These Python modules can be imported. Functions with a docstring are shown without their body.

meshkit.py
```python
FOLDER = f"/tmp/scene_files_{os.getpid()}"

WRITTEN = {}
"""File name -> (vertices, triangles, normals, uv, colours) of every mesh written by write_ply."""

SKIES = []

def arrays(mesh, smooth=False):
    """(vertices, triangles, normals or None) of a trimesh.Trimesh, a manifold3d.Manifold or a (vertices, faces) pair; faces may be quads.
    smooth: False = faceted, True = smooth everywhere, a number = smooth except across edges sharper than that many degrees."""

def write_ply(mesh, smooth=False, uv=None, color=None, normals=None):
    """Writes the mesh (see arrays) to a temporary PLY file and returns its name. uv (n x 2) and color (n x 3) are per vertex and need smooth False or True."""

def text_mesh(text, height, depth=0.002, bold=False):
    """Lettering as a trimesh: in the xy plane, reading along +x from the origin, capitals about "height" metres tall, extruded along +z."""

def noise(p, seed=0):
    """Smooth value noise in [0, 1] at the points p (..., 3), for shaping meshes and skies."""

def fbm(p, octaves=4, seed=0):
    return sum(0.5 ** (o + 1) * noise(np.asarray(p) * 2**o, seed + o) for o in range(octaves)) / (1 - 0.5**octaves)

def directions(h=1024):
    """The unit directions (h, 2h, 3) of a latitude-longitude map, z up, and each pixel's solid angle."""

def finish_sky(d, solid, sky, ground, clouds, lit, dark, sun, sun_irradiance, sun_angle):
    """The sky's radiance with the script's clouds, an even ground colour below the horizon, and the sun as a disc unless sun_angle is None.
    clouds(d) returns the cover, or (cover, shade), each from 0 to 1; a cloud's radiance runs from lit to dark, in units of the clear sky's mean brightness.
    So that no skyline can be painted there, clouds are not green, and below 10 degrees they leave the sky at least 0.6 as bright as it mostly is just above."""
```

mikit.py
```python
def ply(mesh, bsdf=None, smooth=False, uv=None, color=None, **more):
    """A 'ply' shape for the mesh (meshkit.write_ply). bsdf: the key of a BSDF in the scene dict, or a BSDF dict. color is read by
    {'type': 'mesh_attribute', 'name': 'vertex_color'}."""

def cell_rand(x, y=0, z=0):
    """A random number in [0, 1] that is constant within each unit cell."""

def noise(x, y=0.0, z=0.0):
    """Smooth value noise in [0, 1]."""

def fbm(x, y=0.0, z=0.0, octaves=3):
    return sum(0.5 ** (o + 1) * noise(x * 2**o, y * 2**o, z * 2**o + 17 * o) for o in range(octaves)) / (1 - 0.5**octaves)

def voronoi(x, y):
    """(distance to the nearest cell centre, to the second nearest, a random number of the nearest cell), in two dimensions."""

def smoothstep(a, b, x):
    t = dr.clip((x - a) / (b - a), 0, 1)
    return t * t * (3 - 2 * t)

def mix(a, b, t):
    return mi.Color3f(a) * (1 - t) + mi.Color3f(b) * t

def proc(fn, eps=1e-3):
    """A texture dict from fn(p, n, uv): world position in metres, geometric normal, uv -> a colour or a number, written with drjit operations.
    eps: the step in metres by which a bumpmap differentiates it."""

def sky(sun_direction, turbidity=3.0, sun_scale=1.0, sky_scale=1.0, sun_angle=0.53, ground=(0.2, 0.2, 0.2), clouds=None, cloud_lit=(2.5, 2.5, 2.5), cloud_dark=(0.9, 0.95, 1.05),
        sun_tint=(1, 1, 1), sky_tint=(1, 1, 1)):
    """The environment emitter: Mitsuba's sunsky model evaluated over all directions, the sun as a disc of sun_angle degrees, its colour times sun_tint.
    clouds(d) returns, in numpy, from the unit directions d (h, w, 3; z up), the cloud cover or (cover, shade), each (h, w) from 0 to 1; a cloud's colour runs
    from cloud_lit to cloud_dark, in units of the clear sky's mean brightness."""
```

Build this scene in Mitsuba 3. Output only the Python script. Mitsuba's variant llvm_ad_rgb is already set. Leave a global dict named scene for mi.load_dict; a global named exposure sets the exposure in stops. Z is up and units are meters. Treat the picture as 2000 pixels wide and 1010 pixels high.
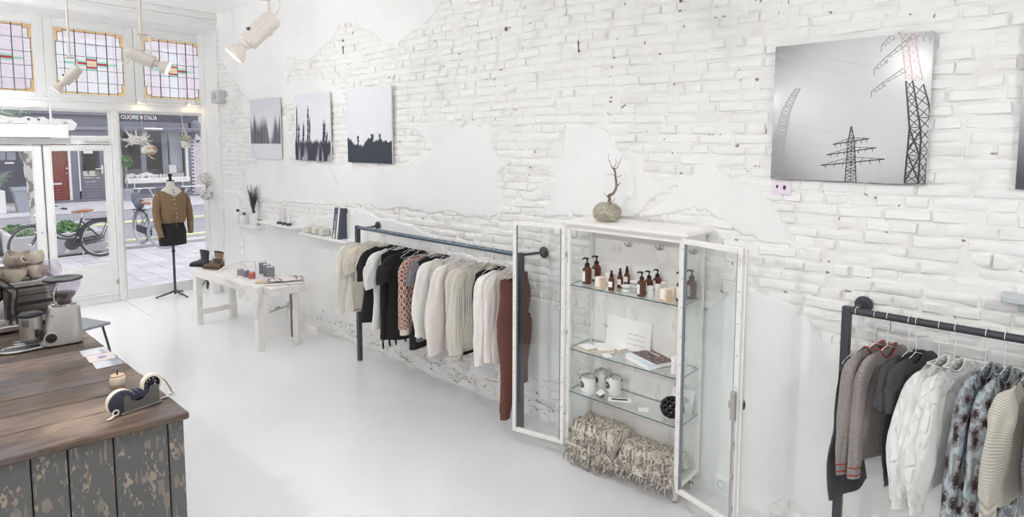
"""A white clothing shop with a painted brick wall, garment rails, a glass cabinet and a coffee counter by the street window."""
import math, random
import numpy as np
import trimesh, shapely
import shapely.geometry as sg
import drjit as dr
import mitsuba as mi
import mikit, meshkit
from mikit import proc, noise, fbm, voronoi, cell_rand, smoothstep, mix

# ------------------------------------------------------------------ camera, sky, lamps, exposure
scene, labels = {}, {}
exposure = 0.13
CAM_R = np.array([[0.74623298, 0.6656725, 0.00405743], [0.05856123, -0.05957446, -0.99650462], [-0.66310401, 0.74386222, -0.08343903]])
EYE = np.array([0.0, 0.0, 2.15])
scene['camera'] = {'type': 'perspective', 'fov_axis': 'x', 'fov': 2 * math.degrees(math.atan(1000 / 1168.016)),
                   'principal_point_offset_x': -0.012657, 'principal_point_offset_y': 0.124191, 'near_clip': 0.02, 'far_clip': 300.0,
                   'to_world': mi.ScalarTransform4f().look_at(origin=EYE.tolist(), target=(EYE + CAM_R[2]).tolist(), up=(-CAM_R[1]).tolist())}


def overcast(d):
    c = meshkit.fbm(d * 3.0, 4, seed=5)
    return np.ones(d.shape[:2]), np.clip(0.25 + 0.9 * (c - 0.5), 0, 1)


scene['sky'] = mikit.sky((-0.3, 0.4, 0.85), turbidity=4.0, sun_scale=0.0, sky_scale=12.0, clouds=overcast, cloud_lit=(1.0, 1.0, 1.04), cloud_dark=(0.82, 0.85, 0.93), ground=(0.25, 0.25, 0.26))
BULB = 520.0          # radiance of the reflector bulbs of the ceiling spots

# ------------------------------------------------------------------ mesh helpers: every mesh is (vertices, triangles)
PI = math.pi
rng = np.random.default_rng(7)


def cat(*ms):
    ms = [m for m in ms if m is not None]
    n, V, F = 0, [], []
    for v, f in ms:
        V.append(np.asarray(v, float)); F.append(np.asarray(f, int) + n); n += len(v)
    return np.vstack(V), np.vstack(F)


def tri(q):
    q = np.asarray(q, int)
    return np.vstack([q[:, [0, 1, 2]], q[:, [0, 2, 3]]]) if q.shape[1] == 4 else q


def mv(m, x=0, y=0, z=0):
    return np.asarray(m[0]) + [x, y, z], m[1]


def sc(m, x=1, y=1, z=1):
    v, f = np.asarray(m[0]) * [x, y, z], np.asarray(m[1])
    return v, (f if x * y * z > 0 else f[:, ::-1])


def rot(m, axis, deg):
    a = math.radians(deg); c, s = math.cos(a), math.sin(a)
    R = {'x': [[1, 0, 0], [0, c, -s], [0, s, c]], 'y': [[c, 0, s], [0, 1, 0], [-s, 0, c]], 'z': [[c, -s, 0], [s, c, 0], [0, 0, 1]]}[axis]
    return np.asarray(m[0]) @ np.array(R).T, m[1]


def aim(m, d, up=(0, 0, 1)):
    """Turns the mesh's +z towards d."""
    z = np.asarray(d, float); z = z / np.linalg.norm(z)
    u = np.asarray(up, float) if abs(z @ np.asarray(up, float)) < 0.98 else np.array([1.0, 0, 0])
    x = np.cross(u, z); x /= np.linalg.norm(x)
    return np.asarray(m[0]) @ np.array([x, np.cross(z, x), z]), m[1]


_BV = [(sx, sy, sz) for sx in (-1, 1) for sy in (-1, 1) for sz in (-1, 1)]


def box(x0, x1, y0, y1, z0, z1, b=0.0):
    """A box with chamfered edges of width b."""
    x0, x1, y0, y1, z0, z1 = min(x0, x1), max(x0, x1), min(y0, y1), max(y0, y1), min(z0, z1), max(z0, z1)
    c, h = np.array([x0 + x1, y0 + y1, z0 + z1]) / 2, np.array([x1 - x0, y1 - y0, z1 - z0]) / 2
    b = min(b, 0.45 * h.min() * 2)
    if b <= 0:
        v = np.array(_BV, float) * h + c
        return v, tri([[0, 1, 3, 2], [4, 6, 7, 5], [0, 4, 5, 1], [2, 3, 7, 6], [0, 2, 6, 4], [1, 5, 7, 3]])
    v = []
    for s in _BV:
        for a in range(3):
            k = h - b
            k[a] = h[a]
            v.append(np.array(s) * k)
    v, F = np.array(v) + c, []
    idx = lambda s, a: 3 * _BV.index(tuple(s)) + a  # noqa: E731
    for a in range(3):
        o, p = [i for i in range(3) if i != a]
        for sgn in (-1, 1):
            q = []
            for (i, j) in ((-1, -1), (1, -1), (1, 1), (-1, 1)):
                s = [0, 0, 0]; s[a], s[o], s[p] = sgn, i, j
                q.append(idx(s, a))
            F.append(q)
        for i in (-1, 1):                       # edges along axis a, between faces o and p
            for j in (-1, 1):
                s0 = [0, 0, 0]; s0[a], s0[o], s0[p] = -1, i, j
                s1 = list(s0); s1[a] = 1
                F.append([idx(s0, o), idx(s1, o), idx(s1, p), idx(s0, p)])
    F = tri(F)
    F = np.vstack([F, [[3 * k, 3 * k + 1, 3 * k + 2] for k in range(8)]])
    n = np.cross(v[F[:, 1]] - v[F[:, 0]], v[F[:, 2]] - v[F[:, 0]])
    flip = ((v[F].mean(1) - c) * n).sum(1) < 0
    F[flip] = F[flip][:, ::-1]
    return v, F


def boxc(cx, cy, cz, sx, sy, sz, b=0.0):
    return box(cx - sx / 2, cx + sx / 2, cy - sy / 2, cy + sy / 2, cz - sz / 2, cz + sz / 2, b)


def gridmesh(P, closeu=False, closev=False):
    """P[i, j, 3] -> mesh; closeu joins the last i to the first."""
    nu, nv = P.shape[:2]
    I = np.arange(nu * nv).reshape(nu, nv)
    A = np.vstack([I, I[:1]]) if closeu else I
    A = np.hstack([A, A[:, :1]]) if closev else A
    q = np.stack([A[:-1, :-1], A[1:, :-1], A[1:, 1:], A[:-1, 1:]], -1).reshape(-1, 4)
    return P.reshape(-1, 3), tri(q)


def frames(path):
    p = np.asarray(path, float)
    t = np.gradient(p, axis=0); t /= np.linalg.norm(t, axis=1, keepdims=True) + 1e-12
    n = np.cross(t[0], [0, 0, 1.0]) if abs(t[0][2]) < 0.95 else np.cross(t[0], [0, 1.0, 0])
    n /= np.linalg.norm(n)
    N = []
    for k in range(len(p)):
        n = n - t[k] * (n @ t[k]); n /= np.linalg.norm(n) + 1e-12
        N.append(n.copy())
    N = np.array(N)
    return p, t, N, np.cross(t, N)


def tube(path, r, n=8, cap=True, flat=1.0):
    """A round tube along the path; r a number or one per point; flat squeezes it along its second axis."""
    p, t, N, B = frames(path)
    r = np.broadcast_to(np.asarray(r, float), (len(p),))
    a = np.arange(n) * 2 * PI / n
    P = p[:, None] + r[:, None, None] * (np.cos(a)[None, :, None] * N[:, None] + flat * np.sin(a)[None, :, None] * B[:, None])
    m = gridmesh(P, closev=True)
    if cap:
        v = np.vstack([m[0], p[:1], p[-1:]]); k = len(m[0]); L = (len(p) - 1) * n
        j = np.arange(n)
        f0 = np.stack([np.full(n, k), (j + 1) % n, j], 1)
        f1 = np.stack([np.full(n, k + 1), L + j, L + (j + 1) % n], 1)
        return v, np.vstack([m[1][:, ::-1], f0[:, ::-1], f1[:, ::-1]])
    return m[0], m[1][:, ::-1]


def rod(a, b, r, n=10):
    return tube([a, b], r, n)


def lathe(prof, n=24, wob=None):
    """prof: (radius, height) from bottom to top, turned round z."""
    pr = np.asarray(prof, float); a = np.arange(n) * 2 * PI / n
    P = np.stack([pr[:, :1] * np.cos(a), pr[:, :1] * np.sin(a), np.repeat(pr[:, 1:], n, 1)], -1)
    v, f = gridmesh(P, closev=True)
    return v, f[:, ::-1]


def prism(poly, h, z0=0.0):
    """A flat shapely polygon (or list of points) in xy, extruded along z."""
    if not hasattr(poly, 'geom_type'):
        poly = sg.Polygon(poly)
    ms = []
    for g in getattr(poly, 'geoms', [poly]):
        m = trimesh.creation.extrude_polygon(g, h, engine='earcut')
        ms.append((np.array(m.vertices) + [0, 0, z0], np.array(m.faces)))
    return cat(*ms)


def stand_xz(m):
    """xy drawing -> xz plane, depth towards -y (drawing faces -y, the shop's side of the brick wall)."""
    v = np.asarray(m[0])
    return np.stack([v[:, 0], -v[:, 2], v[:, 1]], 1), m[1]


def stand_yz(m):
    """xy drawing -> x becomes y, y becomes z, depth towards +x (faces the room from the window wall)."""
    v = np.asarray(m[0])
    return np.stack([v[:, 2], v[:, 0], v[:, 1]], 1), m[1]


def ball(r, n=2):
    m = trimesh.creation.icosphere(n, r)
    return np.array(m.vertices), np.array(m.faces)


def letters(text, h, depth=0.002, bold=False):
    m = meshkit.text_mesh(text, h, depth, bold)
    return np.array(m.vertices), np.array(m.faces)


def ring(R, r, n=32, k=8):
    a = np.arange(n) * 2 * PI / n; b = np.arange(k) * 2 * PI / k
    P = np.stack([(R + r * np.cos(b))[None] * np.cos(a)[:, None], (R + r * np.cos(b))[None] * np.sin(a)[:, None], np.repeat((r * np.sin(b))[None], n, 0)], -1)
    return gridmesh(P, True, True)


def jitter(m, amp, freq, seed=0):
    v = np.asarray(m[0], float)
    d = np.stack([meshkit.fbm(v * freq + 13.7 * k, 3, seed + k) - 0.5 for k in range(3)], 1)
    return v + 2 * amp * d, m[1]


def spline(pts, n=24):
    """A smooth curve through the points (Catmull-Rom)."""
    p = np.asarray(pts, float)
    if len(p) < 3:
        return np.array([p[0] + (p[-1] - p[0]) * t for t in np.linspace(0, 1, n)])
    q = np.vstack([2 * p[0] - p[1], p, 2 * p[-1] - p[-2]])
    out = []
    for s in np.linspace(0, len(p) - 1 - 1e-9, n):
        i = int(s); t = s - i
        a, b, c, d = q[i], q[i + 1], q[i + 2], q[i + 3]
        out.append(0.5 * (2 * b + (c - a) * t + (2 * a - 5 * b + 4 * c - d) * t * t + (3 * b - a - 3 * c + d) * t ** 3))
    return np.array(out)


# ------------------------------------------------------------------ naming
_count = {}


def key_for(base):
    n = _count.get(base, 0); _count[base] = n + 1
    return base if n == 0 else f'{base}_{n:03d}'


def put(name, mesh, mat, smooth=30, uv=None, label=None, cat_=None, group=None, kind=None, **more):
    """One entry of the scene; a top-level thing if name has no '__'."""
    k = key_for(name)
    scene[k] = mikit.ply(mesh, mat, smooth=smooth, uv=uv, **more)
    note(k, label, cat_, group, kind)
    return k


def note(k, label=None, cat_=None, group=None, kind=None):
    d = {a: b for a, b in (('label', label), ('category', cat_), ('group', group), ('kind', kind)) if b}
    if d:
        labels.setdefault(k, {}).update(d)


def thing(name, label, cat_, group=None, kind=None):
    k = key_for(name)
    note(k, label, cat_, group, kind)
    return k


def part(parent, name, mesh, mat, smooth=30, uv=None, label=None, kind=None, **more):
    return put(parent + '__' + name, mesh, mat, smooth, uv, label, kind=kind, **more)


def again(src, key, to_world=None):
    """A copy of an entry's mesh under another key."""
    scene[key] = {**scene[src], **({'to_world': to_world} if to_world is not None else {})}


# ------------------------------------------------------------------ materials
def mat(key, color, rough=0.5, metal=0.0, spec=0.5, bump=None, bscale=0.002, eps=1e-3, **more):
    c = color if isinstance(color, dict) else {'type': 'rgb', 'value': list(color)}
    b = {'type': 'principled', 'base_color': c, 'roughness': rough, 'metallic': metal, 'specular': spec, **more}
    if bump is not None:
        b = {'type': 'bumpmap', 'arbitrary': proc(bump, eps), 'scale': bscale, 'bsdf': b}
    scene[key] = {'type': 'twosided', 'bsdf': b}
    return key


def C(*c):
    return mi.Color3f(*c)


def pane_mat(key, tint=(1, 1, 1)):
    scene[key] = {'type': 'thindielectric', 'int_ior': 1.5, 'specular_transmittance': {'type': 'rgb', 'value': list(tint)}}
    return key


mat('white_wood', proc(lambda p, n, uv: mix((0.80, 0.80, 0.79), (0.70, 0.70, 0.68), smoothstep(0.55, 0.85, fbm(p.x * 3, p.y * 3, p.z * 1.2)) * 0.35)), 0.38)
mat('white_paint', (0.84, 0.84, 0.83), 0.6)
mat('plaster', proc(lambda p, n, uv: mix((0.84, 0.84, 0.83), (0.775, 0.77, 0.755), smoothstep(0.45, 0.75, fbm(p.x * 1.7, p.y, p.z * 1.7, 4)) * 0.6)), 0.55, spec=0.35,
    bump=lambda p, n, uv: fbm(p.x * 22, p.y * 22, p.z * 22, 3) + 0.35 * fbm(p.x * 4, 0, p.z * 4, 2) * 3, bscale=0.0016)
mat('brick_paint', proc(lambda p, n, uv: mix((0.84, 0.835, 0.82), (0.74, 0.725, 0.695), smoothstep(0.5, 0.8, fbm(p.x * 5, p.y * 5, p.z * 9, 3)) * 0.7)), 0.5, spec=0.35,
    bump=lambda p, n, uv: fbm(p.x * 38, p.y * 38, p.z * 38, 3) + 0.5 * noise(p.x * 13, p.y * 13, p.z * 17), bscale=0.0055)


def mortar_color(p, n, uv):
    spot = smoothstep(0.83, 0.87, noise(p.x * 19, p.z * 34, 3.0) * 0.7 + noise(p.x * 70, p.z * 70, 1.0) * 0.3)
    return mix(mix((0.83, 0.825, 0.81), (0.76, 0.74, 0.71), smoothstep(0.5, 0.8, fbm(p.x * 6, 0, p.z * 6))), (0.22, 0.18, 0.14), spot * 0.85)


mat('mortar', proc(mortar_color), 0.8, spec=0.2, bump=lambda p, n, uv: fbm(p.x * 42, p.y * 42, p.z * 42, 3), bscale=0.006)
mat('crack', (0.16, 0.14, 0.12), 0.9)
mat('floor_white', proc(lambda p, n, uv: mix((0.745, 0.745, 0.75), (0.66, 0.66, 0.67), smoothstep(0.4, 0.8, fbm(p.x * 0.9, p.y * 0.9, 0, 4)) * 0.45)), 0.22, spec=0.5,
    bump=lambda p, n, uv: fbm(p.x * 3, p.y * 3, 0, 2), bscale=0.002)
mat('joint_dark', (0.52, 0.52, 0.52), 0.8)
pane_mat('glass'); pane_mat('glass_cabinet', (0.935, 0.965, 0.96))
pane_mat('glass_amber', (0.86, 0.60, 0.25)); pane_mat('glass_green', (0.42, 0.85, 0.62)); pane_mat('glass_red', (0.62, 0.05, 0.09)); pane_mat('glass_cream', (0.98, 0.80, 0.50))
mat('lead', (0.10, 0.10, 0.13), 0.5, 0.3)
mat('black_metal', (0.055, 0.06, 0.068), 0.42, 0.35)
mat('blue_steel', (0.13, 0.16, 0.21), 0.28, 0.75)
mat('chrome', (0.80, 0.79, 0.78), 0.08, 1.0)
mat('steel', (0.62, 0.60, 0.58), 0.3, 1.0)
mat('grey_metal', (0.45, 0.44, 0.42), 0.45, 0.5)
mat('black_plastic', (0.018, 0.018, 0.02), 0.4, spec=0.3)
mat('cream_enamel', (0.62, 0.58, 0.53), 0.35)
mat('white_plastic', (0.80, 0.80, 0.80), 0.35)
mat('white_wire', (0.82, 0.81, 0.80), 0.35)
mat('grey_plastic', (0.50, 0.53, 0.55), 0.5)
mat('paper', (0.83, 0.82, 0.80), 0.7)
mat('ink', (0.06, 0.06, 0.07), 0.7)
mat('grey_ink', (0.42, 0.42, 0.44), 0.7)

# ================================================================== THE ROOM
WY, CEIL, WX = 3.48, 3.93, -9.48            # the brick wall's plane, the ceiling, the window wall's plane
X1, YL = 3.6, -2.0

# floor: one poured slab, with a hatch by the door let into it
hatch = sg.Polygon([(-9.42, 1.10), (-9.42, 2.349), (-8.30, 2.349), (-8.25, 1.10)])
slab = sg.box(-9.44, YL, X1, WY + 0.12).difference(hatch.buffer(0.002, join_style=2))
put('floor', prism(slab, 0.06, -0.06), 'floor_white', False, kind='structure')
part('floor', 'hatch_panel', prism(hatch.buffer(-0.002, join_style=2), 0.05, -0.051), 'floor_white', False)
part('floor', 'hatch_joint', box(-9.45, -8.2, 1.0, 2.4, -0.09, -0.062), 'joint_dark', False)
put('ceiling', box(-9.5, X1, YL, WY + 0.3, CEIL, CEIL + 0.15), 'white_paint', False, kind='structure')
put('wall_left', box(-9.5, X1, YL - 0.15, YL, -0.1, CEIL + 0.1), 'white_paint', False, kind='structure')
put('wall_back', box(X1, X1 + 0.15, YL, WY + 0.3, -0.1, CEIL + 0.1), 'white_paint', False, kind='structure')
put('wall_right', box(-9.5, X1, WY + 0.03, WY + 0.25, -0.1, CEIL + 0.1), 'white_paint', False, kind='structure')
part('wall_right', 'plain_end', box(0.7, X1, WY, WY + 0.04, 0, CEIL), 'white_paint', False)

# ---- the brick wall: bricks, joints and the plaster that is left on it
PLASTER = [
    [(-8.84, 3.41), (-8.84, 3.95), (-4.6, 3.95), (-3.94, 3.60), (-4.07, 3.35), (-4.22, 3.25), (-4.52, 3.14), (-4.75, 3.05), (-5.17, 3.26), (-5.65, 3.42), (-5.78, 3.33), (-6.04, 3.18), (-6.38, 3.07), (-6.86, 3.12), (-6.87, 2.87), (-5.95, 2.87), (-5.75, 2.72), (-5.47, 2.57), (-7.7, 2.57), (-8.14, 2.82), (-8.41, 3.04)],
    [(-8.14, 1.81), (-7.75, 1.9), (-7.7, 2.5), (-6.9, 2.5), (-6.8, 1.93), (-5.49, 1.93), (-4.62, 1.97), (-4.38, 2.06), (-4.24, 2.11), (-4.53, 2.3), (-3.64, 2.35), (-3.49, 2.32), (-3.39, 2.23), (-3.47, 2.14), (-3.31, 1.99), (-3.43, 1.89), (-3.31, 1.79), (-3.31, 1.68), (-3.25, 1.59), (-3.46, 1.55), (-4.17, 1.52), (-5.41, 1.49), (-6.96, 1.42), (-8.09, 1.46)],
    [(-8.16, 1.01), (-6.47, 1.29), (-5.41, 1.45), (-4.87, 1.43), (-4.17, 1.33), (-4.04, 1.22), (-3.46, 1.15), (-3.17, 1.10), (-3.14, 0.98), (-2.75, 0.95), (-2.7, 0.86), (-2.69, 0.37), (-2.9, 0.31), (-3.22, 0.27), (-3.84, 0.31), (-4.57, 0.26), (-5.45, 0.2), (-6.3, 0.14), (-7.31, 0.07), (-8.21, 0.05)],
    [(-2.79, 1.91), (-2.96, 1.96), (-2.79, 2.01), (-2.71, 2.08), (-2.7, 2.21), (-2.67, 2.31), (-2.49, 2.32), (-2.36, 2.27), (-2.25, 2.19), (-2.22, 2.12), (-2.14, 2.06), (-2.03, 2.12), (-2.02, 1.96), (-1.92, 1.92), (-1.72, 1.94), (-1.7, 2.0), (-1.59, 2.1), (-1.54, 2.09), (-1.44, 1.98), (-1.32, 1.92), (-1.23, 1.83), (-1.11, 1.7), (-1.09, 1.64), (-1.04, 1.64), (-0.89, 1.61), (-0.94, 1.59), (-1.28, 1.57), (-1.4, 1.65), (-1.46, 1.7), (-1.6, 1.75), (-1.77, 1.71), (-1.98, 1.68), (-2.08, 1.68), (-1.99, 1.76), (-1.8, 1.85), (-1.81, 1.88), (-1.99, 1.79), (-2.1, 1.66), (-2.91, 1.59), (-2.93, 1.65), (-2.86, 1.75), (-3.12, 1.72), (-3.14, 1.78)],
    [(-2.79, -0.1), (-2.79, 0.12), (-2.69, 0.27), (-1.75, 0.98), (-1.39, 1.31), (-1.27, 1.3), (-1.04, 1.28), (-0.95, 1.19), (-0.9, 1.13), (-0.82, 1.14), (-0.77, 1.02), (-0.67, 0.99), (-0.49, 0.96), (-0.05, 0.96), (0.9, 0.94), (0.9, -0.1)],
    [(-8.8, 1.70), (-8.30, 1.62), (-8.27, 0.83), (-8.38, 0.02), (-8.8, 0.02)],
]
GX0, GX1, GS = -8.86, 0.72, 0.0135
gx, gz = np.arange(GX0, GX1, GS), np.arange(0.0, CEIL + GS, GS)
GX, GZ = np.meshgrid(gx, gz, indexing='ij')
warp = lambda s: meshkit.fbm(np.stack([GX * 4, GZ * 4, GX * 0 + s], -1), 4, 3) - 0.5  # noqa: E731
wx, wz = GX + 0.09 * warp(0.0), GZ + 0.09 * warp(5.0)
inside = np.zeros(GX.shape, bool)
for poly in PLASTER:
    inside |= shapely.contains_xy(sg.Polygon(poly), wx, wz)
inside &= ~((np.abs(GX + 1.035) < 0.10) & (GZ < 0.115 - (GX + 1.035) ** 2 * 6))        # a bite knocked out by the floor
from scipy import ndimage
SD = (ndimage.distance_transform_edt(inside) - ndimage.distance_transform_edt(~inside)) * GS


def proud(x, z):
    """How far the lower masonry stands out of the wall."""
    x, z = np.asarray(x, float), np.asarray(z, float)
    led = np.where(x > -0.84, 1.46 + 0.09 * (x + 0.71), 1.575 + 0.05 * (x + 1.33))
    a = np.clip((x + 1.75) / 0.25, 0, 1) * np.clip((led - z) / 0.03, 0, 1) * 0.026
    b = np.clip((-2.75 - x) / 0.2, 0, 1) * np.clip((1.50 - z) / 0.03, 0, 1) * 0.012
    return a + b


def plaster_at(x, z):
    i = np.clip(((np.asarray(x) - GX0) / GS).astype(int), 0, len(gx) - 1)
    j = np.clip((np.asarray(z) / GS).astype(int), 0, len(gz) - 1)
    return SD[i, j]


relief = 0.010 * (meshkit.fbm(np.stack([GX * 1.3, GZ * 1.3, GX * 0], -1), 3, 8) - 0.5) + 0.004 * (meshkit.fbm(np.stack([GX * 9, GZ * 9, GX * 0], -1), 3, 9) - 0.5)
chip = 0.010 * (meshkit.fbm(np.stack([GX * 30, GZ * 30, GX * 0], -1), 2, 4) - 0.5)
rise = np.clip((SD + chip) / 0.018, 0, 1); rise = rise * rise * (3 - 2 * rise)
PY = WY + 0.012 - (0.030 + relief) * rise - proud(GX, GZ)
keep = SD > -0.03
cell = keep[:-1, :-1] & keep[1:, :-1] & keep[1:, 1:] & keep[:-1, 1:]
I = np.arange(GX.size).reshape(GX.shape)
q = np.stack([I[:-1, :-1], I[1:, :-1], I[1:, 1:], I[:-1, 1:]], -1)[cell]
used, q = np.unique(q, return_inverse=True)
part('wall_right', 'plaster', (np.stack([GX, PY, GZ], -1).reshape(-1, 3)[used], tri(q.reshape(-1, 4))), 'plaster', True)
MS = 4
MX, MZ = GX[::MS, ::MS], GZ[::MS, ::MS]
MY = WY - 0.003 - proud(MX, MZ) + 0.011 * (meshkit.fbm(np.stack([MX * 14, MZ * 14, MX * 0], -1), 2, 11) - 0.5)
part('wall_right', 'mortar_bed', gridmesh(np.stack([MX, MY, MZ], -1)), 'mortar', True)

courses, H0 = [], 0.0635
for r in range(int(CEIL / H0) + 1):
    z0 = r * H0 + 0.003
    x = GX0 + rng.uniform(-0.2, 0)
    header = r % 2
    while x < GX1:
        L = (0.105 if (header and rng.random() < 0.75) or rng.random() < 0.08 else 0.213) * rng.uniform(0.93, 1.06)
        h = H0 - 0.009 + rng.uniform(-0.005, 0.004)
        if z0 + h < CEIL and x + L > GX0 + 0.01:
            courses.append((max(x, GX0), x + L, z0 + rng.uniform(-0.003, 0.003), h))
        x += L + rng.uniform(0.004, 0.014)
courses = np.array(courses)
mid_x, mid_z = (courses[:, 0] + courses[:, 1]) / 2, courses[:, 2] + courses[:, 3] / 2
buried = np.minimum.reduce([plaster_at(courses[:, 0], mid_z), plaster_at(mid_x, mid_z), plaster_at(courses[:, 1], mid_z)]) > 0.03
courses, mid_x, mid_z = courses[~buried], mid_x[~buried], mid_z[~buried]
nb = len(courses)
U = np.array([0, 0, 0.035, 0.10, 0.37, 0.63, 0.90, 0.965, 1, 1]); V = np.array([0, 0, 0.14, 0.5, 0.86, 1, 1])
edge = np.minimum(np.minimum(np.arange(10), 9 - np.arange(10))[:, None], np.minimum(np.arange(7), 6 - np.arange(7))[None])
depth = np.select([edge == 0, edge == 1], [-0.018, 0.003], 0.0105)
BX = courses[:, 0, None, None] + (courses[:, 1] - courses[:, 0])[:, None, None] * U[None, :, None] + 0 * V
BZ = courses[:, 2, None, None] + courses[:, 3][:, None, None] * V[None, None, :] + 0 * U[None, :, None]
pt = np.stack([BX * 16, BZ * 20, BX * 0], -1)
BX = BX + 0.017 * (meshkit.fbm(pt, 3, 21) - 0.5); BZ = BZ + 0.015 * (meshkit.fbm(pt, 3, 22) - 0.5) + 0.05 * (meshkit.noise(pt * [0.045, 0.03, 1], 31) - 0.5)
out = rng.uniform(-0.0035, 0.0035, nb) + np.where(rng.random(nb) < 0.06, 0.006, 0)
tilt = rng.normal(0, 0.016, nb)
BY = WY - depth[None] - (out[:, None, None] + 0.015 * (meshkit.fbm(pt * 1.4, 3, 23) - 0.5) + tilt[:, None, None] * (U[None, :, None] - 0.5)) * (edge > 0)[None] - proud(mid_x, mid_z)[:, None, None]
_, bf = gridmesh(np.zeros((10, 7, 3)))
bv = np.stack([BX, BY, BZ], -1).reshape(nb, -1, 3)
dist = np.linalg.norm(np.stack([mid_x, np.full(nb, WY), mid_z], -1) - EYE, axis=1)
seen = (mid_x < -0.10) & (mid_z > 0.35) & (mid_z < 1.02 * (2.80 - 0.28 * np.minimum(mid_x, 0)))
order = np.argsort(np.where(seen, dist, dist + 100))
for k in order[:300]:
    part('wall_right', 'brick', (bv[k], bf), 'brick_paint', 40)
rest = order[300:]
part('wall_right', 'brickwork', (bv[rest].reshape(-1, 3), (bf[None] + (np.arange(len(rest)) * 70)[:, None, None]).reshape(-1, 3)), 'brick_paint', 40, kind='stuff')
# dark unfilled gaps between bricks, nail holes and cracks
for (x, z, w, h) in ((-5.644, 3.17, 0.02, 0.17), (-3.30, 3.05, 0.022, 0.03), (-1.81, 3.02, 0.010, 0.14), (-2.59, 2.83, 0.010, 0.13), (-0.725, 1.475, 0.008, 0.008), (-0.705, 1.47, 0.009, 0.010)):
    g = spline([(x + rng.normal(0, .003), z - h / 2 + h * t) for t in np.linspace(0, 1, 5)], 8)
    w_ = w / 2 * np.sin(np.linspace(0.25, PI - 0.25, 8))
    poly = [(a, b) for (a, b), c in zip(g - np.stack([w_, 0 * w_], 1), w_)] + [(a, b) for a, b in (g + np.stack([w_, 0 * w_], 1))[::-1]]
    part('wall_right', 'open_joint', mv(stand_xz(prism(poly, 0.02)), 0, WY + 0.0045, 0), 'crack', False)


def crack(pts, w=0.003, y=None, n=26):
    p = spline(pts, n)
    p = p + np.stack([rng.normal(0, 0.004, n), rng.normal(0, 0.006, n)], 1)
    yy = WY - 0.0215 - proud(p[:, 0], p[:, 1]) if y is None else np.full(n, y)
    return tube(np.stack([p[:, 0], yy, p[:, 1]], 1), w * np.abs(np.sin(np.linspace(0.3, PI - 0.1, n))) + 0.0006, 5, flat=0.5)


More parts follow.
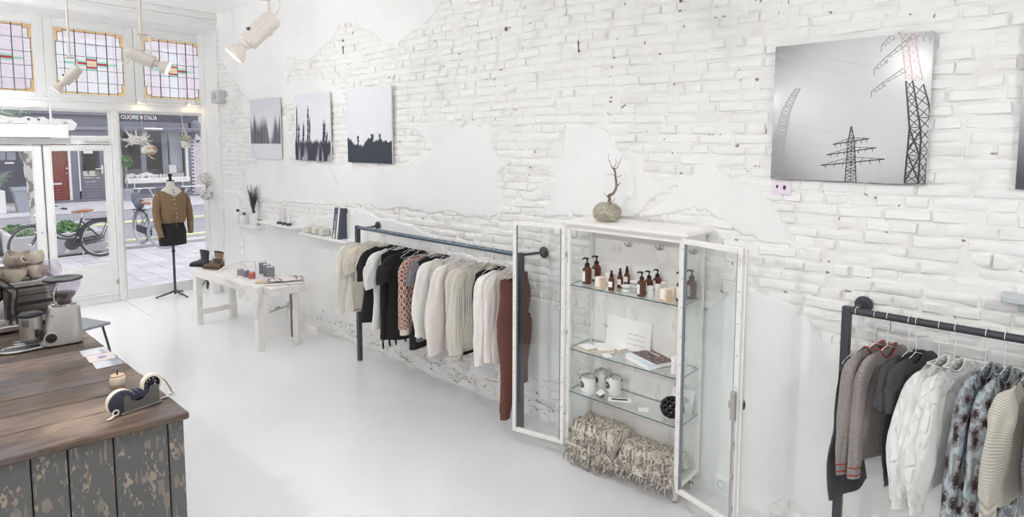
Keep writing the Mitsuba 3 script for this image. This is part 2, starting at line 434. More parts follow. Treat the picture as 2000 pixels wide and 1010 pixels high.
for pts in ([(-6.45, 1.90), (-6.1, 1.95), (-5.9, 1.88)], [(-5.05, 1.86), (-4.85, 1.95), (-4.55, 1.97), (-4.35, 1.90)], [(-6.0, 1.9), (-5.85, 1.78), (-5.8, 1.7)]):
    part('wall_right', 'crack', crack(pts, 0.002), 'mortar', True)
# chipped paint along the foot of the wall
chips = []
for k in range(110):
    x = rng.uniform(-6.3, -2.75); z = abs(rng.normal(0.13, 0.07)) + 0.012
    n = 7; a = np.sort(rng.uniform(0, 2 * PI, n)); r = rng.uniform(0.003, 0.008) * rng.uniform(0.5, 1.2, n)
    chips.append(mv(stand_xz(prism([(1.6 * r_ * math.cos(a_), r_ * math.sin(a_)) for a_, r_ in zip(a, r)], 0.004)), x, WY - 0.0225 - float(proud(x, z)) if plaster_at(x, z) > 0.02 else WY - 0.0125 - float(proud(x, z)), z))
part('wall_right', 'paint_chip', cat(*chips), 'crack', False, kind='stuff')
for k in range(7):
    x = -5.6 + k * 0.42 + rng.uniform(-.1, .1); z = rng.uniform(0.08, 0.2)
    part('wall_right', 'crack', crack([(x, z), (x + 0.1, z + rng.uniform(-.05, .06)), (x + 0.2, z + rng.uniform(-.05, .02)), (x + 0.3, z - 0.02)], 0.0022, WY - 0.0145 - float(proud(x, z))), 'crack', True)
part('wall_right', 'scuff', mv(stand_xz(prism([(-.09, 0), (-.085, .05), (-.05, .095), (0, .112), (.05, .10), (.09, .05), (.095, 0)], 0.002)), -1.035, WY - 0.0008 - 0.030, 0.001), 'mortar', False)

# ---- the shop front
put('wall_front', cat(box(-9.52, -9.42, YL, -0.32, 0, CEIL), box(-9.52, -9.44, -0.32, WY + 0.2, 3.68, CEIL + 0.05)), 'white_paint', False, kind='structure')
put('trim_1', cat(box(-9.52, -8.86, YL, WY + 0.03, 3.72, CEIL + 0.02, 0.006), box(-8.86, -8.80, YL, WY, 3.80, 3.835, 0.012), box(-8.86, -8.825, YL, WY, 3.835, 3.93, 0.01), box(-9.45, -8.86, YL, WY, 3.705, 3.722, 0.004)), 'white_wood', False, kind='structure')   # box beam and moulding under the ceiling
put('trim_2', cat(box(-9.52, -8.86, WY - 0.028, WY + 0.05, 0, 3.72, 0.006), box(-9.46, -9.30, WY - 0.05, WY - 0.02, 0, 3.72, 0.008), box(-8.885, -8.85, WY - 0.036, WY + 0.03, 0, 3.72, 0.008)), 'white_wood', False, kind='structure')   # jamb lining against the brick wall
put('trim_3', cat(box(-9.53, -9.40, -0.32, WY - 0.03, 2.562, 2.715, 0.008), box(-9.46, -9.37, -0.32, WY - 0.03, 2.665, 2.70, 0.01), box(-9.42, -9.385, -0.32, WY - 0.03, 2.575, 2.60, 0.008)), 'white_wood', False, kind='structure')   # transom beam
put('trim_4', box(-9.53, -9.40, 2.305, 2.378, 0, 2.57, 0.008), 'white_wood', False, kind='structure')
put('trim_5', cat(box(-9.53, -9.41, 0.66, 2.32, 2.125, 2.212, 0.008), box(-9.43, -9.40, 0.70, 2.30, 2.195, 2.215, 0.006)), 'white_wood', False, kind='structure')   # head of the doors
put('trim_6', box(-9.53, -9.40, 0.66, 0.74, 0, 2.57, 0.008), 'white_wood', False, kind='structure')


def framed(name, y0, y1, z0, z1, gy0, gy1, gz0, gz1, glass=True, x=-9.44, th=0.055, bead=0.014):
    """A timber sash in the window wall: four members and a glazing bead round the pane."""
    k = key_for(name); note(k, kind='structure')
    part(k, 'frame', cat(box(x - th, x, y0, gy0, z0, z1, 0.004), box(x - th, x, gy1, y1, z0, z1, 0.004), box(x - th, x, gy0, gy1, z0, gz0, 0.004), box(x - th, x, gy0, gy1, gz1, z1, 0.004)), 'white_wood', False)
    part(k, 'glazing_bead', cat(box(x - 0.03, x - 0.008, gy0 - 0.001, gy0 + bead, gz0, gz1, 0.003), box(x - 0.03, x - 0.008, gy1 - bead, gy1 + 0.001, gz0, gz1, 0.003),
                                box(x - 0.03, x - 0.008, gy0, gy1, gz0 - 0.001, gz0 + bead, 0.003), box(x - 0.03, x - 0.008, gy0, gy1, gz1 - bead, gz1 + 0.001, 0.003)), 'white_plastic', False)
    if glass:
        part(k, 'pane', yz_quad(x - 0.035, gy0, gy1, gz0, gz1), 'glass', False)
    return k


def yz_quad(x, y0, y1, z0, z1):
    return np.array([[x, y0, z0], [x, y1, z0], [x, y1, z1], [x, y0, z1]], float), np.array([[0, 1, 2], [0, 2, 3]])


# stained glass: 7 columns, 5 rows, amber border, a small cross in the middle
FX, FZ = [0.035, 0.14, 0.293, 0.442, 0.589, 0.739, 0.873, 0.965], [0.045, 0.215, 0.41, 0.61, 0.80, 0.957]


def stained(name, y0, y1, z0, z1):
    k = framed(name, y0 - 0.095, y1 + 0.095, 2.715, 3.70, y0, y1, z0, z1, glass=False, x=-9.43)
    W, Hh, x = y1 - y0, z1 - z0, -9.468
    Y = lambda f: y0 + W * f  # noqa: E731
    Z = lambda f: z1 - Hh * f  # noqa: E731
    panes, bars = [], []
    xs = FX
    for i in range(7):
        for j in range(5):
            a, b, c, d = xs[i], xs[i + 1], FZ[j], FZ[j + 1]
            if i == 3 and j == 2:
                cuts = [(.41, .437, 'green'), (.437, .467, 'red'), (.467, .553, 'cream'), (.553, .583, 'red'), (.583, .61, 'green')]
                panes += [(a, b, c_, d_, t) for c_, d_, t in cuts]
            elif j == 2 and i in (2, 4):
                cuts = [(.41, .465, ''), (.465, .493, 'green'), (.493, .527, 'red'), (.527, .555, 'green'), (.555, .61, '')]
                panes += [(a, b, c_, d_, t) for c_, d_, t in cuts]
            elif j == 2 and i in (1, 5):
                panes += [(a, b, .41, .495, ''), (a, b, .495, .53, 'green'), (a, b, .53, .61, '')]
            elif i in (0, 6) and j in (0, 4):
                a2, b2 = (0.062, b) if i == 0 else (a, 0.938)
                c2, d2 = (0.07, d) if j == 0 else (c, 0.935)
                panes.append((a2, b2, c2, d2, ''))
                bars += [(a2 if i == 0 else b2, a2 if i == 0 else b2, c2, d2), (a2, b2, c2 if j == 0 else d2, c2 if j == 0 else d2)]
            else:
                panes.append((a, b, c, d, ''))
    for i in range(1, 6):
        panes += [(xs[i], xs[i + 1], 0, FZ[0], 'amber'), (xs[i], xs[i + 1], FZ[5], 1, 'amber')]
    for j in range(1, 4):
        panes += [(0, xs[0], FZ[j], FZ[j + 1], 'amber'), (xs[7], 1, FZ[j], FZ[j + 1], 'amber')]
    panes += [(0, xs[1], 0, .07, 'amber'), (0, .062, .07, FZ[1], 'amber'), (xs[6], 1, 0, .07, 'amber'), (.938, 1, .07, FZ[1], 'amber'),
              (0, xs[1], .935, 1, 'amber'), (0, .062, FZ[4], .935, 'amber'), (xs[6], 1, .935, 1, 'amber'), (.938, 1, FZ[4], .935, 'amber')]
    for a, b, c, d, t in panes:
        part(k, 'pane', yz_quad(x, Y(a) + 0.0005, Y(b) - 0.0005, Z(d) + 0.0005, Z(c) - 0.0005), 'glass_' + t if t else 'glass', False)
    m = []
    for i, f in enumerate(xs[1:7]):
        m.append(box(x - 0.004, x + 0.005, Y(f) - (0.005 if i in (1, 4) else 0.0028), Y(f) + (0.005 if i in (1, 4) else 0.0028), Z(1), Z(0)))
    for f in (xs[0], xs[7]):
        m.append(box(x - 0.004, x + 0.004, Y(f) - 0.003, Y(f) + 0.003, Z(FZ[4]), Z(FZ[1])))
    for f in FZ:
        e = (xs[1], xs[6]) if f in (FZ[0], FZ[5]) else (0, 1)
        m.append(box(x - 0.004, x + 0.004, Y(e[0]), Y(e[1]), Z(f) - 0.0028, Z(f) + 0.0028))
    for a, b, c, d in bars:
        m.append(box(x - 0.004, x + 0.004, Y(a) - 0.0025, Y(b) + 0.0025, Z(d) - 0.0025, Z(c) + 0.0025))
    part(k, 'lead_came', cat(*m), 'lead', False)


for n, (a, b) in enumerate(((0.775, 1.549), (1.741, 2.509), (2.707, 3.468))):
    stained(f'window_{n + 1}', a, b, 2.757, 3.597)
framed('window_4', 0.74, 2.305, 2.212, 2.565, 0.80, 2.288, 2.226, 2.555, bead=0.012)
framed('window_5', 2.378, 3.455, 0.0, 2.565, 2.394, 3.446, 0.128, 2.554, bead=0.012)
framed('window_6', -0.32, 0.66, 0.0, 2.565, -0.27, 0.61, 0.128, 2.554)
framed('window_7', -0.32, 0.69, 2.715, 3.70, -0.26, 0.60, 2.757, 3.597)


def shop_door(n, y0, y1, gy0, gy1, hinge):
    k = f'door_{n}'; note(k, kind='structure')
    x = -9.432
    part(k, 'frame', cat(box(x - 0.05, x, y0, gy0, 0.006, 2.118, 0.004), box(x - 0.05, x, gy1, y1, 0.006, 2.118, 0.004), box(x - 0.05, x, gy0, gy1, 2.054, 2.118, 0.004), box(x - 0.05, x, gy0, gy1, 0.006, 0.52, 0.004)), 'white_wood', False)
    part(k, 'glazing_bead', cat(*[box(x - 0.022, x - 0.004, a, b, c, d, 0.003) for a, b, c, d in ((gy0, gy0 + .013, .52, 2.054), (gy1 - .013, gy1, .52, 2.054), (gy0, gy1, .52, .535), (gy0, gy1, 2.04, 2.054))]), 'white_plastic', False)
    part(k, 'kick_panel', box(x - 0.002, x + 0.009, gy0 - 0.02, gy1 + 0.02, 0.14, 0.50, 0.006), 'white_wood', False)
    part(k, 'weather_bar', box(x - 0.002, x + 0.02, y0 + 0.02, y1 - 0.02, 0.10, 0.125, 0.008), 'white_wood', False)
    part(k, 'pane', yz_quad(x - 0.03, gy0, gy1, 0.52, 2.054), 'glass', False)
    for z in (1.42, 0.27):
        part(k, 'hinge', cat(box(x, x + 0.012, hinge - 0.035, hinge + 0.03, z - 0.03, z + 0.03, 0.003), mv(lathe([(0, -.04), (.009, -.04), (.009, .04), (0, .04)], 10), x + 0.012, hinge, z)), 'grey_metal' if z < 1 else 'white_plastic', 30)
    return k


d1 = shop_door(1, 0.745, 1.560, 0.84, 1.476, 0.75)
d2 = shop_door(2, 1.572, 2.302, 1.645, 2.222, 2.306)
part(d1, 'lock', mv(rot(lathe([(0, 0), (.012, 0), (.012, .008), (0, .01)], 12), 'y', 90), -9.432, 1.515, 1.02), 'grey_metal', 30)
part(d2, 'meeting_strip', box(-9.432, -9.422, 1.562, 1.569, 0.01, 2.118), 'lead', False)
part('trim_5', 'door_closer', cat(mv(tube(spline([(0, -.13, 0), (.035, -.09, 0), (.045, 0, 0), (.035, .09, 0), (0, .13, 0)], 14), 0.016, 10), -9.405, 2.13, 2.165)), 'chrome', True)

# ================================================================== THE STREET
SX = -27.76                                   # the house fronts across the street
mat('pave_stone', proc(lambda p, n, uv: mix((0.50, 0.50, 0.52), (0.38, 0.38, 0.41), fbm(p.x * 5, p.y * 5, 0, 3))), 0.8)
mat('pave_stone_light', proc(lambda p, n, uv: mix((0.55, 0.55, 0.565), (0.44, 0.44, 0.46), fbm(p.x * 6 + 9, p.y * 6, 0, 3))), 0.8)
mat('asphalt', proc(lambda p, n, uv: mix((0.31, 0.31, 0.34), (0.22, 0.22, 0.25), fbm(p.x * 1.2, p.y * 0.8, 0, 4))), 0.85)
mat('kerb_moss', proc(lambda p, n, uv: mix((0.70, 0.76, 0.42), (0.42, 0.45, 0.33), smoothstep(0.35, 0.65, fbm(p.x * 3, p.y * 2.0, 0, 3)))), 0.8)
put('street', box(-24.2, -14.6, -6, 20, -0.30, -0.155), 'asphalt', False, kind='structure')
k = put('pavement', box(-14.6, -9.53, -6, 14, -0.30, -0.112), 'joint_dark', False, kind='structure')
tiles = {}
rest = []
for i in range(16):
    for j in range(18):
        x1, y0 = -9.60 - 0.305 * i, 1.2 + 0.305 * j
        t = box(x1 - 0.299, x1, y0, y0 + 0.299, -0.16, -0.10 + rng.uniform(-0.002, 0.002), 0.004)
        part('pavement', 'tile', t, 'pave_stone_light' if rng.random() < 0.35 else 'pave_stone', False)
for i in range(16):
    for j in list(range(-12, 0)) + list(range(18, 34)):
        x1, y0 = -9.60 - 0.305 * i, 1.2 + 0.305 * j
        rest.append(box(x1 - 0.299, x1, y0, y0 + 0.299, -0.16, -0.10 + rng.uniform(-0.002, 0.002)))
part('pavement', 'paving', cat(*rest), 'pave_stone', False, kind='stuff')
for x, w in ((-15.0, 0.35), (-16.1, 0.20), (-19.7, 0.45)):
    put('kerb_strip', box(x - w, x, -6, 20, -0.2, -0.118 if x < -15.5 else -0.10, 0.01), 'kerb_moss' if x < -15.5 else 'pave_stone_light', False, kind='structure')
put('pavement_beyond', box(-27.6, -23.4, -6, 20, -0.3, -0.10, 0.01), 'pave_stone', False, kind='structure')

mat('facade_dark', proc(lambda p, n, uv: mix((0.10, 0.10, 0.135), (0.065, 0.065, 0.09), fbm(p.y * 2, p.z * 2, 0, 3))), 0.5)
mat('facade_mid', (0.20, 0.20, 0.255), 0.5)
mat('facade_grey', (0.29, 0.29, 0.35), 0.5)
mat('room_wall', (0.52, 0.51, 0.50), 0.8)
mat('curtain', (0.52, 0.54, 0.60), 0.8)
mat('door_red', proc(lambda p, n, uv: mix((0.26, 0.045, 0.045), (0.20, 0.07, 0.05), fbm(p.y * 4, p.z * 2, 1, 3))), 0.4)
mat('sill_white', (0.82, 0.82, 0.80), 0.6)
mat('brick_pink', proc(lambda p, n, uv: mix((0.86, 0.80, 0.83), (0.77, 0.69, 0.74), noise(p.y * 5, p.z * 14, 2))), 0.8)
mat('joint_pale', (0.86, 0.83, 0.85), 0.8)
mat('leaf_green', proc(lambda p, n, uv: mix((0.06, 0.17, 0.06), (0.24, 0.38, 0.16), noise(p.x * 30, p.y * 30, p.z * 30))), 0.6)
mat('leaf_sage', proc(lambda p, n, uv: mix((0.20, 0.30, 0.22), (0.42, 0.52, 0.42), noise(p.x * 30, p.y * 30, p.z * 30))), 0.6)
mat('glass_pale', (0.84, 0.86, 0.88), 0.15)
mat('zinc', (0.42, 0.44, 0.50), 0.5, 0.3)
mat('bark', proc(lambda p, n, uv: mix((0.62, 0.60, 0.56), (0.26, 0.24, 0.22), smoothstep(0.48, 0.60, fbm(p.x * 9, p.y * 9, p.z * 5, 3)))), 0.9)
mat('flag_green', (0.05, 0.42, 0.25), 0.6); mat('flag_red', (0.70, 0.08, 0.14), 0.6)


def fbox(y0, y1, z0, z1, d0, d1, b=0.0):
    """A block on the house front: d0..d1 metres out from its plane towards the shop."""
    return box(SX + d0, SX + d1, y0, y1, z0, z1, b)


B = thing('row_house', 'dark lavender row house front with a red door and pale brick storey above', 'building')
part(B, 'ground_floor_wall', cat(fbox(-4, 3.0, -0.1, 3.4, -0.3, 0.0), fbox(4.30, 4.75, -0.1, 3.4, -0.3, 0.05), fbox(5.42, 5.66, -0.1, 3.4, -0.3, 0.03), fbox(6.58, 6.98, -0.1, 3.4, -0.3, 0.03), fbox(3.0, 6.6, 2.35, 3.4, -0.3, 0.02), fbox(4.7, 6.98, -0.12, -0.02, -0.3, 0.12)), 'facade_mid', False)
part(B, 'cornice', cat(fbox(-4, 6.98, 3.35, 3.60, -0.3, 0.35, 0.04), fbox(-4, 6.98, 3.18, 3.34, -0.3, 0.18, 0.02), fbox(5.3, 6.9, 2.62, 2.75, 0, 0.12, 0.02)), 'facade_grey', False)
part(B, 'upper_wall', cat(fbox(-4, 6.98, 3.6, 8.5, -0.35, -0.02)), 'joint_pale', False)
bricks_far = []
HW = [(-0.5, 0.55), (1.7, 2.95), (4.75, 5.6), (6.05, 6.75)]
WZ = (3.95, 5.85)
for r in range(64):
    z = 3.62 + r * 0.076
    y = -4 + (r % 2) * 0.11
    while y < 6.76:
        if not any(a - 0.3 < y + 0.1 < b + 0.12 and WZ[0] - 0.1 < z < WZ[1] + 0.25 for a, b in HW):
            bricks_far.append(fbox(y, y + 0.205, z, z + 0.064, -0.02, -0.008 + rng.uniform(0, 0.004)))
        y += 0.22
part(B, 'brickwork', cat(*bricks_far), 'brick_pink', False, kind='stuff')
for a, b in HW:
    w = part(B, 'window', cat(fbox(a - .1, b + .1, WZ[0] - .12, WZ[0], -.05, .06, .01), fbox(a - .06, a, *WZ, -.05, .02), fbox(b, b + .06, *WZ, -.05, .02), fbox(a - .06, b + .06, WZ[1], WZ[1] + .08, -.05, .02), fbox(a, b, WZ[0] + 1.18, WZ[0] + 1.25, -.05, .01), fbox((a + b) / 2 - .03, (a + b) / 2 + .03, WZ[0], WZ[0] + 1.2, -.05, .005)), 'sill_white', False)
    part(w, 'pane', fbox(a, b, WZ[0], WZ[1], -.03, -.012), 'glass_pale', False)
# red door
d = part(B, 'door', fbox(4.78, 5.36, -.02, 2.30, -.15, -.06), 'door_red', False, label='dark red panelled front door')
part(d, 'panel', fbox(4.86, 5.24, .74, 2.15, -.07, -.045, .008), 'door_red', False)
for q_ in range(5):
    part(d, 'slat', fbox(4.82, 5.32, .02 + .105 * q_, .105 + .105 * q_, -.07, -.045, .012), 'door_red', False)
part(d, 'mail_slot', fbox(4.86, 5.14, .575, .635, -.06, -.035, .006), 'white_plastic', False)
part(d, 'knob', cat(mv(ball(.045), SX - .01, 5.30, 1.17), mv(ball(.03), SX - .02, 5.30, .98)), 'chrome', True)
part(B, 'door_post', fbox(5.36, 5.43, -.05, 2.32, -.15, .04), 'sill_white', False)
# dark door
d = part(B, 'door', cat(fbox(5.72, 5.80, -.02, 2.3, -.12, -.05), fbox(6.36, 6.54, -.02, 2.3, -.12, -.05), fbox(5.80, 6.36, -.02, .74, -.12, -.06), fbox(5.8, 6.36, 2.1, 2.3, -.12, -.05)), 'facade_mid', False, label='dark lavender door with a tall glass light')
part(d, 'pane', yz_quad(SX - .10, 5.80, 6.36, .74, 2.1), 'glass', False)
part(B, 'hallway', cat(fbox(5.5, 5.6, 0, 2.6, -3, -.3), fbox(6.52, 6.6, 0, 2.6, -3, -.3), fbox(5.5, 6.6, 0, 2.6, -3.1, -3), fbox(5.5, 6.6, 2.5, 2.6, -3, -.3), fbox(5.5, 6.6, -.1, 0, -3, -.3)), 'room_wall', False)
for q_ in range(5):
    part(d, 'slat', fbox(5.80, 6.36, .01 + .115 * q_, .11 + .115 * q_, -.07, -.045, .012), 'facade_mid', False)
part(d, 'mail_slot', fbox(5.84, 6.20, .585, .675, -.06, -.04, .006), 'facade_grey', False)
part(d, 'blind', cat(fbox(5.81, 6.35, .85, 1.06, -.09, -.085), fbox(5.81, 6.35, .76, .82, -.09, -.085)), 'bark', False)
part(d, 'handle', cat(fbox(6.40, 6.46, .93, 1.27, -.05, -.03, .005), fbox(6.20, 6.44, 1.11, 1.15, -.03, -.005, .005)), 'white_plastic', False)
part(d, 'notice', fbox(5.86, 6.16, 1.72, 1.86, -.088, -.083), 'paper', False)
part(B, 'door_post', cat(fbox(5.66, 5.70, .3, 2.32, -.12, .06)), 'sill_white', False)
# very dark carriage door at the near end
d = part(B, 'door', fbox(3.0, 4.25, -.02, 2.35, -.15, -.06), 'facade_dark', False, label='almost black double door with two small panes')
part(d, 'pane', fbox(3.42, 3.58, 1.52, 1.80, -.07, -.05), 'facade_grey', False)
part(d, 'pane', fbox(3.62, 3.86, 1.51, 1.80, -.07, -.05), 'facade_grey', False)
part(d, 'mail_slot', fbox(3.55, 3.80, 1.38, 1.44, -.06, -.04), 'sill_white', False)
part(d, 'panel', fbox(3.15, 3.45, .1, 1.2, -.07, -.045, .01), 'facade_dark', False)
part(d, 'panel', fbox(3.55, 3.9, .1, 1.2, -.07, -.045, .01), 'facade_dark', False)

# the Italian shop
S = thing('corner_shop', 'dark shop front lettered COURE ITALIA with a white window sill, across the street', 'building')
labels[S]['label'] = 'dark shop front lettered CUORE ITALIA with a white window sill, across the street'
part(S, 'wall', cat(fbox(6.98, 7.10, -.1, 3.4, -.3, .05), fbox(7.1, 9.6, -.1, .62, -.3, 0), fbox(9.5, 9.62, .6, 2.65, -.3, .03), fbox(9.62, 12, -.1, 3.4, -.35, -.02)), 'facade_mid', False)
part(S, 'upper_wall', fbox(6.99, 12, 3.4, 8.5, -.35, -.02), 'joint_pale', False)
part(S, 'brickwork', cat(*[fbox(y, y + .205, z, z + .064, -.03, -.008) for r in range(110) for z in [-.06 + .076 * r] for y in np.arange(9.64 + (r % 2) * .11, 11.6, .22)] +
                        [fbox(y, y + .205, z, z + .064, -.03, -.008) for r in range(64) for z in [3.62 + .076 * r] for y in np.arange(7.0 + (r % 2) * .11, 9.6, .22) if not (7.0 < y < 7.9 and 3.9 < z < 6) and not (8.55 < y < 9.2 and 3.9 < z < 6)]), 'brick_pink', False, kind='stuff')
for a, b in ((7.25, 7.95), (8.8, 9.35)):
    w = part(S, 'window', cat(fbox(a - .1, b + .1, WZ[0] - .12, WZ[0], -.05, .06, .01), fbox(a - .06, a, *WZ, -.05, .02), fbox(b, b + .06, *WZ, -.05, .02), fbox(a - .06, b + .06, WZ[1], WZ[1] + .08, -.05, .02), fbox(a, b, WZ[0] + 1.18, WZ[0] + 1.25, -.05, .01)), 'sill_white', False)
    part(w, 'pane', fbox(a, b, WZ[0], WZ[1], -.03, -.012), 'glass_pale', False)
sb = part(S, 'sign_board', fbox(6.98, 9.95, 2.98, 3.42, -.3, .10, .01), 'facade_dark', False)
for txt, y0, wd in (('CUORE', 7.10, .62), ('ITALIA', 7.90, .46)):
    t = letters(txt, .15, .02, True); v = t[0]; s = wd / (v[:, 0].max() - v[:, 0].min())
    part(sb, 'lettering', (np.stack([SX + .10 + v[:, 2], y0 + (v[:, 0] - v[:, 0].min()) * s, 3.085 + v[:, 1]], 1), t[1]), 'sill_white', False)
a = np.linspace(0, 2 * PI, 40)
hx, hy = 16 * np.sin(a) ** 3 / 34, (13 * np.cos(a) - 5 * np.cos(2 * a) - 2 * np.cos(3 * a) - np.cos(4 * a)) / 34
heart = sg.Polygon(np.stack([hx * .19, hy * .19], 1)[:-1])
for lo, hi, m_ in ((-1, -.026, 'flag_green'), (-.026, .026, 'sill_white'), (.026, 1, 'flag_red')):
    part(sb, 'heart', mv(stand_yz(prism(heart.intersection(sg.box(lo, -1, hi, 1)), .02)), SX + .10, 7.81, 3.165), m_, False)
part(S, 'awning', cat(fbox(7.0, 9.95, 2.62, 2.76, 0, .55, .03), fbox(7.0, 9.5, 2.74, 2.98, 0, .25, .02), fbox(9.62, 10.0, 2.3, 3.1, 0.0, .35, .12)), 'facade_mid', False)
part(S, 'awning_rail', fbox(7.0, 9.5, 2.60, 2.63, .5, .57), 'facade_grey', False)
wi = part(S, 'shop_window', cat(fbox(7.02, 7.10, .7, 2.62, -.1, .04), fbox(9.42, 9.50, .7, 2.62, -.1, .06)), 'sill_white', False)
part(wi, 'room', cat(fbox(6.6, 9.62, .0, 3.3, -3.6, -3.5), fbox(6.55, 6.65, .0, 3.3, -3.6, -.3), fbox(9.60, 9.7, .0, 3.3, -3.6, -.3), fbox(6.6, 9.7, 3.2, 3.3, -3.6, -.2), fbox(6.6, 9.7, .0, .1, -3.6, -.2), fbox(7.3, 8.9, .1, 1.0, -2.2, -1.6)), 'room_wall', False)
part(wi, 'display_floor', fbox(7.1, 9.42, .55, .72, -1.2, -.02), 'facade_dark', False)
for y0, y1 in ((7.83, 8.02), (8.62, 8.84), (8.9, 9.38)):
    n_ = 24; yy = np.linspace(y0, y1, n_)
    fold = SX - .35 + .03 * np.sin(np.arange(n_) * 1.5)
    part(wi, 'curtain', gridmesh(np.stack([np.stack([fold, yy, np.full(n_, 2.6)], 1), np.stack([fold + .02, yy + .02, np.full(n_, .76)], 1)])), 'curtain', True)
part(wi, 'pane', yz_quad(SX - .02, 7.1, 9.42, .72, 2.6), 'glass', False)
part(S, 'sill', fbox(7.14, 9.50, .50, .72, -.1, .22, .04), 'sill_white', False)
part(S, 'plinth', cat(fbox(6.98, 9.6, .28, .34, 0, .05), fbox(6.98, 9.6, -.1, .06, 0, .06)), 'facade_grey', False)
tl = thing('tube_light', 'white tube light fixed under the awning of the dark shop', 'light')
part(tl, 'tube', rod((SX + .60, 7.75, 2.70), (SX + .60, 8.40, 2.70), .045, 12), 'sill_white', 40)
part(tl, 'bracket', box(SX + .5, SX + .6, 8.0, 8.16, 2.70, 2.79, .01), 'facade_grey', False)
for y, where in ((7.33, 'at the left end of the dark shop window'), (9.72, 'on the brick beside the dark shop window')):
    L = thing('wall_lamp', 'grey gooseneck lamp with a bell shade ' + where, 'lamp', 'gooseneck lamps outside')
    part(L, 'shade', mv(rot(lathe([(.02, .22), (.05, .18), (.13, .03), (.16, -.02), (.15, -.02), (.04, .15)], 20), 'x', 14), SX + .42, y + .05, 2.30), 'grey_plastic', True)
    part(L, 'arm', tube(spline([(SX, y - .1, 2.62), (SX + .2, y - .06, 2.68), (SX + .4, y, 2.60), (SX + .42, y + .02, 2.5)], 16), .018, 8), 'grey_plastic', True)
    part(L, 'bulb_guard', mv(lathe([(.03, -.10), (.06, -.08), (.06, 0), (.03, .02)], 12), SX + .42, y + .06, 2.27), 'lead', True)
# things in the shop window
for i, (y, z, s) in enumerate(((7.30, .80, .10), (7.42, .82, .11), (7.62, .80, .09), (7.80, .80, .12), (7.93, .86, .11), (8.05, .80, .12), (8.2, .80, .09), (8.32, .80, .08))):
    c = thing('white_cup', ('first second third fourth fifth sixth seventh eighth'.split()[i]) + ' piece of white china from the left in the dark shop window', 'cup', 'china in the window across the street')
    part(c, 'bowl', mv(lathe([(0, 0), (s * .6, 0), (s, s * .8), (s * .95, s * 1.5), (s * .88, s * 1.5), (s * .5, .02)], 16), SX - .12, y, z - .08), 'sill_white', True)
    part(c, 'handle', mv(rot(ring(s * .45, s * .12, 14, 6), 'x', 90), SX - .12, y + s * 1.1, z - .08 + s * .8), 'sill_white', True)
for y, w in ((8.48, 'left'), (8.6, 'middle'), (8.72, 'right')):
    put('jar', mv(lathe([(0, 0), (.05, 0), (.05, .12), (.03, .14), (0, .14)], 14), SX - .12, y, .72), 'white_plastic', True, label=f'small pale jar, {w} of three beside the china in the dark shop window', cat_='jar', group='jars in the window across the street')
c = thing('price_board', 'white card leaning in the right end of the dark shop window', 'card')
part(c, 'card', mv(rot(box(-.01, .01, -.14, .14, 0, .34), 'y', -14), SX - .2, 8.98, .88), 'paper', False)
part(c, 'crate', box(SX - .3, SX - .05, 8.75, 9.35, .72, .87, .01), 'pave_stone_light', False)


def tuft(cx, cy, cz, r, n, size, seed, shape=(1, 1, 1)):
    """A ball of small leaves."""
    g = np.random.default_rng(seed); ms = []
    for _ in range(n):
        d = g.normal(size=3); d /= np.linalg.norm(d)
        c = d * r * g.uniform(.55, 1.0) * np.array(shape) + (cx, cy, cz)
        a, b = g.normal(size=3), g.normal(size=3)
        a /= np.linalg.norm(a); b -= a * (a @ b); b /= np.linalg.norm(b)
        s = size * g.uniform(.6, 1.3)
        ms.append((np.array([c - a * s, c + b * s * .45, c + a * s, c - b * s * .45]), np.array([[0, 1, 2], [0, 2, 3]])))
    return cat(*ms)


for x, y, z, r, m_, lab in ((SX + .75, 7.02, 1.42, .24, 'leaf_green', 'bright green clipped ball tree by the left end of the dark shop window'), (SX + .8, 10.12, 1.50, .33, 'leaf_sage', 'grey green ball tree on a thin stem by the brick of the dark shop')):
    t = thing('ball_tree', lab, 'plant')
    part(t, 'foliage', tuft(x, y, z, r, 420, .05, int(y * 10)), m_, False)
    part(t, 'stem', tube([(x, y, .1), (x + .01, y, z - r * .6)], .025, 8), 'bark', True)
    part(t, 'pot', mv(lathe([(0, 0), (.16, 0), (.22, .42), (.20, .44), (.18, .40), (0, .36)], 20), x, y, -.1), 'zinc', 30)
for y0, y1, lab in ((7.30, 8.05, 'white slatted bench under the left part of the dark shop window'), (9.05, 9.9, 'white slatted bench under the right part of the dark shop window')):
    b = thing('bench', lab, 'bench', 'white benches across the street')
    part(b, 'seat', cat(*[box(SX + .35 + .09 * q_, SX + .42 + .09 * q_, y0, y1, .32, .345, .004) for q_ in range(4)]), 'sill_white', False)
    for yy, s in ((y0 + .12, 1), (y1 - .12, -1)):
        part(b, 'leg', cat(rod((SX + .38, yy - .1 * s, -.1), (SX + .66, yy + .1 * s, .33), .016, 6), rod((SX + .66, yy - .1 * s, -.1), (SX + .38, yy + .1 * s, .33), .016, 6)), 'sill_white', 30)
    part(b, 'backrest', cat(rod((SX + .34, y0 + .1, .33), (SX + .26, y0 + .1, .75), .014, 6), rod((SX + .26, y0 + .1, .75), (SX + .26, y0 + .35, .62), .012, 6)), 'sill_white', 30)
t = thing('planter', 'tapered zinc planter standing in front of the nearly black door', 'planter')
x, y = -24.9, 3.62
part(t, 'body', mv(rot(lathe([(0, 0), (.30, 0), (.44, .78), (.36, .78), (.34, .72), (0, .70)], 4), 'z', 45), x, y, -.1), 'zinc', False)
part(t, 'rim', mv(rot(lathe([(.43, .70), (.48, .70), (.48, .80), (.43, .80), (.43, .70)], 4), 'z', 45), x, y, -.1), 'zinc', False)
t = thing('planter', 'tall white planter with spiky grass across the street', 'planter')
part(t, 'body', box(-25.4, -24.7, 2.45, 3.12, -.1, .62, .015), 'sill_white', False)
blades = []
